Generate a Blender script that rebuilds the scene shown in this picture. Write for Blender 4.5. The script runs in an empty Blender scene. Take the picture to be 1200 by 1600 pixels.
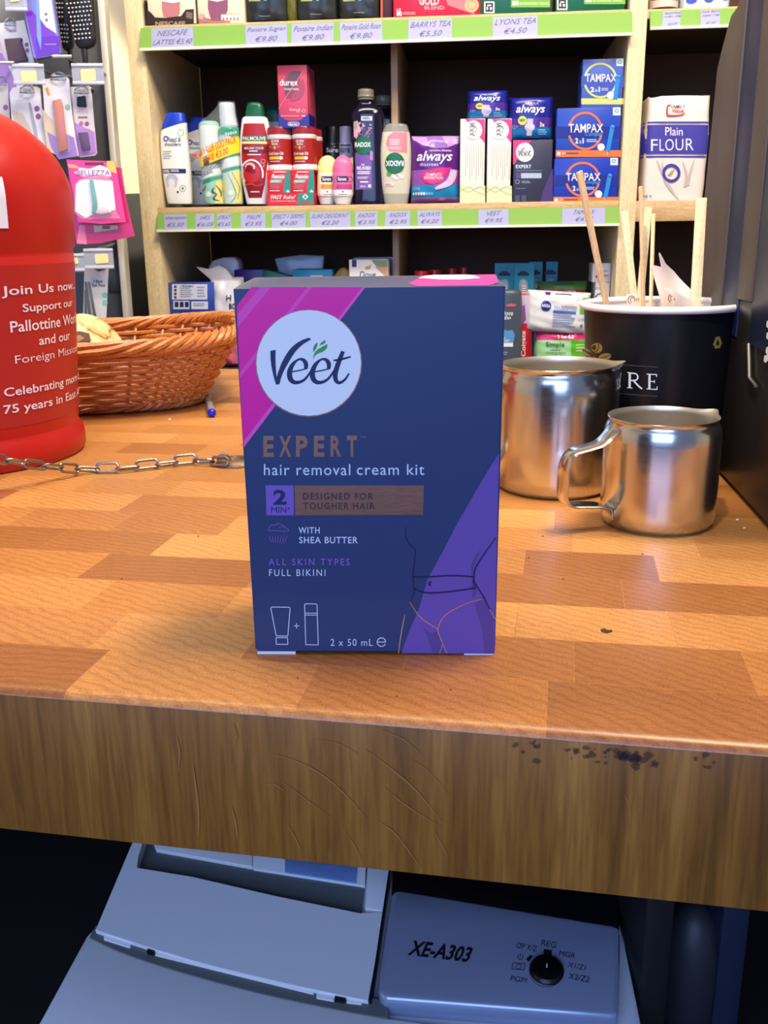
import bpy, bmesh, math, random
from mathutils import Vector, Matrix
from mathutils.geometry import tessellate_polygon
random.seed(7)
R = math.radians
sc = bpy.context.scene
C = sc.collection

# ---------------------------------------------------------------- camera, world, lights, exposure
FPX, PITCH, ROLL, CAMH = 1480.0, R(16.4), R(0.75), 0.1636       # focal length in pixels of a 1200 x 1600 frame
fw = Vector((0, math.cos(PITCH), -math.sin(PITCH)))
up0 = Vector((0, math.sin(PITCH), math.cos(PITCH)))
rt0 = Vector((1, 0, 0))
rt = rt0 * math.cos(ROLL) - up0 * math.sin(ROLL)
up = up0 * math.cos(ROLL) + rt0 * math.sin(ROLL)
CAM = Vector((0, 0, CAMH))
cd = bpy.data.cameras.new('camera')
cam = bpy.data.objects.new('camera', cd)
C.objects.link(cam)
cam.matrix_world = Matrix(((rt.x, up.x, -fw.x, 0), (rt.y, up.y, -fw.y, 0), (rt.z, up.z, -fw.z, CAMH), (0, 0, 0, 1)))
cd.sensor_fit = 'VERTICAL'
cd.sensor_height = 36
cd.sensor_width = 27
cd.lens = FPX / 1600 * 36
cd.clip_start = 0.01
cd.dof.use_dof = True
cd.dof.focus_distance = 0.42
cd.dof.aperture_fstop = 60
sc.camera = cam
sc.view_settings.view_transform = 'Standard'
sc.view_settings.look = 'None'
sc.view_settings.gamma = 1
sc.view_settings.use_curve_mapping = False
sc.view_settings.exposure = 0.0

wd = bpy.data.worlds.new('world')
sc.world = wd
wd.use_nodes = True
wd.node_tree.nodes['Background'].inputs[0].default_value = (0.48, 0.62, 1.0, 1)   # daylight of the street through the shop front
wd.node_tree.nodes['Background'].inputs[1].default_value = 0.30

def area(name, loc, target, sx, sy, power, col):
    l = bpy.data.lights.new(name, 'AREA')
    l.shape = 'RECTANGLE'
    l.size, l.size_y, l.energy, l.color = sx, sy, power, col
    o = bpy.data.objects.new(name, l)
    C.objects.link(o)
    o.location = loc
    o.rotation_euler = (Vector(target) - Vector(loc)).to_track_quat('-Z', 'Y').to_euler()
    return o

def spot(name, loc, target, power, col, angle, blend, rad):
    l = bpy.data.lights.new(name, 'SPOT')
    l.energy, l.color, l.spot_size, l.spot_blend, l.shadow_soft_size = power, col, R(angle), blend, rad
    o = bpy.data.objects.new(name, l)
    C.objects.link(o)
    o.location = loc
    o.rotation_euler = (Vector(target) - Vector(loc)).to_track_quat('-Z', 'Y').to_euler()
    return o

area('shop_window_light', (-0.5, -1.5, 0.75), (0, 0.6, 0.0), 1.7, 1.3, 42, (0.33, 0.50, 1.0))
area('counter_light', (0.42, 0.46, 1.45), (0.05, 0.62, 0), 0.5, 0.25, 28, (1.0, 0.79, 0.53))
area('shelf_light', (0.0, 0.82, 1.60), (0, 1.75, 0.25), 1.7, 0.16, 34, (1.0, 0.93, 0.82))
spot('display_spot', (-0.78, 0.75, 1.5), (-0.70, 1.85, 0.42), 300, (1.0, 0.90, 0.68), 20, 0.25, 0.02)
spot('cup_fill_spot', (-0.35, -0.35, 1.62), (0.205, 0.66, 0.19), 170, (1.0, 0.86, 0.60), 15, 0.6, 0.04)  # added narrow fill that brightens cup and stirrers, cone kept off the carton

# ---------------------------------------------------------------- pixel rays -> real positions
def ray(u, v):
    return (fw + rt * ((u - 600) / FPX) - up * ((v - 800) / FPX))
def onZ(u, v, z=0.0):
    d = ray(u, v)
    return CAM + d * ((z - CAMH) / d.z)
def onY(u, v, y):
    d = ray(u, v)
    return CAM + d * (y / d.y)

class Fr:
    """a local frame: x along, y to the back, z up; px() finds the point of plane y = oy behind a pixel"""
    def __init__(s, loc, yaw, tilt=0.0):
        s.yaw = yaw
        s.M = Matrix.Translation(loc) @ Matrix.Rotation(yaw, 4, 'Z') @ Matrix.Rotation(tilt, 4, 'X')
        s.I = s.M.inverted()
    def px(s, u, v, oy=0.0):
        o = s.I @ CAM
        d = s.I.to_3x3() @ ray(u, v)
        p = o + d * ((oy - o.y) / d.y)
        return p.x, p.z
    def pz(s, u, v, z=0.0):
        o = s.I @ CAM
        d = s.I.to_3x3() @ ray(u, v)
        p = o + d * ((z - o.z) / d.z)
        return p.x, p.y

SH = Fr(Vector((0, 1.75, 0)), R(-5.5))          # shelving
CT = Fr(onZ(600, 1122), R(-10.7))               # counter front edge
BX = Fr(onZ(585.5, 1023), R(-2.3))              # the carton in front
DS = Fr(Vector((-0.62, 1.45, 0)), R(4), R(-2))  # hook display on the left

# ---------------------------------------------------------------- materials
def lin(c):
    return tuple(((x / 255) / 12.92 if x / 255 <= 0.04045 else ((x / 255 + 0.055) / 1.055) ** 2.4) for x in c)
_m = {}
def mat(c, rough=0.5, metal=0.0, trans=0.0, alpha=1.0, coat=0.0, bump=0.0, bscale=200.0, ior=1.45, spec=0.5):
    k = (tuple(c), rough, metal, trans, alpha, coat, bump, bscale, ior, spec)
    if k in _m:
        return _m[k]
    m = bpy.data.materials.new('paint_%d_%d_%d' % tuple(int(x) for x in c))
    m.use_nodes = True
    b = m.node_tree.nodes['Principled BSDF']
    b.inputs['Base Color'].default_value = lin(c) + (1,)
    b.inputs['Roughness'].default_value = rough
    b.inputs['Metallic'].default_value = metal
    b.inputs['Transmission Weight'].default_value = trans
    b.inputs['Alpha'].default_value = alpha
    b.inputs['Coat Weight'].default_value = coat
    b.inputs['IOR'].default_value = ior
    b.inputs['Specular IOR Level'].default_value = spec
    if bump:
        nt = m.node_tree
        n = nt.nodes.new('ShaderNodeTexNoise')
        n.inputs['Scale'].default_value = bscale
        tc = nt.nodes.new('ShaderNodeTexCoord')
        nt.links.new(tc.outputs['Object'], n.inputs['Vector'])
        bp = nt.nodes.new('ShaderNodeBump')
        bp.inputs['Strength'].default_value = bump
        bp.inputs['Distance'].default_value = 0.001
        nt.links.new(n.outputs['Fac'], bp.inputs['Height'])
        nt.links.new(bp.outputs['Normal'], b.inputs['Normal'])
    _m[k] = m
    return m

def ramp(nt, fac, stops):
    r = nt.nodes.new('ShaderNodeValToRGB')
    while len(r.color_ramp.elements) < len(stops):
        r.color_ramp.elements.new(0.5)
    for e, (p, c) in zip(r.color_ramp.elements, stops):
        e.position = p
        e.color = lin(c) + (1,)
    nt.links.new(fac, r.inputs['Fac'])
    return r
def texmap(nt, scale, rot=(0, 0, 0)):
    tc = nt.nodes.new('ShaderNodeTexCoord')
    mp = nt.nodes.new('ShaderNodeMapping')
    mp.inputs['Scale'].default_value = scale
    mp.inputs['Rotation'].default_value = rot
    nt.links.new(tc.outputs['Object'], mp.inputs['Vector'])
    return mp
def noise(nt, vec, scale, detail=4, dist=0.0, rough=0.5):
    n = nt.nodes.new('ShaderNodeTexNoise')
    n.inputs['Scale'].default_value = scale
    n.inputs['Detail'].default_value = detail
    n.inputs['Distortion'].default_value = dist
    n.inputs['Roughness'].default_value = rough
    nt.links.new(vec.outputs[0], n.inputs['Vector'])
    return n
def mixc(nt, a, b, fac, mode='MULTIPLY'):
    mx = nt.nodes.new('ShaderNodeMix')
    mx.data_type = 'RGBA'
    mx.blend_type = mode
    for i, s in ((6, a), (7, b)):
        if isinstance(s, tuple):
            mx.inputs[i].default_value = s
        else:
            nt.links.new(s, mx.inputs[i])
    if isinstance(fac, float):
        mx.inputs[0].default_value = fac
    else:
        nt.links.new(fac, mx.inputs[0])
    return mx.outputs[2]

def wood_grain(name, base, dark, light, stretch, rough=0.45, scale=1.0, bump=0.15):
    m = bpy.data.materials.new(name)
    m.use_nodes = True
    nt = m.node_tree
    b = nt.nodes['Principled BSDF']
    mp = texmap(nt, stretch)
    n1 = noise(nt, mp, 9 * scale, 6, 0.6)
    r1 = ramp(nt, n1.outputs['Fac'], [(0.3, dark), (0.52, base), (0.75, light)])
    n2 = noise(nt, mp, 60 * scale, 3, 0.2)
    r2 = ramp(nt, n2.outputs['Fac'], [(0.35, (205, 200, 195)), (0.6, (255, 255, 255))])
    col = mixc(nt, r1.outputs['Color'], r2.outputs['Color'], 0.7)
    nt.links.new(col, b.inputs['Base Color'])
    b.inputs['Roughness'].default_value = rough
    bp = nt.nodes.new('ShaderNodeBump')
    bp.inputs['Strength'].default_value = bump
    bp.inputs['Distance'].default_value = 0.0006
    nt.links.new(n2.outputs['Fac'], bp.inputs['Height'])
    nt.links.new(bp.outputs['Normal'], b.inputs['Normal'])
    return m

def butcher():
    m = bpy.data.materials.new('butcher_block')
    m.use_nodes = True
    nt = m.node_tree
    b = nt.nodes['Principled BSDF']
    mp = texmap(nt, (1, 1, 1))
    wob = noise(nt, mp, 6, 1)
    br = nt.nodes.new('ShaderNodeTexBrick')
    br.inputs['Color1'].default_value = (0, 0, 0, 1)
    br.inputs['Color2'].default_value = (1, 1, 1, 1)
    br.inputs['Mortar'].default_value = (0.35, 0.35, 0.35, 1)
    br.inputs['Scale'].default_value = 1.0
    br.inputs['Mortar Size'].default_value = 0.00022
    br.inputs['Mortar Smooth'].default_value = 0.5
    br.inputs['Brick Width'].default_value = 0.066
    br.inputs['Row Height'].default_value = 0.0385
    br.offset = 0.37
    br.offset_frequency = 2
    br.squash = 1.35
    br.squash_frequency = 3
    nt.links.new(mp.outputs[0], br.inputs['Vector'])
    base = ramp(nt, br.outputs['Color'], [(0.0, (156, 100, 52)), (0.3, (194, 134, 70)), (0.55, (210, 150, 84)), (0.8, (224, 168, 98)), (1.0, (174, 112, 58))])
    # growth rings: every block shifts the ring pattern by its own tone
    ms = nt.nodes.new('ShaderNodeVectorMath')
    ms.operation = 'MULTIPLY_ADD'
    nt.links.new(br.outputs['Color'], ms.inputs[0])
    ms.inputs[1].default_value = (3.1, 5.7, 0.0)
    nt.links.new(mp.outputs[0], ms.inputs[2])
    wv = nt.nodes.new('ShaderNodeTexWave')
    wv.wave_type = 'RINGS'
    wv.rings_direction = 'Z'
    wv.inputs['Scale'].default_value = 62
    wv.inputs['Distortion'].default_value = 5
    wv.inputs['Detail'].default_value = 2
    wv.inputs['Detail Scale'].default_value = 1.2
    nt.links.new(ms.outputs[0], wv.inputs['Vector'])
    rw = ramp(nt, wv.outputs['Fac'], [(0.0, (222, 208, 196)), (0.6, (255, 255, 255))])
    c1 = mixc(nt, base.outputs['Color'], rw.outputs['Color'], 0.55)
    mp2 = texmap(nt, (26, 240, 20))
    n2 = noise(nt, mp2, 6, 5)
    r2 = ramp(nt, n2.outputs['Fac'], [(0.32, (196, 176, 160)), (0.6, (255, 255, 255))])
    n4 = noise(nt, mp, 1100, 2)
    r4 = ramp(nt, n4.outputs['Fac'], [(0.36, (214, 198, 180)), (0.56, (255, 255, 255))])
    c1 = mixc(nt, c1, r4.outputs['Color'], 0.55)
    c2 = mixc(nt, c1, r2.outputs['Color'], 0.38)
    n3 = noise(nt, mp, 5, 3)
    r3 = ramp(nt, n3.outputs['Fac'], [(0.35, (205, 186, 170)), (0.65, (255, 255, 255))])
    c3 = mixc(nt, c2, r3.outputs['Color'], 0.6)
    nt.links.new(c3, b.inputs['Base Color'])
    rr = nt.nodes.new('ShaderNodeMapRange')
    rr.inputs['To Min'].default_value = 0.30
    rr.inputs['To Max'].default_value = 0.48
    nt.links.new(n3.outputs['Fac'], rr.inputs['Value'])
    nt.links.new(rr.outputs[0], b.inputs['Roughness'])
    bp = nt.nodes.new('ShaderNodeBump')
    bp.inputs['Strength'].default_value = 0.05
    bp.inputs['Distance'].default_value = 0.0003
    nt.links.new(n2.outputs['Fac'], bp.inputs['Height'])
    nt.links.new(bp.outputs['Normal'], b.inputs['Normal'])
    return m

def foil(name, c, rough=0.3):
    m = bpy.data.materials.new(name)
    m.use_nodes = True
    nt = m.node_tree
    b = nt.nodes['Principled BSDF']
    b.inputs['Base Color'].default_value = lin(c) + (1,)
    b.inputs['Metallic'].default_value = 1.0
    mp = texmap(nt, (30, 400, 400))
    n = noise(nt, mp, 8, 3)
    rr = nt.nodes.new('ShaderNodeMapRange')
    rr.inputs['To Min'].default_value = rough
    rr.inputs['To Max'].default_value = rough + 0.25
    nt.links.new(n.outputs['Fac'], rr.inputs['Value'])
    nt.links.new(rr.outputs[0], b.inputs['Roughness'])
    return m

def steel():
    m = bpy.data.materials.new('worn_steel')
    m.use_nodes = True
    nt = m.node_tree
    b = nt.nodes['Principled BSDF']
    b.inputs['Base Color'].default_value = (0.66, 0.64, 0.61, 1)
    b.inputs['Metallic'].default_value = 1.0
    mp = texmap(nt, (1, 1, 9))
    n = noise(nt, mp, 120, 3)
    rr = nt.nodes.new('ShaderNodeMapRange')
    rr.inputs['To Min'].default_value = 0.13
    rr.inputs['To Max'].default_value = 0.26
    nt.links.new(n.outputs['Fac'], rr.inputs['Value'])
    nt.links.new(rr.outputs[0], b.inputs['Roughness'])
    return m

def film(name, c=(235, 238, 245), alpha=0.09, rough=0.08):
    m = mat(c, rough, alpha=alpha)
    return m

# ---------------------------------------------------------------- mesh builder
class MB:
    def __init__(s):
        s.v, s.f, s.fm, s.sm, s.mats = [], [], [], [], []
    def mi(s, m):
        if m not in s.mats:
            s.mats.append(m)
        return s.mats.index(m)
    def add(s, vs, fs, m, smooth=False, M=None):
        o = len(s.v)
        for p in vs:
            p = Vector(p)
            s.v.append(M @ p if M else p)
        k = s.mi(m)
        for f in fs:
            s.f.append([o + i for i in f])
            s.fm.append(k)
            s.sm.append(smooth)
    def box(s, c, d, m, bev=0.0, M=None, seg=2):
        bm = bmesh.new()
        bmesh.ops.create_cube(bm, size=1)
        for v in bm.verts:
            v.co = Vector((v.co.x * d[0] + c[0], v.co.y * d[1] + c[1], v.co.z * d[2] + c[2]))
        if bev > 0:
            bmesh.ops.bevel(bm, geom=bm.edges[:], offset=bev, segments=seg, profile=0.5, affect='EDGES')
        s.bm(bm, m, bev > 0, M, True)
    def bm(s, bm, m, smooth=False, M=None, flat=False):
        bm.verts.ensure_lookup_table()
        bm.faces.ensure_lookup_table()
        bm.verts.index_update()
        s.add([v.co.copy() for v in bm.verts], [[v.index for v in f.verts] for f in bm.faces], m, smooth, M)
        if flat:
            fl = sorted(((f.calc_area(), i) for i, f in enumerate(bm.faces)), reverse=True)
            big = fl[0][0] * 0.02
            n0 = len(s.sm) - len(fl)
            for ar, i in fl:
                if ar > big or len(bm.faces[i].verts) > 4:
                    s.sm[n0 + i] = False
        bm.free()
    def loft(s, rings, m, smooth=True, cap0=True, cap1=True, M=None, closed=True):
        n = len(rings[0])
        vs = [p for r in rings for p in r]
        fs = []
        for i in range(len(rings) - 1):
            for j in range(n if closed else n - 1):
                k = (j + 1) % n
                fs.append([i * n + j, i * n + k, (i + 1) * n + k, (i + 1) * n + j])
        s.add(vs, fs, m, smooth, M)
        if cap0:
            s.add(rings[0], [list(range(n))[::-1]], m, False, M)
        if cap1:
            s.add(rings[-1], [list(range(n))], m, False, M)
    def lathe(s, prof, m, seg=40, M=None, smooth=True, cap0=False, cap1=False):
        s.loft([[(r * math.cos(2 * math.pi * k / seg), r * math.sin(2 * math.pi * k / seg), z) for k in range(seg)] for r, z in prof], m, smooth, cap0, cap1, M)
    def tube(s, pts, r, m, seg=8, closed=False, cap=True, M=None):
        pts = [Vector(p) for p in pts]
        n = len(pts)
        rs = r if isinstance(r, (list, tuple)) else [r] * n
        rings = []
        prev = None
        for i, p in enumerate(pts):
            a = pts[i - 1] if (i > 0 or closed) else p
            b = pts[(i + 1) % n] if (i < n - 1 or closed) else p
            t = (b - a)
            t = t.normalized() if t.length > 1e-9 else Vector((0, 0, 1))
            if prev is None:
                h = Vector((0, 0, 1)) if abs(t.z) < 0.9 else Vector((1, 0, 0))
                prev = (h - t * h.dot(t)).normalized()
            else:
                prev = (prev - t * prev.dot(t))
                prev = prev.normalized() if prev.length > 1e-9 else Vector((1, 0, 0))
            q = t.cross(prev)
            rings.append([p + (prev * math.cos(2 * math.pi * k / seg) + q * math.sin(2 * math.pi * k / seg)) * rs[i] for k in range(seg)])
        if closed:
            rings.append(rings[0])
        s.loft(rings, m, True, cap and not closed, cap and not closed, M)
    def prism(s, pts, y0, y1, m, bev=0.0, M=None):
        """outline (x, z) pulled from y0 to y1"""
        bm = bmesh.new()
        vs = [bm.verts.new((p[0], y0, p[1])) for p in pts]
        f = bm.faces.new(vs)
        r = bmesh.ops.extrude_face_region(bm, geom=[f])
        for g in r['geom']:
            if isinstance(g, bmesh.types.BMVert):
                g.co.y = y1
        bmesh.ops.recalc_face_normals(bm, faces=bm.faces[:])
        if bev > 0:
            bmesh.ops.bevel(bm, geom=bm.edges[:], offset=bev, segments=2, profile=0.5, affect='EDGES')
        s.bm(bm, m, bev > 0, M, True)
    def build(s, name, parent=None, M=None):
        me = bpy.data.meshes.new(name)
        me.from_pydata([tuple(v) for v in s.v], [], s.f)
        for m in s.mats:
            me.materials.append(m)
        me.polygons.foreach_set('material_index', s.fm)
        me.polygons.foreach_set('use_smooth', s.sm)
        bm = bmesh.new()
        bm.from_mesh(me)
        bmesh.ops.remove_doubles(bm, verts=bm.verts[:], dist=1e-6)
        bmesh.ops.recalc_face_normals(bm, faces=bm.faces[:])
        bm.to_mesh(me)
        bm.free()
        me.update()
        try:
            me.set_sharp_from_angle(angle=R(42))
        except Exception:
            pass
        o = bpy.data.objects.new(name, me)
        C.objects.link(o)
        if parent:
            o.parent = parent
        if M is not None:
            o.matrix_world = M
        return o

def tag(o, label, cat, group=None, kind=None):
    o['label'] = label
    o['category'] = cat
    if group:
        o['group'] = group
    if kind:
        o['kind'] = kind
    return o
def struct(o):
    o['kind'] = 'structure'
    return o
def empty(name, M, label, cat, group=None):
    o = bpy.data.objects.new(name, None)
    C.objects.link(o)
    o.matrix_world = M
    o.empty_display_size = 0.02
    return tag(o, label, cat, group)
def dup(root, M, label, group=None):
    r = root.copy()
    C.objects.link(r)
    r.matrix_world = M
    r['label'] = label
    if group:
        r['group'] = group
    for ch in list(root.children):
        c = ch.copy()
        C.objects.link(c)
        c.parent = r
        for g in ch.children:
            d = g.copy()
            C.objects.link(d)
            d.parent = c
    return r

# ---------------------------------------------------------------- printing on surfaces
_tx = {}
def textmesh(s, bold=0.0, shear=0.0, space=1.0):
    k = (s, bold, shear, space)
    if k not in _tx:
        cu = bpy.data.curves.new('lettering', 'FONT')
        cu.body = s
        cu.size = 1
        cu.offset = bold
        cu.shear = shear
        cu.space_character = space
        cu.resolution_u = 3
        o = bpy.data.objects.new('lettering', cu)
        C.objects.link(o)
        dg = bpy.context.evaluated_depsgraph_get()
        me = o.evaluated_get(dg).to_mesh()
        vs = [(v.co.x, v.co.y) for v in me.vertices]
        fs = [list(p.vertices) for p in me.polygons]
        o.evaluated_get(dg).to_mesh_clear()
        bpy.data.objects.remove(o)
        bpy.data.curves.remove(cu)
        if not vs:
            vs, fs = [(0, 0), (1, 1)], []
        x0, x1 = min(v[0] for v in vs), max(v[0] for v in vs)
        y0, y1 = min(v[1] for v in vs), max(v[1] for v in vs)
        _tx[k] = ([((x - x0) / max(x1 - x0, 1e-6), (y - y0) / max(y1 - y0, 1e-6)) for x, y in vs], fs)
    return _tx[k]

def crom(pts, n=6):
    """smooth curve through points (any dimension)"""
    out = []
    for i in range(len(pts) - 1):
        p0, p1, p2, p3 = pts[max(i - 1, 0)], pts[i], pts[i + 1], pts[min(i + 2, len(pts) - 1)]
        for k in range(n):
            t = k / n
            out.append(tuple(0.5 * (2 * b + (c - a) * t + (2 * a - 5 * b + 4 * c - d) * t * t + (3 * b - a - 3 * c + d) * t ** 3) for a, b, c, d in zip(p0, p1, p2, p3)))
    out.append(tuple(pts[-1]))
    return out

class Pr:
    """prints flat shapes on the front of a thing: m maps a spot to (x, z) on the thing, f lifts it onto the surface"""
    def __init__(s, mb, m=None, f=None, sub=None, eps=0.00012):
        s.mb, s.m, s.sub, s.eps = mb, m or (lambda u, v: (u, v)), sub, eps
        s.f = f or (lambda x, z, e: (x, -e, z))
    def _tri(s, tris, mt, L):
        e = L * s.eps
        out = []
        stack = list(tris)
        if s.sub:
            while stack:
                t = stack.pop()
                d = [(Vector(t[i]) - Vector(t[(i + 1) % 3])).length for i in range(3)]
                k = d.index(max(d))
                if d[k] > s.sub and len(out) < 4000:
                    a, b, c = t[k], t[(k + 1) % 3], t[(k + 2) % 3]
                    mid = ((a[0] + b[0]) / 2, (a[1] + b[1]) / 2)
                    stack += [(a, mid, c), (mid, b, c)]
                else:
                    out.append(t)
        else:
            out = stack
        vs, fs = [], []
        for t in out:
            i = len(vs)
            vs += [s.f(p[0], p[1], e) for p in t]
            fs.append([i, i + 1, i + 2])
        s.mb.add(vs, fs, mt, False)
    def fill(s, pts, mt, L=1):
        q = [s.m(*p) for p in pts]
        t = tessellate_polygon([[Vector((a, b, 0)) for a, b in q]])
        s._tri([tuple(q[i] for i in tr) for tr in t], mt, L)
    def rect(s, u0, v0, u1, v1, mt, L=1):
        s.fill([(u0, v0), (u1, v0), (u1, v1), (u0, v1)], mt, L)
    def disc(s, u, v, r, mt, L=1, rv=None, a0=0, a1=360, n=36):
        rv = rv or r
        pts = [(u + r * math.cos(R(a0 + (a1 - a0) * k / n)), v + rv * math.sin(R(a0 + (a1 - a0) * k / n))) for k in range(n + (0 if a1 - a0 == 360 else 1))]
        s.fill(pts, mt, L)
    def ring(s, u, v, r, w, mt, L=1, rv=None, a0=0, a1=360, n=40):
        rv = rv or r
        s.stroke([(u + r * math.cos(R(a0 + (a1 - a0) * k / n)), v + rv * math.sin(R(a0 + (a1 - a0) * k / n))) for k in range(n + 1)], w, mt, L, smooth=False)
    def stroke(s, pts, w, mt, L=1, smooth=True):
        if not isinstance(w, (list, tuple)):
            w = [w] * len(pts)
        q = [(p[0], p[1], ww) for p, ww in zip(pts, w)]
        if smooth:
            q = crom(q)
        tris = []
        lr = []
        for i, p in enumerate(q):
            a, b = q[max(i - 1, 0)], q[min(i + 1, len(q) - 1)]
            dx, dy = b[0] - a[0], b[1] - a[1]
            l = math.hypot(dx, dy) or 1
            nx, ny = -dy / l * p[2] / 2, dx / l * p[2] / 2
            lr.append((s.m(p[0] + nx, p[1] + ny), s.m(p[0] - nx, p[1] - ny)))
        for (a, b), (c, d) in zip(lr, lr[1:]):
            tris += [(a, b, c), (b, d, c)]
        s._tri(tris, mt, L)
    def text(s, t, u0, v0, u1, v1, mt, L=2, bold=0.0, shear=0.0, space=1.0, dv=0.0):
        """fits the words into a box; dv: drop of the right end"""
        s.quadtext(t, (u0, v1), (u1, v1 + dv), (u0, v0), mt, L, bold, shear, space)
    def quadtext(s, t, bl, br, tl, mt, L=2, bold=0.0, shear=0.0, space=1.0):
        vs, fs = textmesh(t, bold, shear, space)
        q = []
        for a, b in vs:
            q.append(s.m(bl[0] + (br[0] - bl[0]) * a + (tl[0] - bl[0]) * b, bl[1] + (br[1] - bl[1]) * a + (tl[1] - bl[1]) * b))
        e = L * s.eps
        if s.sub:
            tr = []
            for f in fs:
                for i in range(1, len(f) - 1):
                    tr.append((q[f[0]], q[f[i]], q[f[i + 1]]))
            s._tri(tr, mt, L)
        else:
            s.mb.add([s.f(x, z, e) for x, z in q], fs, mt, False)
    def lines(s, u0, v0, u1, v1, n, mt, L=2, fill=0.45, rag=0.25):
        """rows too small to read"""
        h = (v1 - v0) / n
        for i in range(n):
            s.rect(u0, v0 + h * i, u1 - (u1 - u0) * rag * random.random(), v0 + h * i + h * fill, mt, L)

# ---------------------------------------------------------------- product frame
class Prod:
    def __init__(s, fr, u0, v0, u1, v1, oy, depth=0.0, zb=None, front=True, rz=0.0):
        xa, za = fr.px(u0, v1, oy)
        xb, zc = fr.px(u1, v0, oy)
        s.fr, s.oy = fr, oy
        s.x, s.w = (xa + xb) / 2, xb - xa
        s.z = za if zb is None else zb
        s.h, s.d = zc - s.z, depth
        s.yo = depth / 2 if front else 0.0
        s.M = fr.M @ Matrix.Translation((s.x, oy + s.yo, s.z)) @ Matrix.Rotation(rz, 4, 'Z')
        s.root = None
        s.ztop = s.z + s.h
    def m(s, u, v):
        x, z = s.fr.px(u, v, s.oy)
        return x - s.x, z - s.z
    def f(s, x, z, e):
        return (x, -s.yo - e, z)
    def pr(s, mb, eps=0.0003, f=None, sub=None):
        return Pr(mb, s.m, f or s.f, sub, eps)
    def at(s, dx=0, dy=0, dz=0, rz=0):
        return s.fr.M @ Matrix.Translation((s.x + dx, s.oy + s.yo + dy, s.z + dz)) @ Matrix.Rotation(rz, 4, 'Z')
    def thing(s, name, label, cat, group=None):
        s.root = empty(name, s.M, label, cat, group)
        return s.root
    def part(s, mb, name):
        return mb.build(name, s.root)
    def single(s, mb, name, label, cat, group=None):
        return tag(mb.build(name, None, s.M), label, cat, group)
    def carton(s, mb, m, bev=0.0012):
        mb.box((0, 0, s.h / 2), (s.w, s.d, s.h), m, bev)

class Bot:
    """bottle: rings given as (v_left, u_left, v_right, u_right) on the thing's own plane"""
    def __init__(s, P, rings, n=2.6, bq=0.62, fine=4):
        rr = []
        for vl, ul, vr, ur in rings:
            a, b = P.m(ul, vl), P.m(ur, vr)
            rr.append(((a[1] + b[1]) / 2, (a[0] + b[0]) / 2, (b[0] - a[0]) / 2, (b[1] - a[1]) / 2))
        s.r = crom(rr, fine) if fine > 1 else rr
        s.n, s.bq = n, bq
        s.z0 = min(s.r[0][0], s.r[-1][0])
    def build(s, mb, m, seg=32, cap0=True, cap1=True):
        g = lambda c: math.copysign(abs(c) ** (2 / s.n), c)
        rings = []
        for z, xc, a, t in s.r:
            rings.append([(xc + a * g(math.cos(2 * math.pi * k / seg)), a * s.bq * g(math.sin(2 * math.pi * k / seg)), z + t * g(math.cos(2 * math.pi * k / seg))) for k in range(seg)])
        mb.loft(rings, m, True, cap0, cap1)
    def surf(s, x, z, e):
        rs = s.r if s.r[0][0] < s.r[-1][0] else s.r[::-1]
        z = min(max(z, rs[0][0]), rs[-1][0])
        for p, q in zip(rs, rs[1:]):
            if p[0] <= z <= q[0]:
                t = (z - p[0]) / max(q[0] - p[0], 1e-9)
                xc, a = p[1] + (q[1] - p[1]) * t, p[2] + (q[2] - p[2]) * t
                break
        k = min(abs((x - xc) / max(a, 1e-6)), 0.998)
        return (x, -a * s.bq * (1 - k ** s.n) ** (1 / s.n) - e, z)

def pillow(mb, w, h, d, m, nx=18, nz=22, pz=0.35, px=0.55, wr=0.0, seed=0, mfun=None):
    """soft pack standing on z = 0; returns its front surface"""
    rnd = random.Random(seed)
    ph = [rnd.uniform(0, 6.28) for _ in range(8)]
    def y(x, z):
        a, b = min(abs(2 * x / w), 1), min(abs(2 * z / h - 1), 1)
        t = d / 2 * (1 - a ** 3.2) ** px * (1 - b ** 4) ** pz
        if wr:
            t += wr * (math.sin(x / w * 19 + ph[0] + 3 * math.sin(z / h * 5 + ph[1])) * 0.5 + math.sin(z / h * 27 + ph[2] + x / w * 8) * 0.5) * (0.25 + abs(2 * z / h - 1)) * (1 - a ** 4)
        return max(t, 0.0004)
    gx = [-w / 2 + w * i / nx for i in range(nx + 1)]
    gz = [h * j / nz for j in range(nz + 1)]
    for sgn in (-1, 1):
        vs = [(x, sgn * y(x, z), z) for z in gz for x in gx]
        for j in range(nz):
            fs = [[j * (nx + 1) + i, j * (nx + 1) + i + 1, (j + 1) * (nx + 1) + i + 1, (j + 1) * (nx + 1) + i] for i in range(nx)]
            k = sorted({q for f in fs for q in f})
            mp = {q: i for i, q in enumerate(k)}
            mb.add([vs[q] for q in k], [[mp[q] for q in f] for f in fs], mfun(gz[j] / h) if mfun else m, True)
    return lambda x, z, e: (x, -y(x, z) - e, z)

WHITE = mat((232, 232, 230), 0.45)
GREY = mat((120, 122, 128), 0.5)
BLACK = mat((14, 14, 16), 0.4)

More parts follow.
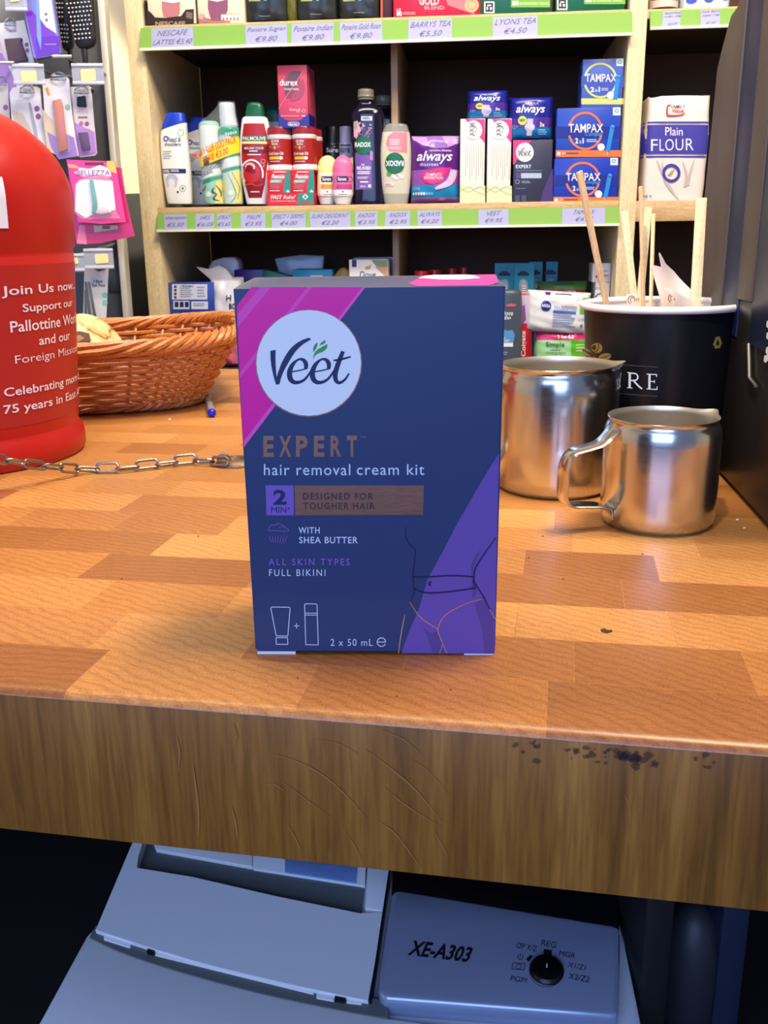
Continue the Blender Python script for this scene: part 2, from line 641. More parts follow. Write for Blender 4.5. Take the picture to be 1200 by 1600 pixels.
# ---------------------------------------------------------------- setting
def plane(name, pts, m):
    mb = MB()
    mb.add(pts, [list(range(len(pts)))], m)
    return struct(mb.build(name))
WALL = mat((226, 212, 180), 0.8, bump=0.3, bscale=60)
plane('floor', [(-1.9, -2.2, -0.95), (1.9, -2.2, -0.95), (1.9, 2.6, -0.95), (-1.9, 2.6, -0.95)], mat((62, 54, 48), 0.6, bump=0.2))
plane('ceiling', [(-1.9, -0.9, 1.75), (1.9, -0.9, 1.75), (1.9, 2.6, 1.75), (-1.9, 2.6, 1.75)], mat((205, 195, 180), 0.8))
plane('wall_back', [(-1.9, 2.45, -0.95), (1.9, 2.45, -0.95), (1.9, 2.45, 1.75), (-1.9, 2.45, 1.75)], WALL)
plane('wall_left', [(-1.9, -0.9, -0.95), (-1.9, 2.6, -0.95), (-1.9, 2.6, 1.75), (-1.9, -0.9, 1.75)], WALL)
plane('wall_right', [(1.9, -0.9, -0.95), (1.9, 2.6, -0.95), (1.9, 2.6, 1.75), (1.9, -0.9, 1.75)], WALL)
# short stretch of plastered wall left of the shelving, black below the dado line
px0 = SH.px(120, 200, 0.16)[0]
px1 = SH.px(236, 200, 0.16)[0]
pz = SH.px(203, 303, 0.16)[1]
mb = MB()
mb.box(((px0 + px1) / 2, 0.19, (pz + 1.7) / 2), (px1 - px0, 0.06, 1.7 - pz), WALL, 0.002)
struct(mb.build('wall_pier', None, SH.M))
mb = MB()
mb.box(((px0 + px1) / 2, 0.185, (pz - 0.95) / 2), (px1 - px0, 0.06, pz + 0.95), mat((20, 16, 14), 0.6), 0.002)
struct(mb.build('trim_1', None, SH.M))

# ---------------------------------------------------------------- counter
OAK = wood_grain('oak_fascia', (156, 100, 36), (118, 72, 24), (182, 124, 50), (9, 9, 0.55), 0.42, 1.0, 0.1)
BLOCK = butcher()
zb = CT.px(600, 1361, 0)[1]
t = empty('shop_counter', CT.M, 'thick butcher block shop counter with an oak front board', 'counter')
mb = MB()
L0, L1, DEP = -0.72, 0.62, 0.86
prof = [(0.0012, -0.0034), (0.0, -0.0030), (0.0008, -0.0012), (0.0028, -0.0002), (0.005, 0.0), (DEP, 0.0), (DEP, -0.036), (0.0245, -0.036), (0.0245, -0.0034)]
n = len(prof)
mb.add([(x, y, z) for x in (L0, L1) for y, z in prof], [[i, (i + 1) % n, n + (i + 1) % n, n + i] for i in range(n)] + [list(range(n)), list(range(n, 2 * n))], BLOCK)
# marks on the top
pc = Pr(mb, lambda u, v: CT.pz(u, v), lambda x, y, e: (x, y, e), None, 0.0001)
DK = mat((60, 34, 18), 0.5)
pc.fill([(938, 984), (944, 982), (950, 985), (956, 984), (957, 988), (948, 990), (940, 988)], DK)
for u, v in ((465, 1060), (704, 1078), (848, 838), (826, 872), (1004, 866), (620, 1088), (880, 905), (310, 838), (190, 905)):
    pc.disc(u, v, 1.6, DK, 1, 0.9, n=10)
for u, v in ((1163, 825), (1152, 812), (265, 655)):
    pc.disc(u, v, 2.5, mat((235, 215, 190), 0.4), 1, 1.3, n=10)
mb.build('worktop', t)
mb = MB()
mb.box(((L0 + L1) / 2, 0.0122, (zb - 0.0031) / 2), (L1 - L0, 0.0236, -zb - 0.0031), OAK, 0.0004)
pf = Pr(mb, lambda u, v: CT.px(u, v, 0), lambda x, z, e: (x, -e, z), None, 0.00015)
FL = mat((168, 116, 60), 0.4)
for pts, w in (([(428, 1178), (470, 1192), (510, 1215), (548, 1250), (575, 1282)], 2.2), ([(570, 1170), (610, 1200), (650, 1235), (692, 1285)], 2.6),
               ([(590, 1282), (620, 1305), (660, 1360)], 2.2), ([(440, 1220), (480, 1250), (518, 1278)], 1.6), ([(595, 1140), (630, 1155), (660, 1180)], 2),
               ([(600, 1230), (640, 1262), (690, 1292)], 2), ([(302, 1195), (306, 1230), (310, 1265), (311, 1308)], 3.2), ([(276, 1150), (281, 1175), (279, 1205)], 2.6),
               ([(365, 1130), (370, 1150), (366, 1160)], 3), ([(362, 1260), (368, 1285), (372, 1310)], 3.4), ([(410, 1228), (428, 1225), (446, 1236)], 2),
               ([(448, 1288), (462, 1310), (470, 1328)], 2.2), ([(540, 1300), (556, 1325), (565, 1345)], 2), ([(975, 1240), (985, 1270), (980, 1300)], 2.2),
               ([(490, 1155), (530, 1162), (560, 1178)], 1.5), ([(640, 1185), (670, 1205), (700, 1240)], 1.5), ([(680, 1300), (690, 1320), (700, 1335)], 2)):
    pf.stroke(pts, [w * 0.3] + [w] * (len(pts) - 2) + [w * 0.3], FL)
rnd = random.Random(3)
SMU = mat((44, 38, 40), 0.7, alpha=0.45)
for i in range(60):
    u = rnd.choice((905, 930, 965, 985, 1010, 1100, 822)) + rnd.uniform(-20, 20)
    v = 1085 + u * 0.1 + rnd.gauss(0, 8)
    r = rnd.uniform(1.5, 9) * (1.3 if 960 < u < 1030 else 0.8)
    pf.fill([(u + r * rnd.uniform(0.5, 1.4) * math.cos(k * 0.9), v + 0.7 * r * rnd.uniform(0.5, 1.3) * math.sin(k * 0.9)) for k in range(7)], SMU, 1 + i * 0.05)
o = mb.build('front_board', t)
tk = mat((26, 22, 20), 0.7)
mb = MB()
mb.box((-0.05, 0.80, (-0.95 - 0.038) / 2), (1.3, 0.03, 0.912), tk, 0.002)
mb.build('back_panel', t)
mb = MB()
mb.box((L0 + 0.02, 0.42, (-0.95 - 0.038) / 2), (0.03, 0.74, 0.912), tk, 0.002)
mb.build('end_panel', t)
mb = MB()
mb.box((L1 - 0.02, 0.42, (-0.95 - 0.038) / 2), (0.03, 0.74, 0.912), tk, 0.002)
mb.build('end_panel', t)
mb = MB()
mb.box((-0.05, 0.42, -0.415), (1.28, 0.72, 0.02), tk, 0.002)
mb.build('lower_shelf', t)

# ---------------------------------------------------------------- the carton in front
def swirl_logo(p, M, dark, green, L=3):
    """the script word of the round badge; M maps the drawing (1200 x 1143) to the print frame"""
    q = lambda pts: [M(a, b) for a, b in pts]
    p.fill(q([(243, 446), (291, 437), (289, 500), (292, 600), (300, 680), (312, 640), (340, 560), (372, 500), (402, 452), (440, 408), (482, 374), (532, 346), (590, 328), (607, 345), (572, 364), (540, 384), (500, 418), (468, 452), (432, 505), (400, 560), (372, 610), (350, 655), (336, 700), (325, 745), (293, 747), (276, 690), (262, 630), (252, 580), (245, 520)]), dark, L)
    sc_ = (Vector(M(100, 0)) - Vector(M(0, 0))).length / 100
    for dx in (0, 204):
        p.stroke(q([(434 + dx, 633), (505 + dx, 620), (574 + dx, 602)]), [12 * sc_] * 3, dark, L)
        p.stroke(q([(560 + dx, 606), (560 + dx, 560), (535 + dx, 526), (492 + dx, 524), (444 + dx, 566), (416 + dx, 630), (420 + dx, 690), (450 + dx, 724), (500 + dx, 726), (550 + dx, 700), (592 + dx, 648), (608 + dx, 618)]),
                 [k * sc_ for k in (30, 40, 30, 18, 34, 46, 46, 38, 28, 22, 18, 12)], dark, L)
    p.stroke(q([(892, 450), (868, 510), (838, 590), (822, 660), (832, 715), (866, 730), (910, 700), (946, 648)]), [k * sc_ for k in (34, 40, 44, 44, 36, 26, 20, 14)], dark, L)
    p.stroke(q([(806, 532), (880, 520), (962, 498)]), [14 * sc_, 20 * sc_, 14 * sc_], dark, L)
    if green:
        p.fill(q([(622, 524), (630, 482), (646, 452), (672, 428), (706, 410), (752, 384), (750, 414), (732, 440), (704, 458), (668, 470), (640, 490)]), green, L)
        p.fill(q([(626, 458), (624, 426), (636, 394), (664, 368), (662, 404), (646, 436)]), green, L)
        p.fill(q([(680, 398), (696, 372), (716, 360), (738, 348), (734, 372), (716, 386)]), green, L)

W, H, D = 0.0975, 0.1448, 0.055
t = empty('cream_kit_carton', BX.M, 'tall dark blue hair removal carton with pink corner standing upright on the counter', 'box')
NAVY = mat((40, 58, 100), 0.42)
mb = MB()
bm = bmesh.new()
bmesh.ops.create_cube(bm, size=1)
for v in bm.verts:
    tp = 1.012 if v.co.z > 0 else 0.995
    v.co = Vector((v.co.x * W * tp, (v.co.y + 0.5) * D, 0.0012 + (v.co.z + 0.5) * (H - 0.0012)))
bmesh.ops.bevel(bm, geom=[e for e in bm.edges if not (e.verts[0].co.z > 0.1 and e.verts[1].co.z > 0.1)], offset=0.0007, segments=2, affect='EDGES')
mb.bm(bm, NAVY, True)
p = Pr(mb, lambda u, v: BX.px(u, v, 0), lambda x, z, e: (x, -e, z), None, 0.00006)
PINK = mat((240, 8, 150), 0.4)
PINKL = mat((240, 70, 172), 0.4)
VIOL = mat((106, 78, 160), 0.42)
VIOLD = mat((90, 66, 136), 0.42)
PW = mat((238, 238, 236), 0.5)
INK = mat((22, 34, 84), 0.45)
COP = foil('copper_foil', (172, 124, 104), 0.24)
COPD = mat((62, 48, 56), 0.4)
DARKL = mat((26, 24, 66), 0.4)
# pink corner and its lighter streaks
p.fill([(393, 448.5), (571, 448.5), (381, 699), (377, 640), (370, 478)], PINK, 1)
p.fill([(407, 448.5), (424, 448.5), (371.5, 512), (370.6, 492)], PINKL, 2)
p.fill([(480, 448.5), (488, 448.5), (374.6, 592), (374.3, 582)], PINKL, 2)
p.fill([(566, 448.5), (571, 448.5), (381, 699), (380.5, 690)], mat((240, 86, 180), 0.4), 2)
# violet field bottom right
p.fill([(780, 708), (762, 736), (742, 770), (716, 815), (690, 865), (668, 905), (655, 950), (640, 985), (627, 1020.5), (772.5, 1021.5)], VIOL, 1)
p.fill([(738, 905), (746, 900), (775, 848), (771, 945), (755, 908), (741, 922)], VIOL, 2)
p.fill([(660, 980), (674, 990), (686, 985), (694, 1021), (676, 1021), (668, 995)], VIOLD, 2)
p.fill([(742, 945), (756, 930), (771, 958), (771.8, 1021), (757, 1021), (754, 985)], VIOLD, 2)
p.fill([(736, 885), (742, 868), (752, 858), (741, 885), (741, 903), (746, 925), (738, 935)], VIOLD, 2)
# badge
p.disc(482.5, 567.5, 83.2, COP, 3, 84)
p.disc(482.5, 567, 81.6, PW, 4, 82.4)
swirl_logo(p, lambda a, b: (380 + a / 5.714, 470 + b / 5.714), INK, mat((64, 160, 80), 0.5), 5)
# lettering
LB = mat((205, 215, 232), 0.5)
for i, ch in enumerate('EXPERT'):
    uu = (411.5, 436, 462.5, 490.5, 516.5, 542)[i]
    ue = (428, 455.5, 481, 507, 533.5, 558)[i]
    p.text(ch, uu, 681 - 0.1 * i, ue, 714 - 0.15 * i, COP, 3, 0.035)
p.text('TM', 563, 681, 572, 685, COP, 3)
p.text('hair removal', 412.5, 725, 547.5, 742.5, LB, 3, 0.004, 0, 1.12, 0)
p.text('cream kit', 557.5, 725, 663, 742, LB, 3, 0.004, 0, 1.12, 0)
p.fill([(415, 758), (459, 758.3), (459.5, 805), (416.5, 805)], mat((122, 90, 180), 0.45), 3)
p.text('2', 427, 765, 448, 788.5, INK, 4, 0.035)
p.text('MIN', 424, 792, 447.5, 801, INK, 4, 0.0)
p.disc(451, 794, 1.3, INK, 4)
p.fill([(460.3, 758.3), (662.5, 758.5), (661, 804.3), (461.3, 804.8)], COP, 3)
p.text('DESIGNED FOR', 473.5, 770, 583, 780.5, COPD, 4, 0.02, 0, 1.25)
p.text('TOUGHER HAIR', 474, 785, 585.5, 795.5, COPD, 4, 0.02, 0, 1.25)
p.text('WITH', 466.5, 823.5, 499.5, 833.5, LB, 3, 0.012, 0, 1.15)
p.text('SHEA BUTTER', 467.5, 838.5, 559, 848.8, LB, 3, 0.012, 0, 1.12)
p.text('ALL SKIN TYPES', 420, 872.5, 546.5, 883, mat((140, 96, 190), 0.45), 3, 0.006, 0, 1.35)
p.text('FULL BIKINI', 420.5, 889.5, 508.5, 899.8, LB, 3, 0, 0, 1.3)
p.text('2 x 50 mL', 516.5, 998, 582.5, 1009, LB, 3, 0, 0, 1.15)
p.ring(596, 1003, 6.6, 1.5, LB, 3, 6.6, 25, 360)
p.rect(590, 1002.3, 602, 1003.6, LB, 3)
# shea nut drawing
VL = mat((134, 94, 184), 0.45)
p.stroke([(419, 829), (424, 820), (429, 821), (434, 818), (441, 820), (451, 828), (445, 830), (432, 829), (419, 829)], 1.0, VL, 3)
p.stroke([(436, 825), (441, 822), (445, 826)], 0.8, VL, 3)
for k in range(7):
    p.stroke([(420 + k * 5, 836), (422.5 + k * 4, 843), (425.5 + k * 3, 849)], [0.5, 0.9, 0.4], VL, 3)
# tube and bottle outlines
def outline(pts, w=1.25):
    for a, b in zip(pts, pts[1:] + pts[:1]):
        p.stroke([a, b], w, LB, 3, smooth=False)
outline([(423.2, 949.5), (424.6, 948.2), (452.4, 948.6), (453.4, 950), (449.8, 993.5), (431.6, 993.2)])
outline([(431.3, 996), (449.5, 996), (449.8, 1006.5), (431.8, 1006.3)])
outline([(476, 944.6), (477.5, 943.2), (494, 943.4), (495.4, 945), (497.3, 1007.3), (477.9, 1007)])
p.rect(476.6, 957.2, 495.6, 958.3, LB, 3)
p.rect(476.8, 960.2, 495.7, 961.3, LB, 3)
p.rect(459.5, 977, 467.5, 978.2, LB, 3)
p.rect(462.9, 973.5, 464.1, 981.8, LB, 3)
# figure drawn in fine foil lines
def ln(pts, w, m_):
    p.stroke(pts, w, m_, 4)
q4 = lambda pts: [(590 + a / 6.0, 780 + b / 6.0) for a, b in pts]
ln(q4([(270, 250), (258, 320), (290, 410), (350, 470), (345, 580), (330, 720), (342, 850), (305, 960)]), [0.8, 1.2, 1.4, 1.4, 1.4, 1.4, 1.5, 1.2], DARKL)
ln(q4([(1108, 360), (1000, 510), (920, 640), (905, 720), (910, 780), (990, 910), (1050, 1030)]), [1.5, 2.0, 2.2, 2.0, 2.2, 2.0, 1.6], DARKL)
ln(q4([(332, 726), (480, 726), (650, 716), (800, 718), (905, 728)]), 2.4, DARKL)
ln(q4([(345, 840), (430, 872), (540, 876), (700, 862), (920, 830)]), 2.4, DARKL)
CL = mat((196, 150, 128), 0.3, 0.6)
ln(q4([(300, 960), (380, 1080), (460, 1150), (562, 1212)]), [1.0, 1.5, 1.6, 1.6], CL)
ln(q4([(985, 935), (860, 965), (720, 1030), (620, 1100), (566, 1210), (590, 1300), (650, 1443)]), [1.5, 1.6, 1.6, 1.6, 1.6, 1.6, 1.4], CL)
ln(q4([(608, 1360), (592, 1410), (582, 1443)]), 1.3, CL)
ln(q4([(256, 1080), (228, 1220), (206, 1360), (197, 1443)]), [1.2, 1.8, 1.8, 1.6], CL)
ln(q4([(1050, 1030), (1080, 1080), (1102, 1120)]), 1.5, CL)
p.fill(q4([(478, 775), (510, 766), (500, 785), (488, 790), (504, 806), (492, 814), (474, 800)]), DARKL, 4)
p.fill(q4([(470, 905), (500, 905), (505, 915), (470, 915)]), VIOL, 4)
mb.build('carton_body', t)
# domed tuck flap on top
mb = MB()
nx, ny = 24, 14
def ftop(i, j):
    x = -W * 1.006 / 2 + W * 1.006 * i / nx
    y = D * j / ny
    s = y / D
    r = 0.0030 * math.sin(min(s / 0.36, 1) * math.pi / 2) * (1 if s < 0.36 else max(0, 1 - ((s - 0.36) / 0.64) ** 2))
    e = min(i, nx - i) / nx
    r *= min(1, 0.35 + e / 0.03)
    return (x, y + 0.0002, H + r)
TOPG = mat((74, 82, 112), 0.3)  # greyer than the navy sides: grazing reflection put into the colour
mb.add([ftop(i, j) for j in range(ny + 1) for i in range(nx + 1)], [[j * (nx + 1) + i, j * (nx + 1) + i + 1, (j + 1) * (nx + 1) + i + 1, (j + 1) * (nx + 1) + i] for j in range(ny) for i in range(nx)], TOPG, True)
def onflap(x, y, e):
    s = min(max(y / D, 0), 1)
    r = 0.0030 * math.sin(min(s / 0.36, 1) * math.pi / 2) * (1 if s < 0.36 else max(0, 1 - ((s - 0.36) / 0.64) ** 2))
    return (x, y + 0.0002, H + r + e)
pt = Pr(mb, None, onflap, 0.004, 0.00012)
pt.fill([(0.0145, 0.004), (0.0175, 0.0008), (0.043, 0.0008), (0.0470, 0.004), (0.0475, 0.05), (0.030, 0.05), (0.022, 0.02)], mat((226, 60, 150), 0.35), 1)
pt.fill([(0.018, 0.0120), (0.026, 0.0090), (0.034, 0.0085), (0.041, 0.0105), (0.036, 0.024), (0.024, 0.024)], PW, 2)
mb.build('top_flap', t)
for x0, x1 in ((-W * 0.49, -W * 0.33), (W * 0.37, W * 0.49)):
    mb = MB()
    mb.box(((x0 + x1) / 2, 0.0262, 0.00055), (x1 - x0, 0.052, 0.0011), PW)
    mb.build('bottom_flap', t)['label'] = 'bare white bottom tab'

# ---------------------------------------------------------------- red collection can
CC = Vector(onY(-53, 701, 0.735))
CX, CY = CC.x, CC.y
RC = 0.0915
t = empty('collection_can', Matrix.Translation((CX, CY, 0)), 'large red domed charity collection can at the left of the counter', 'collection can')
RED = mat((176, 22, 18), 0.36)
REDB = mat((168, 34, 32), 0.4)
mb = MB()
mb.lathe([(0.0, 0.002), (RC * 0.9, 0.0005), (RC * 0.97, 0.0005), (RC * 0.995, 0.004), (RC * 1.0, 0.010), (RC * 0.99, 0.017), (RC * 0.965, 0.021), (RC * 0.955, 0.024)], RED, 72)
mb.build('base_rim', t)
mb = MB()
zd = 0.190
ZH = 0.073
FL0, FL1 = 0.955, 1.055
pf_ = [(RC * FL0, 0.0235), (RC * (FL0 + FL1) / 2, 0.087), (RC * FL1, 0.150), (RC * (FL1 - 0.004), 0.1505), (RC * (FL1 - 0.004), 0.154), (RC * 1.07, 0.158), (RC * 1.09, zd)]
pf_ += [(RC * 1.09 * math.cos(R(a)), zd + ZH * math.sin(R(a))) for a in range(6, 91, 6)]
mb.lathe(pf_[:-1] + [(0.0005, zd + ZH)], RED, 72)
mb.build('can_body', t)
# label wrapped round the can; its middle faces half right of the camera
view = math.atan2(-CX, CY) + 0.0
TH0 = math.atan2(-CY, -CX)          # direction from the can to the camera
def can(th, z, e):
    r = RC * (FL0 + (FL1 - FL0) * (z - 0.0235) / 0.1265) + e
    a = TH0 + R(th)
    return (r * math.cos(a), r * math.sin(a), z)
mb = MB()
pcn = Pr(mb, None, can, 6.0, 0.00025)
pcn.rect(-75, 0.0325, 168, 0.1455, REDB, 1)
LW = mat((232, 214, 226), 0.4)
def zat(v):
    return onY(110, v, 0.70).z
lines = (('Join Us now...', 22, 75, 447, 466, 0.0), ('Support our', 31, 68, 477, 494, 0.0), ('Pallottine Work', 24.5, 76, 503, 521, 0.0), ('and our', 38.5, 63, 531, 546, 0),
         ('Foreign Missions', 25.5, 76.5, 558, 575, 0), ('Celebrating more than', 19, 88, 607, 625, 0), ('75 years in East Africa', 18, 90, 634, 652, 0))
SZ = 0.0
for s_, a0, a1, v0, v1, _ in lines:
    d = onY(75, v0, 0.665).z, onY(75, v1, 0.665).z
    pcn.text(s_, a0, d[0], a1, d[1], LW, 3, -0.004 if 'M' in s_ else 0.012)
mb.build('paper_label', t)
mb = MB()
def dome(th, zz, e):
    z = zz / 1000
    r_ = RC * 1.09 * math.sqrt(max(1 - max((z - zd) / ZH, 0) ** 2, 0.01)) + e
    if z < zd:
        r_ = RC * (1.07 + 0.02 * max(z - 0.158, 0) / 0.032) + e
    return (r_ * math.cos(TH0 + R(th)), r_ * math.sin(TH0 + R(th)), z)
ps = Pr(mb, None, dome, 2.5, 0.0004)
ps.rect(-34, 170, 27.2, 203, mat((222, 226, 236), 0.5), 2)
mb.build('notice_sticker', t)['label'] = 'white paper notice on the dome'

# ---------------------------------------------------------------- chain and its anchor
CHM = mat((150, 140, 128), 0.35, 0.95, bump=0.25, bscale=900)
apt = onZ(369, 725)
t = tag(None or empty('chain_anchor', Matrix.Translation(apt), 'worn brown metal eye plate on the counter behind the carton', 'anchor'), 'worn brown metal eye plate on the counter behind the carton', 'anchor')
mb = MB()
mb.lathe([(0.0, 0.002), (0.007, 0.002), (0.0085, 0.0044), (0.0135, 0.0036), (0.0160, 0.0006), (0.0161, 0.0)], mat((118, 96, 70), 0.5, 0.6, bump=0.4, bscale=500), 32)
mb.build('plate', t)
mb = MB()
mb.tube([(0.0045 * math.cos(k * 0.4) - 0.009, 0, 0.0035 + 0.0042 * math.sin(k * 0.4)) for k in range(16)], 0.0009, CHM, 8, True)
mb.build('eye', t)
path = [onZ(350, 721, 0.0048), onZ(300, 720.5, 0.003), onZ(240, 727, 0.003), onZ(180, 733, 0.003), onZ(132, 733, 0.004), onY(60, 727, 0.632), onY(0, 717, 0.61), onY(-50, 704, 0.585), onY(-130, 672, 0.55)]
pth = [Vector(q) for q in crom([tuple(q) for q in path], 30)]
cum = [0]
for a, b in zip(pth, pth[1:]):
    cum.append(cum[-1] + (b - a).length)
def along(d):
    for i in range(len(cum) - 1):
        if cum[i] <= d <= cum[i + 1]:
            k = (d - cum[i]) / (cum[i + 1] - cum[i])
            return pth[i].lerp(pth[i + 1], k), (pth[i + 1] - pth[i]).normalized()
    return pth[-1], (pth[-1] - pth[-2]).normalized()
mb = MB()
LL, LH, LR = 0.0180, 0.0082, 0.00105
def link_mesh():
    m_ = MB()
    st = (LL - LH) / 2
    pts = []
    for k in range(12):
        a = -math.pi / 2 + math.pi * k / 11
        pts.append((st + (LH / 2 - LR) * math.cos(a), (LH / 2 - LR) * math.sin(a), 0))
    for k in range(12):
        a = math.pi / 2 + math.pi * k / 11
        pts.append((-st + (LH / 2 - LR) * math.cos(a), (LH / 2 - LR) * math.sin(a), 0))
    m_.tube(pts, LR, CHM, 8, True)
    return m_
pos0, _ = along(0.004)
ch = empty('chain', Matrix.Translation(pos0), 'thin worn steel chain running along the counter past the red can', 'chain')
pitch_ = LL - 4 * LR + 0.0004
first = None
i = 0
while 0.004 + i * pitch_ < cum[-1] - 0.01:
    c, d = along(0.004 + i * pitch_)
    yv = Vector((0, 0, 1)).cross(d).normalized()
    tw = R(28 if i % 2 else -62) + R(6 * math.sin(i * 2.1))
    zv = d.cross(yv)
    y2 = yv * math.cos(tw) + zv * math.sin(tw)
    z2 = d.cross(y2)
    c = Vector((c.x, c.y, max(c.z, 0.0009 + abs(y2.z) * LH / 2)))
    M = Matrix(((d.x, y2.x, z2.x, c.x - pos0.x), (d.y, y2.y, z2.y, c.y - pos0.y), (d.z, y2.z, z2.z, c.z - pos0.z), (0, 0, 0, 1)))
    if first is None:
        first = o = link_mesh().build('link', ch)
    else:
        o = first.copy()
        C.objects.link(o)
        o.parent = ch
    o.matrix_local = M
    i += 1

# ---------------------------------------------------------------- wicker basket, loaf, pen
WK = wood_grain('wicker', (206, 128, 62), (168, 92, 40), (224, 152, 84), (30, 30, 60), 0.38, 2.0, 0.1)
BXC = Vector((-0.292, 0.985, 0))
bt = empty('wicker_basket', Matrix.Translation(BXC) @ Matrix.Rotation(R(13), 4, 'Z'), 'oblong orange-brown wicker basket behind the red can', 'basket')
NS = 32
def foot(a, hx, hy, n=3.4):
    g = lambda c: math.copysign(abs(c) ** (2 / n), c)
    return hx * g(math.cos(a)), hy * g(math.sin(a))
def bwall(s, k):
    """s: way up 0..1"""
    hx = 0.101 + 0.043 * s ** 1.1
    hy = 0.088 + 0.044 * s ** 1.1
    x, y = foot(k, hx, hy)
    return x, y
HT = 0.066
def lift(x, s):
    return s * (HT + 0.010 * (abs(x) / 0.16) ** 2)
mb = MB()
rows = 12
for r_ in range(rows):
    s = 0.14 + 0.78 * r_ / (rows - 1)
    pts = []
    N = NS * 6
    for k in range(N):
        a = 2 * math.pi * k / N
        x, y = bwall(s, a)
        w = math.sin(NS / 2 * a + (math.pi if r_ % 2 else 0)) * 0.0032
        l = math.hypot(x, y)
        pts.append((x * (1 + w / l), y * (1 + w / l), lift(x, s)))
    mb.tube(pts, 0.0023, WK, 6, True)
mb.build('woven_side', bt)
for k in range(NS):
    a = 2 * math.pi * (k + 0.5) / NS
    mb = MB()
    mb.tube([(*bwall(s, a), lift(bwall(s, a)[0], s)) for s in (0.02, 0.2, 0.4, 0.6, 0.8, 0.97)], 0.0019, WK, 6)
    mb.build('stake', bt)
def rope(name, s, zc, r, strands, turns, thick):
    m_ = MB()
    N = 560
    for q in range(strands):
        pts = []
        for k in range(N):
            a = 2 * math.pi * k / N
            x, y = bwall(s, a)
            l = math.hypot(x, y)
            ph = turns * a + 2 * math.pi * q / strands
            rr = r * math.cos(ph)
            pts.append((x * (1 + rr / l), y * (1 + rr / l), lift(x, 1) * zc + r * math.sin(ph) * 0.8 + (thick if zc < 0.2 else 0)))
        m_.tube(pts, thick, WK, 6, True)
    return m_.build(name, bt)
rope('rim', 1.03, 1.0, 0.0062, 5, 13, 0.0032)
rope('foot_rim', 0.03, 0.06, 0.0040, 4, 17, 0.0027)
mb = MB()
mb.prism([foot(2 * math.pi * k / 60, 0.097, 0.084) for k in range(60)], 0.006, 0.009, WK, 0, Matrix(((1, 0, 0, 0), (0, 0, 1, 0), (0, 1, 0, 0), (0, 0, 0, 1))))
mb.build('bottom', bt)

def bread():
    m = bpy.data.materials.new('speckled_crust')
    m.use_nodes = True
    nt = m.node_tree
    b = nt.nodes['Principled BSDF']
    mp = texmap(nt, (1, 1, 1))
    n1 = noise(nt, mp, 45, 5, 0.8)
    r1 = ramp(nt, n1.outputs['Fac'], [(0.34, (112, 72, 40)), (0.42, (214, 178, 118)), (0.62, (240, 222, 178))])
    nt.links.new(r1.outputs['Color'], b.inputs['Base Color'])
    b.inputs['Roughness'].default_value = 0.6
    return m
mb = MB()
bm = bmesh.new()
bmesh.ops.create_icosphere(bm, subdivisions=4, radius=1)
for v in bm.verts:
    p3 = v.co.copy()
    k = 1 + 0.05 * math.sin(p3.x * 5 + 1) + 0.04 * math.sin(p3.y * 7) + 0.05 * math.sin(p3.z * 6 + p3.x * 3)
    v.co = Vector((p3.x * 0.058 * k, p3.y * 0.045 * k, p3.z * 0.041 * k))
mb.bm(bm, bread(), True)
lo = Vector(onY(150, 520, 0.985))
pl = Pr(mb, None, lambda x, z, e: (x, -0.045 * math.sqrt(max(1 - (x / 0.058) ** 2 - (z / 0.041) ** 2, 0.02)) - 0.0015 - e, z), 0.004, 0.0004)
pl.fill([(0.002, 0.024), (0.008, 0.031), (0.020, 0.030), (0.024, 0.024), (0.015, 0.018), (0.006, 0.018)], mat((84, 54, 40), 0.7), 2)
pl.fill([(0.007, 0.0245), (0.012, 0.0275), (0.018, 0.0255), (0.013, 0.021)], mat((150, 118, 92), 0.7), 3)
o = mb.build('bread_roll', None, Matrix.Translation((lo.x - 0.024, lo.y, 0.0465)) @ Matrix.Rotation(R(12), 4, 'Y'))
tag(o, 'cream and brown speckled bread roll lying in the wicker basket', 'bread')

pa, pb_ = onZ(331, 645, 0.0042), onZ(318, 592, 0.0042)
dr = (pb_ - pa).normalized()
yv = Vector((0, 0, 1)).cross(dr)
PM = Matrix(((dr.x, yv.x, 0, pa.x), (dr.y, yv.y, 0, pa.y), (0, 0, 1, pa.z), (0, 0, 0, 1)))
pt_ = empty('ballpoint_pen', PM, 'clear ballpoint pen with blue end plug sticking out under the basket', 'pen')
RX = Matrix.Rotation(R(90), 4, 'Y')
mb = MB()
mb.lathe([(0.0, -0.0042), (0.002, -0.0037), (0.0037, -0.002), (0.0042, 0.0), (0.0038, 0.002), (0.0028, 0.0036), (0.0, 0.004)], mat((26, 32, 190), 0.3), 20, RX)
mb.build('end_plug', pt_)
mb = MB()
mb.lathe([(0.0036, 0.003), (0.0036, 0.11), (0.0026, 0.11), (0.0026, 0.003)], mat((225, 225, 220), 0.1, alpha=0.4), 8, RX)
mb.build('barrel', pt_)
mb = MB()
mb.lathe([(0.0, 0.004), (0.0013, 0.004), (0.0013, 0.112), (0.0, 0.12)], mat((60, 40, 30), 0.3), 10, RX)
mb.build('ink_tube', pt_)

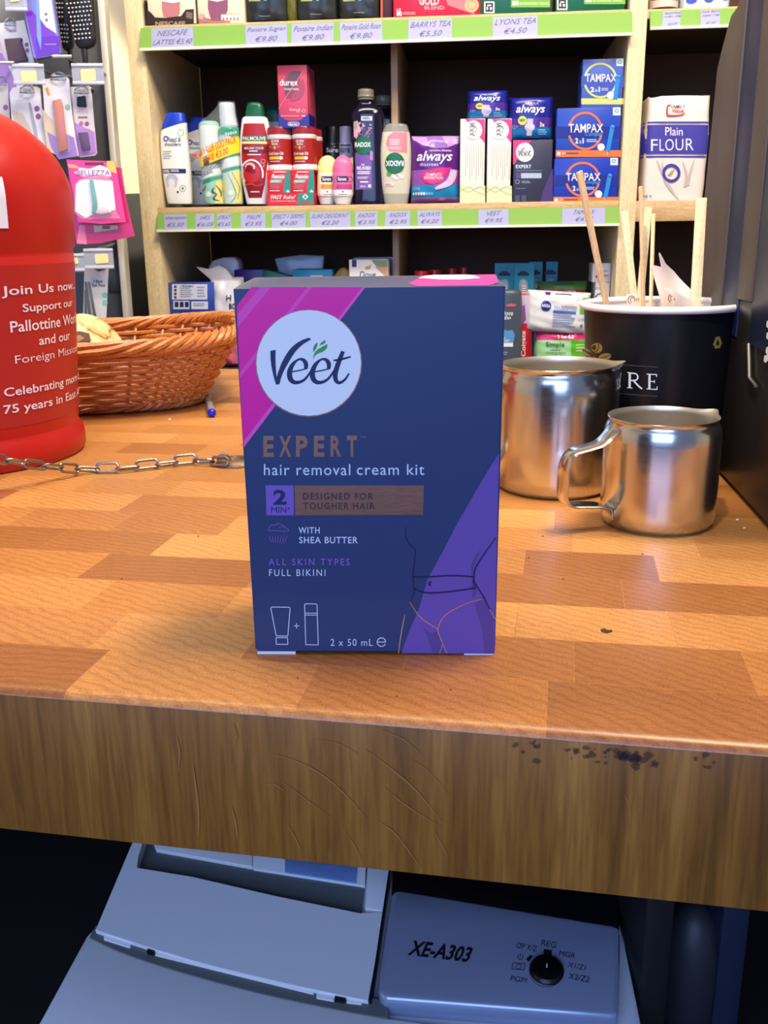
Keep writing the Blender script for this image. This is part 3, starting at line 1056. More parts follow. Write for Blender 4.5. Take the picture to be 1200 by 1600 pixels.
# ---------------------------------------------------------------- steel jugs
STEEL = steel()
INNER = mat((196, 188, 172), 0.42, 0.9)
def jug(loc, Rr, Hh, yaw, label):
    t = empty('milk_jug', Matrix.Translation(loc) @ Matrix.Rotation(yaw, 4, 'Z'), label, 'jug', 'steel milk jugs on the counter')
    k = Rr
    wall = 0.0008
    prof = [(0.0, 0.0012), (k * 0.80, 0.0012), (k * 0.86, 0.0), (k * 0.94, 0.0012), (k * 0.985, 0.0045), (k * 1.0, 0.010), (k * 1.0, Hh * 0.5), (k * 1.0, Hh * 0.80), (k * 0.995, Hh * 0.86), (k * 0.98, Hh * 0.905), (k * 0.955, Hh * 0.94), (k * 0.935, Hh * 0.958),
            (k * 0.93, Hh * 0.97), (k * 0.938, Hh * 0.985), (k * 0.952, Hh), (k * 0.945, Hh + 0.0004), (k * 0.925, Hh * 0.985), (k * 0.915, Hh * 0.97), (k * 0.92, Hh * 0.945), (k * 0.95, Hh * 0.90),
            (k * 0.975, Hh * 0.80), (k * 0.975, Hh * 0.4), (k * 0.975, 0.010), (k * 0.92, 0.003), (0.0, 0.003)]
    seg = 96
    rings = []
    for r_, z in prof:
        rg = []
        for q in range(seg):
            a = 2 * math.pi * q / seg
            f = max(0.0, math.cos(a)) ** 50 * max(0.0, (z - Hh * 0.86) / (Hh * 0.14)) ** 1.2     # pulled spout
            rr = r_ * (1 + 0.13 * f)
            rg.append((rr * math.cos(a), rr * math.sin(a), z + 0.018 * f * Hh))
        rings.append(rg)
    mb = MB()
    mb.loft(rings[:16], STEEL, True, False, False)
    mb.loft(rings[15:], INNER, True, False, False)
    mb.build('jug_body', t)
    # strap handle opposite the spout
    hp = crom([(-k * 0.955, Hh * 0.93), (-k * 1.02, Hh * 0.885), (-k * 1.20, Hh * 0.80), (-k * 1.46, Hh * 0.765), (-k * 1.74, Hh * 0.73), (-k * 1.87, Hh * 0.62), (-k * 1.89, Hh * 0.46), (-k * 1.88, Hh * 0.32), (-k * 1.76, Hh * 0.255), (-k * 1.44, Hh * 0.235), (-k * 1.15, Hh * 0.215), (-k * 1.02, Hh * 0.175), (-k * 1.004, Hh * 0.10)], 6)
    rings = []
    for i, (x, z) in enumerate(hp):
        a, b = hp[max(i - 1, 0)], hp[min(i + 1, len(hp) - 1)]
        dx, dz = b[0] - a[0], b[1] - a[1]
        l = math.hypot(dx, dz)
        nx_, nz_ = -dz / l, dx / l
        hw, th = k * 0.20, 0.0007
        rg = []
        for yy, tt in ((-hw, -0.2), (-hw * 0.9, -1), (0, -1.15), (hw * 0.9, -1), (hw, -0.2), (hw, 0.2), (hw * 0.9, 1), (0, 0.7), (-hw * 0.9, 1), (-hw, 0.2)):
            rg.append((x + nx_ * th * tt, yy, z + nz_ * th * tt))
        rings.append(rg)
    mb = MB()
    mb.loft(rings, STEEL, True)
    mb.build('handle', t)
    return t
J1 = onZ(1025, 815)
jug((J1.x, J1.y, 0), 0.0325, 0.0625, R(17), 'small steel milk jug in front with its strap handle to the left')
J2 = onY(868, 700, 0.612)
jug((J2.x, J2.y, 0), 0.0392, 0.0815, R(-6), 'larger steel milk jug half hidden behind the blue carton')

# ---------------------------------------------------------------- paper cup with stirrers
CU = onY(1034, 471, 0.665)
CZ = CU.z
RT = 0.0545
t = empty('paper_cup', Matrix.Translation((CU.x, CU.y, 0)), 'wide black paper cup with white rim behind the jugs', 'cup')
CB = mat((16, 17, 22), 0.3)
CW = mat((236, 230, 226), 0.45)
RB = RT * 0.81
def crad(z):
    return RB + (RT * 0.965 - RB) * z / CZ
mb = MB()
mb.lathe([(0.0, 0.004), (RB - 0.002, 0.004), (RB - 0.001, 0.0), (RB, 0.0), (crad(CZ * 0.5), CZ * 0.5), (crad(CZ - 0.004), CZ - 0.004)], CB, 80)
fc = lambda x, z, e: (x, -math.sqrt(max(crad(z) ** 2 - x * x, 1e-8)) - e, z)
cm = lambda u, v: (lambda q: (q.x - CU.x, q.z))(onY(u, v, CU.y - 0.045))
pcup = Pr(mb, cm, fc, 0.003, 0.0002)
GOLD = mat((128, 116, 58), 0.5)
LTR = mat((214, 218, 226), 0.5)
LGR = mat((84, 86, 92), 0.5)
for (u, v, a, ra, rb_) in ((947, 551, 10, 5.5, 8.5), (938, 563, -50, 5, 8), (956, 563, 55, 5, 8)):
    pts = []
    for k in range(20):
        x, y = ra * math.cos(k * math.pi / 10), rb_ * math.sin(k * math.pi / 10)
        ca, sa = math.cos(R(a)), math.sin(R(a))
        pts.append((u + x * ca - y * sa, v + x * sa + y * ca))
    pcup.fill(pts, GOLD, 1)
    ca, sa = math.cos(R(a)), math.sin(R(a))
    pcup.stroke([(u + 7 * sa, v - 7 * ca), (u + 1.2 * ca, v), (u - 7 * sa, v + 7 * ca)], 0.8, CB, 2)
# serif capitals C A R E drawn as strokes
def serif(pr_, segs, L=2):
    for pts, w in segs:
        pr_.stroke(pts, w, LTR, L, smooth=len(pts) > 2)
pcup.text('C', 926, 584, 946, 609, LTR, 2)
serif(pcup, [([(953, 608), (964, 584)], 1.2), ([(964, 584), (974, 608)], 3), ([(957, 600), (970, 600)], 1.1)])
serif(pcup, [([(987, 584), (987, 608)], 3), ([(983.5, 584), (990, 584)], 1.2), ([(983.5, 608), (991, 608)], 1.2), ([(987, 584.5), (995, 585), (998, 590), (995, 595), (987, 596)], 2), ([(992, 596), (999, 604), (1004, 608)], 2.4)])
serif(pcup, [([(1014, 584), (1014, 608)], 3), ([(1010, 584.3), (1024, 584.3)], 1.4), ([(1010, 607.6), (1025, 607.6)], 1.4), ([(1014, 595.5), (1021, 595.5)], 1.3), ([(1024, 584), (1024, 588)], 1.2), ([(1025, 603), (1025, 608)], 1.2), ([(1021, 593), (1021, 598)], 1)])
pcup.rect(925, 572, 1026, 572.7, LGR, 1)
pcup.rect(925, 618, 1026, 618.7, LGR, 1)
# recycling triangle
for k in range(3):
    a = R(-90 + 120 * k)
    a2 = R(-90 + 120 * (k + 1))
    cx_, cy_ = 1122, 536
    P1 = (cx_ + 9 * math.cos(a), cy_ + 12 * math.sin(a))
    P2 = (cx_ + 9 * math.cos(a2), cy_ + 12 * math.sin(a2))
    l3 = lambda s: (P1[0] + (P2[0] - P1[0]) * s, P1[1] + (P2[1] - P1[1]) * s)
    pcup.stroke([l3(0.12), l3(0.5), l3(0.72)], 5, GOLD, 1, False)
    pcup.stroke([l3(0.70), l3(0.90)], [8, 1], GOLD, 1, False)
mb.build('cup_wall', t)
mb = MB()
mb.lathe([(crad(0.01) - 0.001, 0.006), (RT * 0.955, CZ - 0.004), (RT * 0.955, CZ)], CW, 80)
mb.lathe([(0.0, 0.0055), (RB - 0.001, 0.0055)], CW, 80)
mb.build('lining', t)['label'] = 'white paper inside'
mb = MB()
mb.tube([(RT * 0.978 * math.cos(2 * math.pi * k / 80), RT * 0.978 * math.sin(2 * math.pi * k / 80), CZ - 0.0022) for k in range(80)], 0.0024, CW, 10, True)
mb.build('rolled_rim', t)['label'] = 'white rolled rim'
STK = wood_grain('birch_stick', (248, 232, 182), (238, 216, 160), (252, 240, 200), (60, 60, 6), 0.55, 1.0, 0.05)
STK2 = wood_grain('brown_birch_stick', (226, 190, 148), (206, 168, 126), (236, 204, 164), (60, 60, 6), 0.55, 1.0, 0.05)
def stick(u0, v0, u1, v1, wpx, dy, dy1, m_, label, tw=0):
    a = onY(u0, v0, CU.y + dy)
    b = onY(u1, v1, CU.y + dy1)
    d = (a - b).normalized()
    # run the stick down to the bottom of the cup
    k = (b.z - 0.012) / d.z
    b2 = b - d * k
    while k > 0.001 and math.hypot(b2.x - CU.x, b2.y - CU.y) > crad(b2.z) - 0.004:
        k -= 0.002
        b2 = b - d * k
    L = (a - b2).length
    xv = Vector((1, 0, 0))
    xv = (xv - d * xv.dot(d)).normalized()
    yv = d.cross(xv)
    xv, yv = xv * math.cos(tw) + yv * math.sin(tw), yv * math.cos(tw) - xv * math.sin(tw)
    w = wpx / FPX * (a - CAM).dot(fw)
    M = Matrix(((xv.x, yv.x, d.x, b2.x), (xv.y, yv.y, d.y, b2.y), (xv.z, yv.z, d.z, b2.z), (0, 0, 0, 1)))
    mb = MB()
    mb.box((0, 0, L / 2), (w, 0.0016, L), m_, 0.0004)
    tag(mb.build('wooden_stirrer', None, M), label, 'stirrer', 'wooden stirrers in the paper cup')
stick(905, 268, 946, 468, 12, -0.040, -0.020, STK2, 'longest brown stirrer leaning far left out of the paper cup', R(35))
stick(975, 330, 991, 470, 12, 0.0, 0.006, STK, 'pale broad stirrer leaning left, second from the left in the cup')
stick(1001, 291, 1005, 468, 7.0, -0.012, -0.014, STK2, 'thin brown stirrer seen nearly edge on near the cup middle', R(30))
stick(1013, 324, 1000, 470, 11.5, 0.006, 0.010, STK, 'pale stirrer tilted right behind the thin brown stirrer')
stick(1021, 334, 1017, 470, 6.5, -0.002, -0.004, STK, 'narrow pale stirrer just left of the torn paper sleeve', R(40))
stick(1096, 309, 1087, 470, 17, -0.010, -0.016, STK, 'broadest pale stirrer upright at the right in the cup')
PAP = mat((240, 218, 202), 0.7)
LOGO = mat((150, 84, 56), 0.6)
def sleeve(pts, dy, label, logo=None, bend=0.004):
    y0 = CU.y + dy
    q = [onY(u, v, y0) for u, v in pts]
    c = Vector((sum(a.x for a in q) / len(q), y0, min(a.z for a in q)))
    mb = MB()
    f = lambda x, z, e: (x, bend * math.sin(x * 160) - 0.0015 * math.sin(z * 140) - e, z)
    for off, m_ in ((0.0, PAP), (-0.0007, PAP)):
        p_ = Pr(mb, lambda u, v: (lambda a: (a.x - c.x, a.z - c.z))(onY(u, v, y0)), f, 0.004, 1.0)
        p_.fill(pts, m_, off)
    if logo:
        p_ = Pr(mb, lambda u, v: (lambda a: (a.x - c.x, a.z - c.z))(onY(u, v, y0)), f, 0.004, 0.0003)
        u, v = logo
        p_.ring(u, v, 6, 1.2, LOGO, 1, 6, 110, 330)
        p_.ring(u + 1, v, 3.2, 1.0, LOGO, 1, 3.2, 100, 320)
        p_.text('m', u + 4, v - 2, u + 12, v + 3, LOGO, 1)
    tag(mb.build('paper_sleeve', None, Matrix.Translation(c)), label, 'paper sleeve', 'torn paper sleeves in the paper cup')
sleeve([(1016, 416), (1020, 414), (1032, 417), (1027, 397), (1028, 394), (1040, 412), (1056, 424), (1070, 440), (1083, 455), (1083, 500), (1036, 505), (1030, 470)], -0.004, 'torn pinkish paper sleeve with a spiky tip behind the other', (1050, 466))
sleeve([(1034, 449), (1048, 452), (1068, 463), (1083, 470), (1082, 500), (1060, 500), (1052, 466), (1040, 455)], -0.020, 'curled torn paper sleeve lying lower in front', None)
sleeve([(978, 460), (994, 459), (996, 500), (980, 500)], -0.022, 'short paper sleeve round the second stirrer with brown print', (986, 468), 0.001)

# ---------------------------------------------------------------- coffee machine on the right
fa = onZ(1200, 838)
fb = onZ(1125, 752)
yaw = math.atan2(fb.x - fa.x, fb.y - fa.y)
MM = Matrix.Translation((fa.x, fa.y, 0)) @ Matrix.Rotation(-yaw, 4, 'Z')    # local y runs back along the left face, x into the machine
MI = MM.inverted()
def mf(u, v, x=0.0):
    o = MI @ CAM
    d = MI.to_3x3() @ ray(u, v)
    q = o + d * ((x - o.x) / d.x)
    return q.y, q.z
t = empty('coffee_machine', MM, 'tall black machine with dark grey and navy side panels at the right edge', 'machine')
CHAR = mat((84, 76, 72), 0.5)
NVY = mat((22, 36, 72), 0.4)
GLB = mat((30, 26, 25), 0.33)
TOPZ = 0.62
yF = mf(1101, 306)[0]
y1 = mf(1136, 340)[0]
y2 = mf(1161, 350)[0]
y3 = mf(1184, 350)[0]
z1 = mf(1116, 140)[1]
def sidepanel(name, pts, x0, x1, m_, bev=0.0015):
    """outline in (y, z) of the left face, thickness from x0 to x1"""
    mb = MB()
    mb.prism([(a, b) for a, b in pts], x0, x1, m_, bev, Matrix(((0, 1, 0, 0), (1, 0, 0, 0), (0, 0, 1, 0), (0, 0, 0, 1))))
    return mb.build(name, t)
tc_ = [mf(1101, 306), mf(1116, 150), mf(1120, 108), mf(1126, 82), mf(1136, 44), mf(1142, 23), mf(1152, 9), mf(1168, -2)]
cz = [(min(a, yF), b) for a, b in tc_]
zq = mf(1130, 520)[1]
sidepanel('rear_column', [(yF, zq), (y1, zq), (y1, cz[-1][1] + 0.05)] + [(a, b) for a, b in cz[::-1] if a > y1] + [(yF, cz[0][1])], 0.0, 0.22, CHAR)
zt = cz[-1][1] + 0.05
sidepanel('navy_panel', [(y2, zq), (y1, zq), (y1, zt), (y2, zt)], 0.0015, 0.22, NVY, 0.0005)
zl = mf(1160, 470)[1]
sidepanel('grey_panel', [(y3, zl), (y2, zl), (y2, zt), (y3, zt)], 0.0, 0.22, CHAR)
zn = mf(1172, 540)[1]
sidepanel('front_panel', [(-0.02, zn), (y3, zn), (y3, zt), (-0.02, zt)], 0.001, 0.22, NVY, 0.0005)
o = sidepanel('lower_body', [(0.0, 0.0035), (yF, 0.0035), (yF, zq), (y2, zq), (y2, zl), (y3, zl), (y3, zn), (0.0, zn)], 0.002, 0.22, GLB)
mb = MB()
a, b = mf(1169, 537, -0.001), mf(1170, 590, -0.001)
c = mf(1180, 603, -0.001)
mb.tube([(-0.0006, a[0], a[1]), (-0.0006, b[0], b[1]), (-0.0006, c[0], c[1])], 0.0011, mat((170, 165, 150), 0.25, 0.9), 8)
mb.build('chrome_clip', t)['label'] = 'small bent chrome clip'
mb = MB()
pm = Pr(mb, lambda u, v: mf(u, v), lambda y, z, e: (0.001 - e, y, z), None, 0.0003)
for k, (u, v) in enumerate(((1197, 508), (1197, 526), (1196, 549), (1193, 562))):
    pm.fill([(u, v - 6), (u + 6, v - 9), (u + 7, v), (u + 2, v + 5), (u - 1, v + 2)], mat((225, 228, 232), 0.4), 2)
mb.build('white_lettering', t)

# ---------------------------------------------------------------- cash register under the counter
rp = CAM + ray(600, 1500) * 0.60
RF = Fr(rp, R(-10.7), R(8))
KP = mat((230, 234, 236), 0.45)
KP2 = mat((210, 214, 220), 0.45)
KD = mat((96, 104, 104), 0.5)  # darker grey: shade of the paper recess and cover step put into the colour
t = empty('cash_register', RF.M, 'grey cash register with printer cover and mode key under the counter', 'cash register')
def slab(mb, pts, z0, z1, m_, bev=0.0015):
    q = [RF.pz(u, v, z1) for u, v in pts]
    mb.prism([(a, b) for a, b in q], z0, z1, m_, bev, Matrix(((1, 0, 0, 0), (0, 0, 1, 0), (0, 1, 0, 0), (0, 0, 0, 1))))
def rprint(mb, z):
    return Pr(mb, lambda u, v: RF.pz(u, v, z), lambda x, y, e: (x, y, z + e), None, 0.0002)
mb = MB()
slab(mb, [(5, 1700), (135, 1462), (158, 1440), (232, 1270), (960, 1390), (1002, 1600), (1015, 1700)], -0.090, -0.006, KP2, 0.002)
mb.build('housing', t)
mb = MB()
cv = crom([(138, 1462), (200, 1490), (300, 1522), (420, 1553), (540, 1578), (606, 1590)], 6)
slab(mb, cv + [(1000, 1640), (1012, 1690), (10, 1690)], -0.02, 0.0005, KP, 0.002)
mb.build('key_panel', t)
mb = MB()
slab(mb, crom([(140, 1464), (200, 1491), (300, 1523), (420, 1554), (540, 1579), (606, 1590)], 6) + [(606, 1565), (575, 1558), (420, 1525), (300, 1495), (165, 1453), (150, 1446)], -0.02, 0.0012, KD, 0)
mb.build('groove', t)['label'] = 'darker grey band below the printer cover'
mb = MB()
bt_ = crom([(150, 1452), (165, 1458), (300, 1500), (420, 1530), (520, 1552), (575, 1563)], 6)
slab(mb, bt_ + [(592, 1470), (600, 1425), (562, 1427), (430, 1400), (300, 1370), (214, 1356), (216, 1338), (228, 1300), (214, 1300)], -0.012, 0.0045, KP, 0)
slab(mb, [(600, 1424), (570, 1418), (576, 1330), (615, 1330)], -0.012, 0.0045, KP, 0.0008)
pr_ = rprint(mb, 0.0045)
mb.build('printer_cover', t)
mb = MB()
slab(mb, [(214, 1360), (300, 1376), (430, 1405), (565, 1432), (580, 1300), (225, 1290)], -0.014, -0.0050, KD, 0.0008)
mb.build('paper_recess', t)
mb = MB()
slab(mb, [(240, 1318), (244, 1327), (394, 1354), (394, 1300), (245, 1290)], -0.006, -0.002, WHITE, 0.0004)
slab(mb, [(394, 1354), (396, 1357), (570, 1384), (574, 1310), (394, 1300)], -0.006, -0.003, KP, 0.0004)
mb.build('paper_lid', t)
mb = MB()
slab(mb, [(445, 1340), (445, 1362), (556, 1379), (560, 1340)], -0.0032, -0.0018, mat((120, 150, 205), 0.12, bump=0.6, bscale=120), 0.0005)
mb.build('clear_window', t)
mb = MB()
for ax in ((163, 1459), (243, 1491), (494, 1548), (541, 1562)):
    pass
slab(mb, [(162, 1459), (205, 1471), (203, 1480), (162, 1467)], -0.004, 0.0025, WHITE, 0.0006)
slab(mb, [(243, 1486), (490, 1548), (490, 1553), (242, 1492)], -0.004, 0.0022, WHITE, 0.0006)
slab(mb, [(495, 1549), (524, 1556), (522, 1564), (494, 1559)], -0.004, 0.0022, WHITE, 0.0006)
slab(mb, [(542, 1558), (566, 1563), (565, 1569), (541, 1566)], -0.004, 0.0022, WHITE, 0.0006)
mb.build('cover_tab', t)['label'] = 'worn white tabs along the cover edge'
mb = MB()
pr_ = rprint(mb, 0.0)
slab(mb, [(231, 1480), (242, 1483), (240, 1491), (229, 1488)], -0.004, 0.0030, BLACK, 0.0003)
mb.build('slot', t)
mb = MB()
slab(mb, [(524, 1553), (541, 1557), (539, 1565), (522, 1562)], -0.004, 0.0030, BLACK, 0.0003)
mb.build('slot', t)
mb = MB()
slab(mb, [(610, 1340), (613, 1340), (580, 1563), (577, 1563)], -0.004, 0.0047, BLACK, 0.0002)
mb.build('seam', t)
GLS = mat((158, 170, 198), 0.2, 0.35)
mb = MB()
slab(mb, [(612, 1394), (622, 1388), (962, 1444), (969, 1452), (968, 1580), (962, 1588), (600, 1560), (590, 1548), (592, 1520), (604, 1440)], -0.010, 0.0085, GLS, 0.003)
pr_ = rprint(mb, 0.0085)
T1 = mat((26, 22, 30), 0.4)
pr_.quadtext('XE-A303', (636, 1493), (734, 1505), (641, 1469), T1, 2, 0.025, 0.25)
T2 = mat((50, 52, 66), 0.4)
for s_, bl, br, tl in (('REG', (845, 1478), (868, 1482), (847, 1469), ), ('OP X/Z', (806, 1482), (838, 1488), (808, 1473)), ('MGR', (873, 1494), (898, 1498), (875, 1486)), ('X1/Z1', (887, 1512), (914, 1517), (889, 1504)), ('X2/Z2', (888, 1530), (920, 1536), (890, 1521)), ('PGM', (797, 1533), (822, 1537), (799, 1525))):
    pr_.quadtext(s_, bl, br, tl, T2, 2, 0.0)
pr_.ring(813, 1496, 4, 1, T2, 2, 4, -50, 230)
pr_.rect(812.5, 1490, 813.5, 1496, T2, 2)
pr_.ring(810, 1511, 4.5, 0.8, T2, 2, 3.5)
for a_, b_ in (((801, 1505), (820, 1507)), ((820, 1507), (819, 1516)), ((819, 1516), (800, 1515)), ((800, 1515), (801, 1505))):
    pr_.stroke([a_, b_], 0.9, T2, 2, False)
pr_.ring(854, 1518, 27, 0.7, T2, 2, 25, 0, 360)
pr_.quadtext('l', (850, 1492), (862, 1494), (850, 1486), T1, 2)
pr_.fill([(850, 1484), (862, 1486), (861, 1491), (849, 1489)], T1, 3)
pr_.fill([(822, 1500), (829, 1493), (832, 1496), (826, 1504)], T1, 3)
mb.build('mode_panel', t)['label'] = 'glossy silver blue panel'
mb = MB()
slab(mb, [(614, 1340), (612, 1392), (968, 1448), (962, 1370)], -0.008, 0.0075, mat((12, 12, 16), 0.15), 0.001)
mb.build('display_window', t)['label'] = 'black glossy display'
mb = MB()
kx, ky = RF.pz(854, 1517, 0.0085)
mb.lathe([(0.0104, 0.0), (0.0104, 0.0012), (0.0098, 0.0016), (0.0094, 0.0030), (0.0088, 0.0034), (0.0, 0.0032)], mat((10, 10, 12), 0.35), 36, Matrix.Translation((kx, ky, 0.0085)))
mb.box((kx, ky + 0.001, 0.0118), (0.0007, 0.0026, 0.0004), WHITE)
mb.build('mode_key', t)['label'] = 'round black key switch'

# dim things right of the register
sz = -0.405
a = onY(1080, 1480, 0.52)
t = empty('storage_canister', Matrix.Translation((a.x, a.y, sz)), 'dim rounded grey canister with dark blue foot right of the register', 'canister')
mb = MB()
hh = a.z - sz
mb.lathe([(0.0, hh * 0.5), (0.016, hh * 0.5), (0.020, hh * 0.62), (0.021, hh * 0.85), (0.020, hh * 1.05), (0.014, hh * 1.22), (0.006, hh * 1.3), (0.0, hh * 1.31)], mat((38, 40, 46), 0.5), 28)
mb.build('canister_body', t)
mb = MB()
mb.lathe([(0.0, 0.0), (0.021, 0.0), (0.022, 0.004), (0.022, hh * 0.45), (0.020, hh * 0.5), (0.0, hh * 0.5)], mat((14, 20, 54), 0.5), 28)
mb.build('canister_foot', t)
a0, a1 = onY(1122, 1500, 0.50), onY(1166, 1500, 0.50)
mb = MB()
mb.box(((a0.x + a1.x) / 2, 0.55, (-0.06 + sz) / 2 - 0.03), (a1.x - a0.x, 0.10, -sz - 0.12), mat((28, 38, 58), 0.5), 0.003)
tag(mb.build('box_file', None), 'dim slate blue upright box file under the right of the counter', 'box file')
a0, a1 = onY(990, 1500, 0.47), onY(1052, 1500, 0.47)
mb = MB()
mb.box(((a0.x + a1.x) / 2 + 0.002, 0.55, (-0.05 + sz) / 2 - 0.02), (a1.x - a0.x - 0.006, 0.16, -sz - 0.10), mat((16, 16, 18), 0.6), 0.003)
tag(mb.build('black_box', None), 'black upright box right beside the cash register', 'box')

# ---------------------------------------------------------------- shelving
PINE = wood_grain('pale_pine', (240, 220, 174), (228, 204, 152), (246, 230, 190), (26, 26, 2.2), 0.5, 1.0, 0.06)
PINEH = wood_grain('pale_pine_board', (222, 186, 132), (204, 164, 110), (232, 200, 150), (2.2, 26, 26), 0.5, 1.0, 0.06)
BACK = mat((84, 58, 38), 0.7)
GREEN = mat((122, 168, 66), 0.6)
LIP = mat((232, 236, 214), 0.2)
PLAB = mat((158, 160, 196), 0.55)
PEN = mat((92, 90, 124), 0.6)
XL0, XL1 = SH.px(207, 170)[0], SH.px(234, 170)[0]
XR0, XR1 = SH.px(976, 160)[0], SH.px(1003, 160)[0]
XM0, XM1 = SH.px(611, 140, 0.068)[0], SH.px(621.5, 140, 0.068)[0]
XE = XR1 + 0.46
ZM = SH.px(600, 319)[1]              # top of the middle board
ZU = SH.px(600, 27.5)[1]             # top of the upper board
ZB = SH.px(600, 578)[1]              # bottom board
ZR = SH.px(1050, 313, 0)[1]
SD = 0.34
t = empty('shelf_unit', SH.M @ Matrix.Translation((0, 0, -0.95)), 'pale wooden shop shelving with green price rails behind the counter', 'shelving')
OZ = 0.95
def sbox(name, x0, x1, y0, y1, z0, z1, m_, bev=0.001):
    mb = MB()
    mb.box(((x0 + x1) / 2, (y0 + y1) / 2, (z0 + z1) / 2 + OZ), (x1 - x0, y1 - y0, z1 - z0), m_, bev)
    return mb.build(name, t)
sbox('side_panel', XL0, XL1, 0.0, SD, -0.95, 1.1, PINE)
sbox('side_panel', XR0, XR1, -0.004, SD, -0.95, 1.1, PINE)
sbox('side_panel', XE, XE + 0.025, 0.0, SD, -0.95, 1.1, PINE)
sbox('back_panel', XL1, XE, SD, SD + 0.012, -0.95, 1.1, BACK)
TH = 0.014
BRD = mat((58, 42, 28), 0.65)  # board bodies darkened: shade under the shelves put into the colour
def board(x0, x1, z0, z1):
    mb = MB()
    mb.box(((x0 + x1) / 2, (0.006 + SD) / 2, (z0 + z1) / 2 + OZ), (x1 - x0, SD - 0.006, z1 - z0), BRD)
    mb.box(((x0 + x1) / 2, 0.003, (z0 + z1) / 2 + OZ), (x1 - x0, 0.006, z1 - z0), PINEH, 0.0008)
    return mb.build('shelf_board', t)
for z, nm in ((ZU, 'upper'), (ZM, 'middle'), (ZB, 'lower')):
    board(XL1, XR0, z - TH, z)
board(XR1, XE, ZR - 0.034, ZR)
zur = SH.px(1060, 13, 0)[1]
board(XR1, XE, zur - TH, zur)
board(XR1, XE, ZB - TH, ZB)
sbox('divider', XM0, XM1, 0.068, SD, ZM, ZU - TH, mat((196, 160, 124), 0.5))
sbox('divider', XM0, XM1, 0.068, SD, ZB, ZM - TH, mat((196, 160, 124), 0.5))
def rail(x0, x1, z0, z1, labels):
    mb = MB()
    pts = [(-0.0015, z1), (-0.005, z1), (-0.014, z0), (-0.017, z0), (-0.017, z0 - 0.0022), (-0.0105, z0 - 0.0022), (-0.0015, z1 - 0.006)]
    n = len(pts)
    mb.add([(x, y, z + OZ) for x in (x0, x1) for y, z in pts], [[i, (i + 1) % n, n + (i + 1) % n, n + i] for i in range(n)] + [list(range(n)), list(range(n, 2 * n))], GREEN)
    mb.box(((x0 + x1) / 2, -0.0158, z0 - 0.0004 + OZ), (x1 - x0, 0.005, 0.0042), LIP)
    ra = mb.build('price_rail', t)
    def f(x, z, e):
        k = (z - z0) / (z1 - z0)
        return (x, -0.014 + 0.009 * k - e - 0.0003, z + OZ)
    for u0, u1, rows in labels:
        mb = MB()
        xa, xb = SH.px(u0, (0), -0.01)[0], SH.px(u1, 0, -0.01)[0]
        # use the rail's own height for the pixel row
        vz = lambda u, z: z
        xa = SH.px(u0, rail.v, -0.01)[0]
        xb = SH.px(u1, rail.v, -0.01)[0]
        za, zc = z0 + 0.002, z1 - 0.0015
        sk = random.uniform(-0.002, 0.002)
        p_ = Pr(mb, None, f, None, 0.0004)
        p_.fill([(xa, za), (xb, za), (xb + sk, zc), (xa + sk, zc)], PLAB, 1)
        n_ = len(rows)
        for i, r_ in enumerate(rows):
            hh = (zc - za) / (n_ + 0.2)
            b_ = zc - hh * (i + 1) + hh * 0.1
            wd_ = min(len(r_) * hh * 0.52, (xb - xa) * 0.92)
            xs = (xa + xb) / 2 - wd_ / 2 + sk
            p_.quadtext(r_, (xs, b_), (xs + wd_, b_ + 0.001), (xs + 0.002, b_ + hh * 0.62), PEN, 2, 0, 0.2)
        mb.build('price_label', ra)
rail.v = 50
zt0, zt1 = SH.px(600, 65.5, -0.014)[1], SH.px(600, 31, -0.005)[1]
rail(XL1 - 0.004, XR0 + 0.004, zt0, zt1, [(236, 302, ('NESCAFE', 'LATTES €5.40')), (384, 449, ('Ponaire Sugran', '€9.80')), (455, 521, ('Ponaire Indian', '€9.80')), (532, 598, ('Ponaire Gold Roan', '€9.80')), (638, 706, ('BARRYS TEA', '€5.50')), (770, 840, ('LYONS TEA', '€4.50'))])
rail.v = 340
zm0, zm1 = SH.px(600, 355.5, -0.014)[1], SH.px(600, 328.5, -0.005)[1]
rail(XL1 + 0.001, XR0, zm0, zm1, [(257, 292, ('shampoo', '€5.50')), (305, 334, ('HRS', '€6.05')), (340, 362, ('SPRAY', '€5.65')), (376, 415, ('PALM', '€3.95')), (425, 478, ('SPECT 1 500MG', '€4.00')), (485, 548, ('SURE DEODRNT', '€2.20')), (555, 590, ('RADOX', '€3.95')), (601, 640, ('RADOX', '€2.95')), (653, 691, ('ALWAYS', '€4.20')), (748, 795, ('VEET', '€9.95')), (878, 945, ('TAMPAX', '€4.35'))])
rail.v = 35
zr0, zr1 = SH.px(1060, 43, -0.014)[1], SH.px(1060, 15.5, -0.005)[1]
rail(XR1 + 0.004, XE, zr0, zr1, [(1034, 1062, ('Maxwell House', 'coffee 100g', '', '€2.00')), (1094, 1124, ('Daily Basics', 'sugar 1kg', '', '€1.45'))])

def P(u0, v0, u1, v1, oy=0.012, d=0.05, zb=None, front=True, rz=0):
    return Prod(SH, u0, v0, u1, v1, oy, d, zb, front, rz)

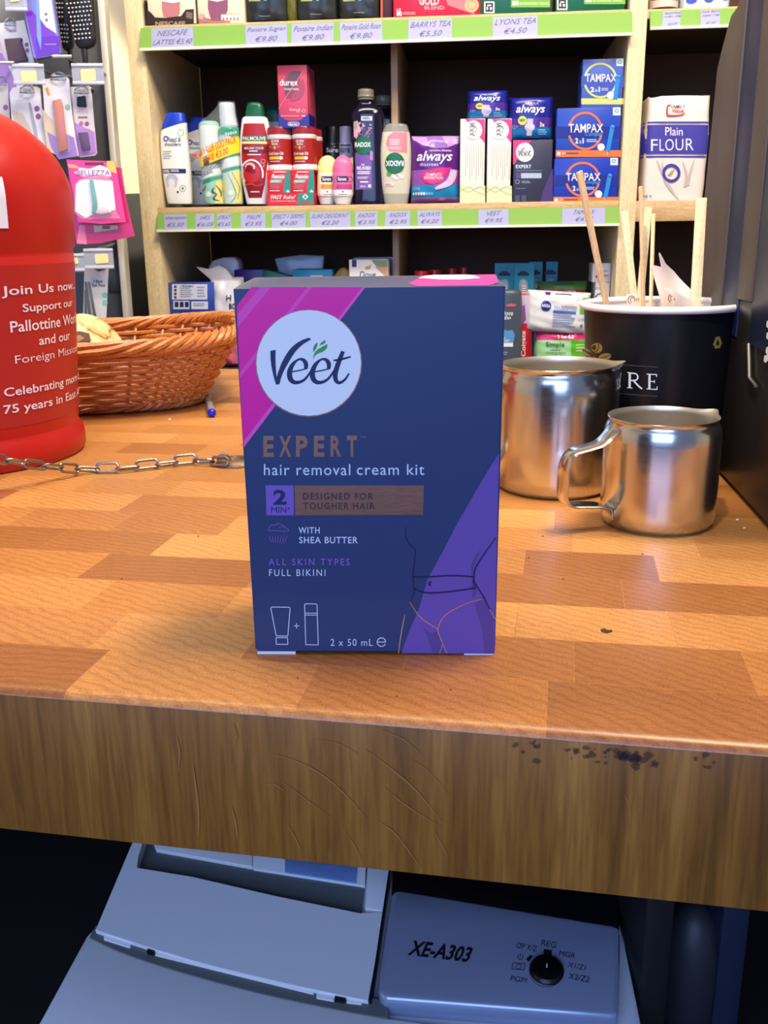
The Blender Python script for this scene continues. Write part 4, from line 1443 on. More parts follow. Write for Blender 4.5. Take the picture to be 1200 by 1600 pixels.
# ---------------------------------------------------------------- middle shelf, left bay
GW = mat((238, 238, 236), 0.3)
BLUE = mat((20, 62, 196), 0.3)
DNV = mat((34, 34, 96), 0.4)
LG = mat((150, 160, 178), 0.5)
G = P(252, 176, 300, 319, 0.040, 0, ZM, False)
t = G.thing('shampoo_bottle', 'front white shampoo bottle with blue cap at the left end of the shelf', 'bottle', 'white and blue shampoo bottles')
mb = MB()
b = Bot(G, [(319, 264, 319, 300), (316, 262.5, 316, 300.5), (300, 259.5, 300, 300), (270, 255, 270, 298.5), (240, 252, 240, 296), (214, 251.3, 208, 293), (205, 252.5, 192, 292)], 2.4, 0.6)
b.build(mb, GW)
p = G.pr(mb, 0.0004, b.surf, 0.004)
p.ring(263, 218, 3.4, 2.0, BLUE, 1)
p.text('head &', 268, 215, 286, 223, DNV, 1, 0.01)
p.text('shoulders', 261, 223.5, 286, 229.5, DNV, 1, 0.01)
p.lines(258, 237, 273, 251, 4, LG, 1)
p.rect(255.5, 264.5, 293.5, 271.5, DNV, 1)
p.text('100%', 258, 266, 269, 270.5, GW, 2, 0.02)
p.lines(271, 266, 284, 270.5, 2, GW, 2)
p.ring(272, 286, 7, 3.5, mat((186, 204, 232), 0.4), 1, 9, 140, 400)
p.ring(272, 283, 9, 2, mat((160, 186, 226), 0.4), 1, 9, 180, 360)
p.ring(285.5, 208.5, 4, 1, mat((130, 176, 140), 0.4), 1, 5)
p.ring(289, 295, 4.2, 0.8, mat((130, 176, 140), 0.4), 1, 4.8)
p.disc(289, 295, 1.4, mat((60, 120, 70), 0.4), 1, 2)
p.rect(280, 299, 283, 302, DNV, 1)
G.part(mb, 'bottle_body')
mb = MB()
c = Bot(G, [(204.6, 253, 191.6, 291.7), (200, 253.5, 188, 291), (190, 256, 184, 290), (182, 259, 179.5, 289), (177.5, 261, 177, 288), (176.2, 264, 176.2, 285)], 2.4, 0.6)
c.build(mb, BLUE)
G.part(mb, 'cap')
dup(t, G.at(0.0215, 0.075), 'second white shampoo bottle tucked behind the front one')

# spray pair in clear film
t = empty('hairspray_duo_pack', (G2 := P(311, 160, 380, 319, 0.040, 0, ZM, False)).M, 'pair of green hair spray cans wrapped in film with yellow banner', 'multipack')
G2.root = t
SPW = mat((222, 232, 226), 0.35)
SPG = mat((20, 150, 116), 0.3)
SPL = mat((150, 204, 176), 0.35)
SPY = mat((238, 222, 110), 0.4)
for (rings, up_, side) in (([(319, 321, 319, 351), (310, 319, 310, 350.5), (270, 316, 270, 347.5), (230, 313, 230, 345), (198, 311.5, 198, 343), (192, 313, 192, 341), (189.5, 318, 189.5, 337)], SPW, 0),
                            ([(319, 351, 319, 379.5), (310, 350.5, 310, 379.5), (270, 347, 270, 376.5), (230, 343.5, 230, 374.5), (205, 341.5, 205, 373), (199, 343.5, 199, 371), (195.5, 347, 195.5, 369)], SPG, 1)):
    mb = MB()
    bb = Bot(G2, rings, 2.0, 1.0)
    bb.build(mb, SPL if side == 0 else mat((196, 220, 196), 0.35))
    p = G2.pr(mb, 0.0004, bb.surf, 0.003)
    if side == 0:
        p.fill([(312, 197), (342.5, 197), (345, 232), (314, 252)], SPW, 1)
        p.fill([(314, 253), (345.5, 242), (347, 262), (316, 274)], mat((60, 84, 84), 0.4), 1)
        p.fill([(315.8, 263), (346.8, 255), (348, 272), (317, 282)], SPW, 1)
        p.quadtext('ORIGINAL', (319, 278), (337, 270.5), (319, 272.5), DNV, 2, 0.01)
        p.fill([(317, 283), (348.3, 274), (348.6, 279), (317.4, 290)], SPG, 1)
        p.fill([(340, 318.5), (350.5, 318.5), (349, 282), (341, 284)], SPY, 1)
        p.stroke([(339, 293), (336, 300), (342, 304), (338, 311), (346, 314)], [1, 3, 2, 3, 1], mat((40, 70, 50), 0.4), 2)
        p.stroke([(341, 290), (347, 299), (348, 308)], [1, 2, 1], mat((40, 70, 50), 0.4), 2)
        p.stroke([(317.5, 300), (323, 296), (325, 290)], [2, 2, 1], mat((40, 70, 60), 0.4), 2)
        p.disc(330, 304, 4.5, SPW, 2)
    else:
        p.fill([(342, 199), (373, 199), (374.5, 214), (343.5, 214)], SPG, 1)
        p.quadtext('Balisto', (345, 219), (372, 209.5), (344.5, 213), GW, 2, 0.01, 0.2)
        p.fill([(346.5, 251), (376, 243), (377, 258), (347.5, 266)], SPW, 1)
        p.fill([(347, 247), (375.8, 240), (376, 244), (347, 252)], SPG, 1)
        p.fill([(347.8, 267), (377, 259), (377.3, 264), (348, 272)], SPG, 1)
        p.fill([(367, 268), (377.5, 268), (379, 318), (372, 318)], SPY, 1)
        p.fill([(349, 284), (354, 281), (356, 300), (350, 304)], SPY, 1)
        p.stroke([(360, 272), (368, 290), (372, 305), (364, 317)], [0.6, 1.4, 1.6, 1], mat((120, 160, 150), 0.4), 2)
        p.stroke([(366, 270), (376, 292), (374, 312)], [0.6, 1.4, 1], mat((110, 150, 130), 0.4), 2)
        p.disc(364, 302, 4.2, SPW, 2)
    G2.part(mb, 'spray_can')
    mb = MB()
    if side == 1:
        cc = Bot(G2, [(197, 344.5, 197, 371.5), (180, 343, 180, 368), (166, 342, 166, 366.5), (161.5, 343.5, 161.5, 365), (160.3, 348, 160.3, 361)], 2.0, 1.0)
        cc.build(mb, mat((206, 216, 222), 0.2))
        G2.part(mb, 'spray_cap')
mb = MB()
hull = Bot(G2, [(318.5, 318.5, 318.5, 381), (300, 317, 300, 380), (250, 313.5, 250, 377), (215, 311, 215, 374.8), (195, 310.5, 195, 373.2), (184, 322, 180, 370), (168, 338, 166, 368), (158.8, 341, 158.8, 367)], 2.6, 0.52)
hull.build(mb, film('clear_film'), 32, False, False)
G2.part(mb, 'film_wrap')
mb = MB()
p = G2.pr(mb, 0.0006, hull.surf, 0.004)
p.fill([(313.4, 238), (374.8, 213.5), (376.6, 238.5), (315, 263)], mat((250, 214, 40), 0.4), 1)
OR = mat((226, 84, 36), 0.4)
p.quadtext('MEGA VALUE DUO PACK', (304, 250), (372.5, 223.5), (303, 238.5), OR, 2, 0.01)
p.quadtext('SAVE €3.00', (322, 256.5), (361, 241), (321, 246), OR, 2, 0.01)
G2.part(mb, 'banner')

# red shampoo with green cap
G = P(376, 160, 425, 319, 0.036, 0, ZM, False)
t = G.thing('shampoo_bottle', 'white and red shampoo bottle with green cap and pomegranate picture', 'bottle', 'red label shampoo bottles')
mb = MB()
b = Bot(G, [(319, 386, 319, 418), (314, 385, 314, 419), (285, 379.5, 285, 424), (250, 376, 250, 425.5), (220, 375.5, 220, 424.5), (195, 377.5, 195, 420.5), (186, 379, 186, 418), (183, 382, 183, 415)], 2.6, 0.55)
b.build(mb, GW)
p = G.pr(mb, 0.0004, b.surf, 0.003)
CR = mat((168, 28, 32), 0.35)
CR2 = mat((120, 16, 26), 0.35)
p.fill([(383, 194), (415, 194), (421, 220), (421, 250), (417, 280), (411, 309), (391, 309), (385, 280), (380, 250), (380, 220)], CR, 1)
p.fill([(380.5, 230), (421, 230), (421, 240), (380.5, 240)], CR2, 2)
p.fill([(384.5, 285), (416.5, 285), (411, 309), (391, 309)], mat((140, 24, 30), 0.35), 2)
p.rect(380.5, 213.5, 421, 221.5, mat((14, 96, 62), 0.35), 3)
p.rect(380.5, 222, 421, 226, mat((236, 222, 140), 0.35), 3)
p.text('PALMOLIVE', 382, 214.5, 418, 220.5, GW, 4, 0.015)
p.text('BRILLIANT COLOR', 385, 231, 415, 234.5, GW, 4, 0.015)
p.rect(393, 236.5, 406, 238, GW, 4)
p.rect(390, 242, 411, 243.5, GW, 4)
p.ring(396, 273, 17.5, 2.5, mat((238, 228, 232), 0.3), 3, 22, 165, 375)
p.disc(396, 272, 13.5, mat((190, 40, 38), 0.25), 3, 15)
p.disc(394, 262, 8, mat((232, 190, 176), 0.3), 4, 7)
p.disc(393, 264, 6, mat((128, 16, 30), 0.3), 5, 5.5)
p.disc(399, 268, 3.5, mat((128, 16, 30), 0.3), 5, 3)
p.stroke([(385, 291), (395, 288), (404, 291), (414, 288)], [2, 3, 2, 3], mat((206, 60, 50), 0.3), 4)
p.ring(414, 253, 3, 0.7, mat((230, 170, 170), 0.3), 4)
p.ring(412, 259, 3.5, 0.7, mat((230, 170, 170), 0.3), 4)
p.rect(394, 299.5, 408, 301, GW, 4)
G.part(mb, 'bottle_body')
mb = MB()
c = Bot(G, [(183.5, 383, 183.5, 414), (178, 384, 178, 413.5), (166, 386, 166, 411), (161.5, 388, 161.5, 408), (160, 392, 160, 404)], 2.6, 0.6)
c.build(mb, mat((12, 92, 62), 0.3))
G.part(mb, 'cap')
dup(t, G.at(0.016, 0.085), 'second red label shampoo bottle behind, showing only its green cap')

# antacid boxes in a red tray, jars on top, carton stack above
RD = mat((206, 34, 38), 0.35)
TEAL = mat((20, 148, 132), 0.35)
TR = P(417, 301.5, 491, 319.5, 0.006, 0.10, ZM)
mb = MB()
mb.box((0, 0, 0.001), (TR.w, TR.d, 0.002), RD)
mb.box((0, -TR.d / 2 + 0.0006, TR.h / 2), (TR.w, 0.0012, TR.h), RD)
mb.box((0, TR.d / 2 - 0.0006, TR.h / 2), (TR.w, 0.0012, TR.h), RD)
for s in (-1, 1):
    mb.box((s * (TR.w / 2 - 0.0006), 0, TR.h / 2), (0.0012, TR.d, TR.h), RD)
p = TR.pr(mb)
p.fill([(467, 301.8), (489.5, 301.8), (489.5, 319.3), (463.5, 319.3)], TEAL, 1)
p.text('FAST', 423, 305, 441, 311, GW, 2, 0.02, 0.2)
p.text('Relief', 443, 305, 462, 311, GW, 2, 0, 0.2)
p.text('from heartburn & indigestion', 423, 313, 462, 315.5, GW, 2)
p.fill([(477, 303), (482, 307.5), (477, 312), (472, 307.5)], GW, 2)
p.fill([(477, 305), (479.5, 307.5), (477, 310), (474.5, 307.5)], TEAL, 3)
p.rect(469, 313.5, 485.5, 317.5, mat((170, 80, 70), 0.4), 2)
TR.single(mb, 'display_tray', 'red and teal display tray holding the small red boxes', 'tray')
zt_ = ZM + 0.0021
TRX = TR
boxz = None
for i, (u0, u1) in enumerate(((419.5, 454), (456.5, 490))):
    G = P(u0, 265, u1, 318, 0.0085, 0.095, zt_)
    G.w = min(G.w, (TR.w - 0.004) / 2)
    G.x = TR.x + (-1 if i == 0 else 1) * (G.w / 2 + 0.0003)
    G.M = SH.M @ Matrix.Translation((G.x, G.oy + G.yo, G.z))
    boxz = G.ztop
    mb = MB()
    G.carton(mb, RD, 0.0006)
    p = G.pr(mb)
    du = u0 - 419.5
    p.fill([(448 + du, 266), (453 + du, 266), (454 + du, 301), (442.5 + du, 301)], TEAL, 1)
    p.fill([(446.5 + du, 300.5), (450 + du, 296), (453 + du, 300.5)], GW, 2)
    p.lines(427 + du, 268, 447 + du, 271, 1, GW, 2)
    p.text('Rennie', 424.5 + du, 272, 444.5 + du, 279, GW, 2, 0.03, 0.2)
    p.fill([(423 + du, 281), (441 + du, 280.5), (439.5 + du, 285.5), (421.5 + du, 286)], mat((120, 196, 176), 0.4), 1)
    p.text('PEPPERMINT', 424 + du, 282, 437.5 + du, 284.5, GW, 2, 0.02)
    p.lines(422.5 + du, 288, 438 + du, 296, 5, mat((226, 120, 120), 0.4), 2)
    p.rect(421.5 + du, 297.5, 437 + du, 298.5, GW, 2)
    G.single(mb, 'tablet_box', ('left red antacid box in the red tray', 'right red antacid box in the red tray')[i], 'box', 'red antacid boxes')
MR = mat((150, 24, 26), 0.3)
MRL = mat((164, 34, 30), 0.4)
first = None
for i, (u0, u1) in enumerate(((419.5, 455.5), (458, 494))):
    G = P(u0, 199.5 + i * 1.5, u1, 264.5, 0.030, 0, boxz + 0.0003, False)
    mp_ = [None]
    r_ = G.w / 2
    zv = lambda v: G.m(437, v)[1]
    t_ = G.thing('supplement_jar', ('front left dark red jar with red lid above the small red boxes', 'front right dark red jar with red lid above the small red boxes')[i], 'jar', 'dark red supplement jars')
    du = u0 - 419.5
    mb = MB()
    mb.lathe([(0, 0), (r_ * 0.98, 0), (r_, 0.001), (r_, zv(259.5)), (r_ * 0.985, zv(259)), (r_ * 0.985, zv(218)), (r_, zv(217.5)), (r_, zv(212.5)), (r_ * 0.9, zv(211.5)), (0, zv(211.5))], GW, 40)
    sf = lambda x, z, e, r_=r_: (x, -r_ * 0.985 * math.sqrt(max(1 - (x / (r_ * 0.985)) ** 2, 0.0004)) - e, z)
    mb.lathe([(r_ * 0.99, zv(258.5)), (r_ * 0.99, zv(218.5))], MRL, 40)
    p = G.pr(mb, 0.0004, sf, 0.003)
    p.text('SEVEN', 427 + du, 220, 439 + du, 224, GW, 2, 0.01)
    p.text('SEAS', 428 + du, 225, 438 + du, 228.5, GW, 2, 0.01)
    p.fill([(431 + du, 231), (433 + du, 229.5), (435 + du, 231), (433 + du, 235)], mat((230, 180, 110), 0.4), 2)
    p.stroke([(424 + du, 230), (429 + du, 232), (433 + du, 235), (437 + du, 232), (442 + du, 230)], 0.7, mat((220, 150, 140), 0.4), 2)
    p.text('Cod Liver Oil', 423 + du, 239, 446 + du, 243.5, GW, 2, 0.02)
    p.rect(424 + du, 246, 444 + du, 250.5, mat((238, 190, 60), 0.4), 2)
    p.disc(443 + du, 248.2, 2.6, GW, 3)
    p.lines(425 + du, 253, 443 + du, 255, 1, GW, 2)
    G.part(mb, 'jar_body')
    mb = MB()
    rl = r_ * 0.93
    mb.lathe([(rl * 0.9, zv(212)), (rl, zv(211.6)), (rl, zv(201)), (rl * 0.97, zv(199.8)), (0, zv(199.6))], MR, 48)
    for k in range(48):
        a = 2 * math.pi * k / 48
        mb.box((rl * math.cos(a), rl * math.sin(a), (zv(202) + zv(211)) / 2), (0.0008, 0.0008, zv(202) - zv(211)), MR)
    G.part(mb, 'lid')
    jz = G.ztop
    if i == 1:
        dup(t_, G.at(0.004, 0.0435), 'dark red jar standing behind the front right one')
        jl = G
    else:
        dup(t_, G.at(0.0, 0.0435), 'dark red jar standing behind the front left one')
# pink cartons in a blue display tray on the jars
DBL = mat((44, 40, 140), 0.35)
T2_ = P(435.5, 183, 483, 200, 0.012, 0.085, jz + 0.0004)
T2_.h = SH.px(460, 178, 0.012)[1] - T2_.z
mb = MB()
mb.box((0, 0, 0.001), (T2_.w, T2_.d, 0.002), DBL)
lip = [(435.5, 200), (482.5, 200), (482.5, 177), (478, 182), (470, 188), (463, 189.5), (452, 189.5), (446, 188), (439, 183), (435.5, 177)]
q = [T2_.m(u, v) for u, v in lip]
zmin = min(a[1] for a in q)
mb.prism([(a, max(b_ - zmin, 0)) for a, b_ in q], -T2_.d / 2, -T2_.d / 2 + 0.001, DBL)
for s in (-1, 1):
    mb.box((s * (T2_.w / 2 - 0.0005), 0, T2_.h * 0.5), (0.001, T2_.d, T2_.h), DBL)
mb.box((0, T2_.d / 2 - 0.0005, T2_.h * 0.5), (T2_.w, 0.001, T2_.h), DBL)
p = T2_.pr(mb)
p.fill([(450, 192), (453, 190.8), (465, 190.8), (467.5, 192), (467.5, 196), (465, 197.2), (453, 197.2), (450, 196)], GW, 1)
p.fill([(450.8, 192.4), (453.3, 191.5), (464.7, 191.5), (466.7, 192.4), (466.7, 195.7), (464.7, 196.5), (453.3, 196.5), (450.8, 195.7)], DBL, 2)
p.text('durex', 452, 192, 465.5, 196, GW, 3, 0.02)
T2_.single(mb, 'display_tray', 'dark blue tray with a white oval mark on top of the jars', 'tray')
PKC = mat((206, 74, 104), 0.35)
PKD = mat((150, 44, 52), 0.4)
for k in range(5):
    G = P(434.5, 101, 481, 189, 0.0142, 0.0145, T2_.z + 0.0024)
    G.w = min(G.w, T2_.w - 0.003)
    G.x = T2_.x
    if k == 0:
        mb = MB()
        G.carton(mb, PKC, 0.0006)
        p = G.pr(mb)
        p.disc(460.5, 133.5, 17, mat((138, 62, 62), 0.3), 1, 23.5, 60, 300)
        p.disc(459.5, 136, 17.5, mat((168, 62, 82), 0.3), 2, 22, -40, 110)
        p.fill([(471.5, 112), (461, 128), (449, 154), (445, 146), (452, 116), (462, 110)], mat((108, 60, 60), 0.3), 2)
        p.stroke([(436, 170), (455, 140), (474, 112)], 0.7, mat((232, 140, 150), 0.3), 3)
        p.text('durex', 437.5, 124, 466, 134, GW, 4, 0.008)
        p.text('THIN FEEL', 444, 138, 468, 141, GW, 4, 0.01, 0, 1.15)
        p.text('REGULAR', 453, 170, 470, 173.5, mat((240, 200, 205), 0.4), 4, 0.01)
        p.text('FIT', 464, 174, 470, 176.5, mat((240, 200, 205), 0.4), 4)
        p.ring(475, 173.5, 2.5, 0.6, mat((240, 200, 205), 0.4), 4)
        p.rect(438, 181, 468, 181.8, mat((240, 180, 190), 0.4), 4)
        p.rect(472, 180.5, 478, 181.8, GW, 4)
        src = G.single(mb, 'condom_box', 'front pink carton in the blue tray with round brown emblem', 'box', 'pink cartons in the blue tray')
    else:
        dup(src, SH.M @ Matrix.Translation((T2_.x + 0.0004 * k, G.oy + G.yo + k * 0.0152, G.z)), ('', 'second pink carton from the front in the blue tray', 'third pink carton from the front in the blue tray', 'fourth pink carton from the front in the blue tray', 'rearmost pink carton in the blue tray')[k])

# roll-on deodorants
def rollon(u0, u1, v0, oy, capm, lab, label, first_=None):
    G = P(u0, v0, u1, 319.5, oy, 0, ZM, False)
    t_ = G.thing('roll_on_deodorant', label, 'deodorant', 'roll-on deodorants')
    w = u1 - u0
    mb = MB()
    b_ = Bot(G, [(319.3, u0 + w * 0.14, 319.3, u1 - w * 0.14), (312, u0 + w * 0.08, 312, u1 - w * 0.08), (306, u0 + w * 0.02, 306, u1 - w * 0.02), (302, u0, 302, u1), (288, u0, 288, u1), (274, u0 + 0.2, 274, u1 - 0.2), (269.5, u0 + 1, 269.5, u1 - 1)], 2.2, 0.8, 3)
    b_.build(mb, mat((238, 234, 222), 0.3))
    p_ = G.pr(mb, 0.0004, b_.surf, 0.003)
    p_.rect(u0 + 0.5, 270, u1 - 0.5, 301, capm if lab == 'pink' else mat((246, 236, 190), 0.35), 1)
    p_.fill([(u0 + 9, 276), (u0 + 25, 276), (u0 + 26, 280), (u0 + 25, 285), (u0 + 9, 285), (u0 + 8, 280)], DNV, 2)
    p_.text('Sanex', u0 + 10, 277.5, u0 + 24, 283, GW, 3, 0.02)
    p_.ring(u0 + w - 3.5, 280.5, 3, 0.7, DNV, 2, 4)
    p_.rect(u0 + 8, 288.5, u1 - 1, 295.5, mat((236, 150, 60), 0.4) if lab != 'pink' else mat((196, 70, 130), 0.4), 2)
    p_.rect(u0 + 1, 297, u1 - 1, 307, mat((244, 240, 232), 0.4), 2)
    p_.disc(u0 + 18, 300, 1, DNV, 3, 1.6)
    p_.rect(u0 + 12, 303.5, u0 + 24, 304.4, LG, 3)
    G.part(mb, 'bottle_body')
    mb = MB()
    c_ = Bot(G, [(270, u0 + 0.6, 270, u1 - 0.6), (263, u0 + 0.8, 263, u1 - 0.8), (255, u0 + 2, 255, u1 - 2), (249, u0 + 5, 249, u1 - 5), (245, u0 + 9, 245, u1 - 9), (v0, u0 + 14, v0, u1 - 14)], 2.2, 0.8, 4)
    c_.build(mb, capm)
    G.part(mb, 'cap')
    return t_, G
YC = mat((246, 226, 150), 0.35)
PC_ = mat((222, 110, 160), 0.35)
t_, G = rollon(495.5, 528, 243, 0.040, YC, 'yellow', 'roll-on deodorant with pale yellow dome cap')
dup(t_, G.at(0.042, 0.048), 'yellow capped roll-on deodorant standing behind the pink capped one')
rollon(519.5, 552, 242, 0.012 + 0.012, PC_, 'pink', 'roll-on deodorant with pink dome cap in front')
# spray cans behind
for (u0, u1, v0, body, capm, txt, label, tc) in ((508.5, 534, 199, mat((20, 20, 26), 0.3), mat((12, 12, 14), 0.35), 'Sure', 'black deodorant spray can behind the roll-ons', mat((180, 180, 190), 0.4)), (530, 552, 197, mat((132, 136, 166), 0.35), mat((150, 154, 182), 0.35), 'sure', 'blue grey deodorant spray can behind the roll-ons', mat((58, 58, 72), 0.4))):
    G = P(u0, v0, u1, 319, 0.105, 0, ZM, False)
    t_ = G.thing('deodorant_can', label, 'spray can', 'deodorant spray cans')
    r_ = G.w / 2
    zv = lambda v: G.m(520, v)[1]
    mb = MB()
    mb.lathe([(0, 0), (r_ * 0.95, 0), (r_, 0.002), (r_, zv(233)), (r_ * 0.96, zv(228)), (r_ * 0.8, zv(224)), (0, zv(224))], body, 32)
    sf = lambda x, z, e, r_=r_: (x, -r_ * math.sqrt(max(1 - (x / r_) ** 2, 0.0004)) - e, z)
    p = G.pr(mb, 0.0004, sf, 0.003)
    p.text(txt, u0 + 3, 232, u1 - 4, 239, tc, 2, 0.01)
    p.rect(u0 + 3, 226.5, u1 - 3, 228.5, tc if txt == 'sure' else body, 1)
    G.part(mb, 'can_body')
    mb = MB()
    mb.lathe([(r_ * 0.78, zv(225)), (r_ * 0.76, zv(201)), (r_ * 0.7, zv(198.5)), (0, zv(198))], capm, 32)
    G.part(mb, 'cap')

# tall purple bath soak
G = P(548, 139, 604, 319, 0.040, 0, ZM, False)
t = G.thing('bath_soak_bottle', 'tall dark purple bath soak bottle with gold-grey cap, in front', 'bottle', 'purple bath soak bottles')
PUR = mat((26, 20, 42), 0.12)
mb = MB()
b = Bot(G, [(319, 552, 319, 602), (314, 551, 314, 603), (290, 552, 290, 602.5), (240, 551.5, 240, 600.5), (205, 549.5, 205, 600), (185, 548, 185, 600), (177, 549, 177, 599), (169, 554, 169, 594), (163, 559.5, 163, 585), (157, 560.5, 157, 582.5)], 2.7, 0.55)
b.build(mb, PUR)
p = G.pr(mb, 0.0004, b.surf, 0.003)
LAV = mat((116, 82, 160), 0.35)
p.fill([(556, 240), (566, 238), (582, 246), (583, 296), (557, 297)], LAV, 1)
p.fill([(554, 192), (560, 190), (566, 205), (558, 218), (554, 214)], mat((222, 170, 190), 0.4), 1)
p.fill([(556, 190), (560, 193), (559, 204), (555, 200)], mat((150, 176, 120), 0.4), 2)
rnd = random.Random(5)
for k in range(34):
    p.disc(rnd.uniform(561, 582), rnd.uniform(194, 216), rnd.uniform(0.8, 2.2), mat(rnd.choice(((170, 110, 170), (196, 150, 196), (126, 78, 140), (216, 170, 200))), 0.4), 2, n=8)
p.disc(569, 228, 13.2, mat((14, 104, 62), 0.35), 3, 14.6)
p.text('RADOX', 556, 223.5, 581, 231, GW, 4, 0.03, 0.0, 1.0)
p.fill([(580, 236), (584, 238), (584, 252), (579, 250)], mat((186, 130, 176), 0.4), 2)
p.text('FEEL', 566, 257, 572, 260, GW, 2, 0.01)
p.text('RELAXED', 559, 261, 581, 266, GW, 2, 0.03)
p.lines(560, 268.5, 580, 274, 2, GW, 2, 0.5, 0.05)
p.lines(560, 277, 579, 281, 2, GW, 2, 0.4)
p.rect(564, 284, 577, 286, GW, 2)
p.text('500ml', 564, 290, 573, 293.5, GW, 2)
p.rect(577, 289, 581, 293.5, GW, 2)
p.rect(566, 183.5, 583, 190, mat((226, 226, 236), 0.4), 2)
p.lines(568, 185, 581, 189, 2, DNV, 3)
G.part(mb, 'bottle_body')
mb = MB()
c = Bot(G, [(156.5, 559.5, 156.5, 584), (153, 559, 153, 584.5), (152.4, 558, 152.4, 585.5), (151.6, 558, 151.6, 585.5), (151, 559, 151, 584.5), (143, 559, 143, 584.5), (140, 560.5, 140, 583), (139, 564, 139, 579)], 2.2, 0.9, 2)
c.build(mb, mat((120, 118, 100), 0.28))
G.part(mb, 'cap')
dup(t, G.at(0.022, 0.085), 'second purple bath soak bottle standing behind the front one')

# clear shower gel standing on its cap
G = P(594, 193, 643, 319, 0.036, 0, ZM, False)
t = G.thing('shower_gel_bottle', 'clear cream shower gel bottle standing upside down with pink label', 'bottle')
mb = MB()
b = Bot(G, [(303, 598, 303, 639.5), (285, 595.5, 285, 641.5), (255, 594, 255, 643), (230, 594.5, 230, 642.5), (210, 597, 210, 640.5), (207, 597.6, 207, 640)], 2.5, 0.58)
b.build(mb, mat((214, 210, 186), 0.2))
p = G.pr(mb, 0.0004, b.surf, 0.003)
p.fill([(606, 232), (604, 226), (607, 214), (616, 207.5), (637, 207.5), (637, 240), (622, 240), (610, 238)], mat((226, 134, 146), 0.3), 1)
p.lines(610, 219, 628, 229, 3, mat((246, 214, 214), 0.4), 2, 0.5)
p.text('REFRESHED', 605, 230.5, 629, 234.5, mat((244, 224, 220), 0.4), 2)
p.fill([(604, 240), (612, 238), (634, 240), (632, 250), (606, 250)], mat((236, 214, 150), 0.3), 1)
p.disc(618, 256, 15.2, mat((14, 104, 62), 0.3), 3, 16.8)
p.quadtext('RADOX', (632, 252), (604, 252), (632, 260.5), GW, 4, 0.03)
p.disc(609, 272, 4, mat((90, 160, 70), 0.3), 2, 4)
for u, v in ((616, 276), (623, 273), (628, 277), (620, 279)):
    p.disc(u, v, 3.5, mat((236, 236, 220), 0.3), 2, 3)
p.disc(622, 275, 1.5, mat((200, 160, 80), 0.3), 3)
p.rect(601, 286, 616, 291, mat((240, 226, 222), 0.3), 2)
p.rect(603, 287.5, 612, 289.5, mat((220, 150, 140), 0.3), 3)
G.part(mb, 'bottle_body')
mb = MB()
e1 = Bot(G, [(207, 597.6, 207, 640), (200, 600, 200, 637.5), (195.5, 603, 195.5, 636), (193.3, 608, 193.3, 630)], 2.5, 0.58)
e1.build(mb, mat((168, 168, 164), 0.1, alpha=0.6))
G.part(mb, 'clear_end')
mb = MB()
e2 = Bot(G, [(319, 601, 319, 637), (312, 599.5, 312, 638), (303, 598, 303, 639.5)], 2.5, 0.58, 2)
e2.build(mb, mat((176, 174, 160), 0.15))
G.part(mb, 'flip_cap')

# ---------------------------------------------------------------- middle shelf, right bay
# lilac bag
G = P(641, 210, 718, 318, 0.014, 0.05, ZM)
mb = MB()
VB = mat((92, 28, 128), 0.25)
VP = mat((196, 148, 214), 0.25)
sf0 = pillow(mb, G.w, G.h, G.d, VB, wr=0.0012, seed=2, mfun=lambda s: mat((196, 120, 176), 0.3) if s < 0.08 else (mat((30, 140, 190), 0.3) if s < 0.25 else (mat((150, 80, 168), 0.3) if s < 0.50 else VB)))
sf = lambda x, z, e: sf0(x, z, e)
p = G.pr(mb, 0.0005, sf, 0.004)
p.fill([(642, 211), (717, 211), (717, 222), (700, 230), (680, 231), (660, 226), (644, 217)], VP, 1)
p.fill([(666, 213), (690, 212), (700, 228), (680, 230), (670, 226)], mat((150, 110, 190), 0.2), 2)
p.rect(708, 216, 715, 224, mat((214, 190, 226), 0.3), 2)
p.text('sensitive bladder', 671, 233, 706, 236.5, GW, 2)
p.text('always', 651, 236, 707, 256, GW, 2, 0.012, 0.3)
p.text('discreet', 656, 254, 685, 259.5, mat((230, 210, 240), 0.3), 2, 0.005, 0, 1.1)
p.fill([(656, 274), (668, 266), (686, 262), (706, 262), (697, 272), (690, 284), (676, 288), (664, 285)], mat((232, 40, 116), 0.3), 2)
p.text('COMPLETE', 665, 270.5, 690, 275, GW, 3, 0.012)
p.text('PROTECTION', 663, 276, 692, 280, GW, 3, 0.012)
p.stroke([(709, 265), (707, 275), (700, 286), (680, 295)], [10, 11, 10, 4], mat((226, 190, 222), 0.3), 3)
p.text('LONG', 644, 292, 656, 297, mat((150, 210, 236), 0.3), 2)
for k in range(8):
    p.disc(645.5 + k * 4.2, 302.5, 1.6, GW if k < 5 else mat((120, 200, 230), 0.3), 2, 2.4, n=12)
G.single(mb, 'pad_pack', 'purple soft pack with pink shape and pale top beside the gel', 'pack')
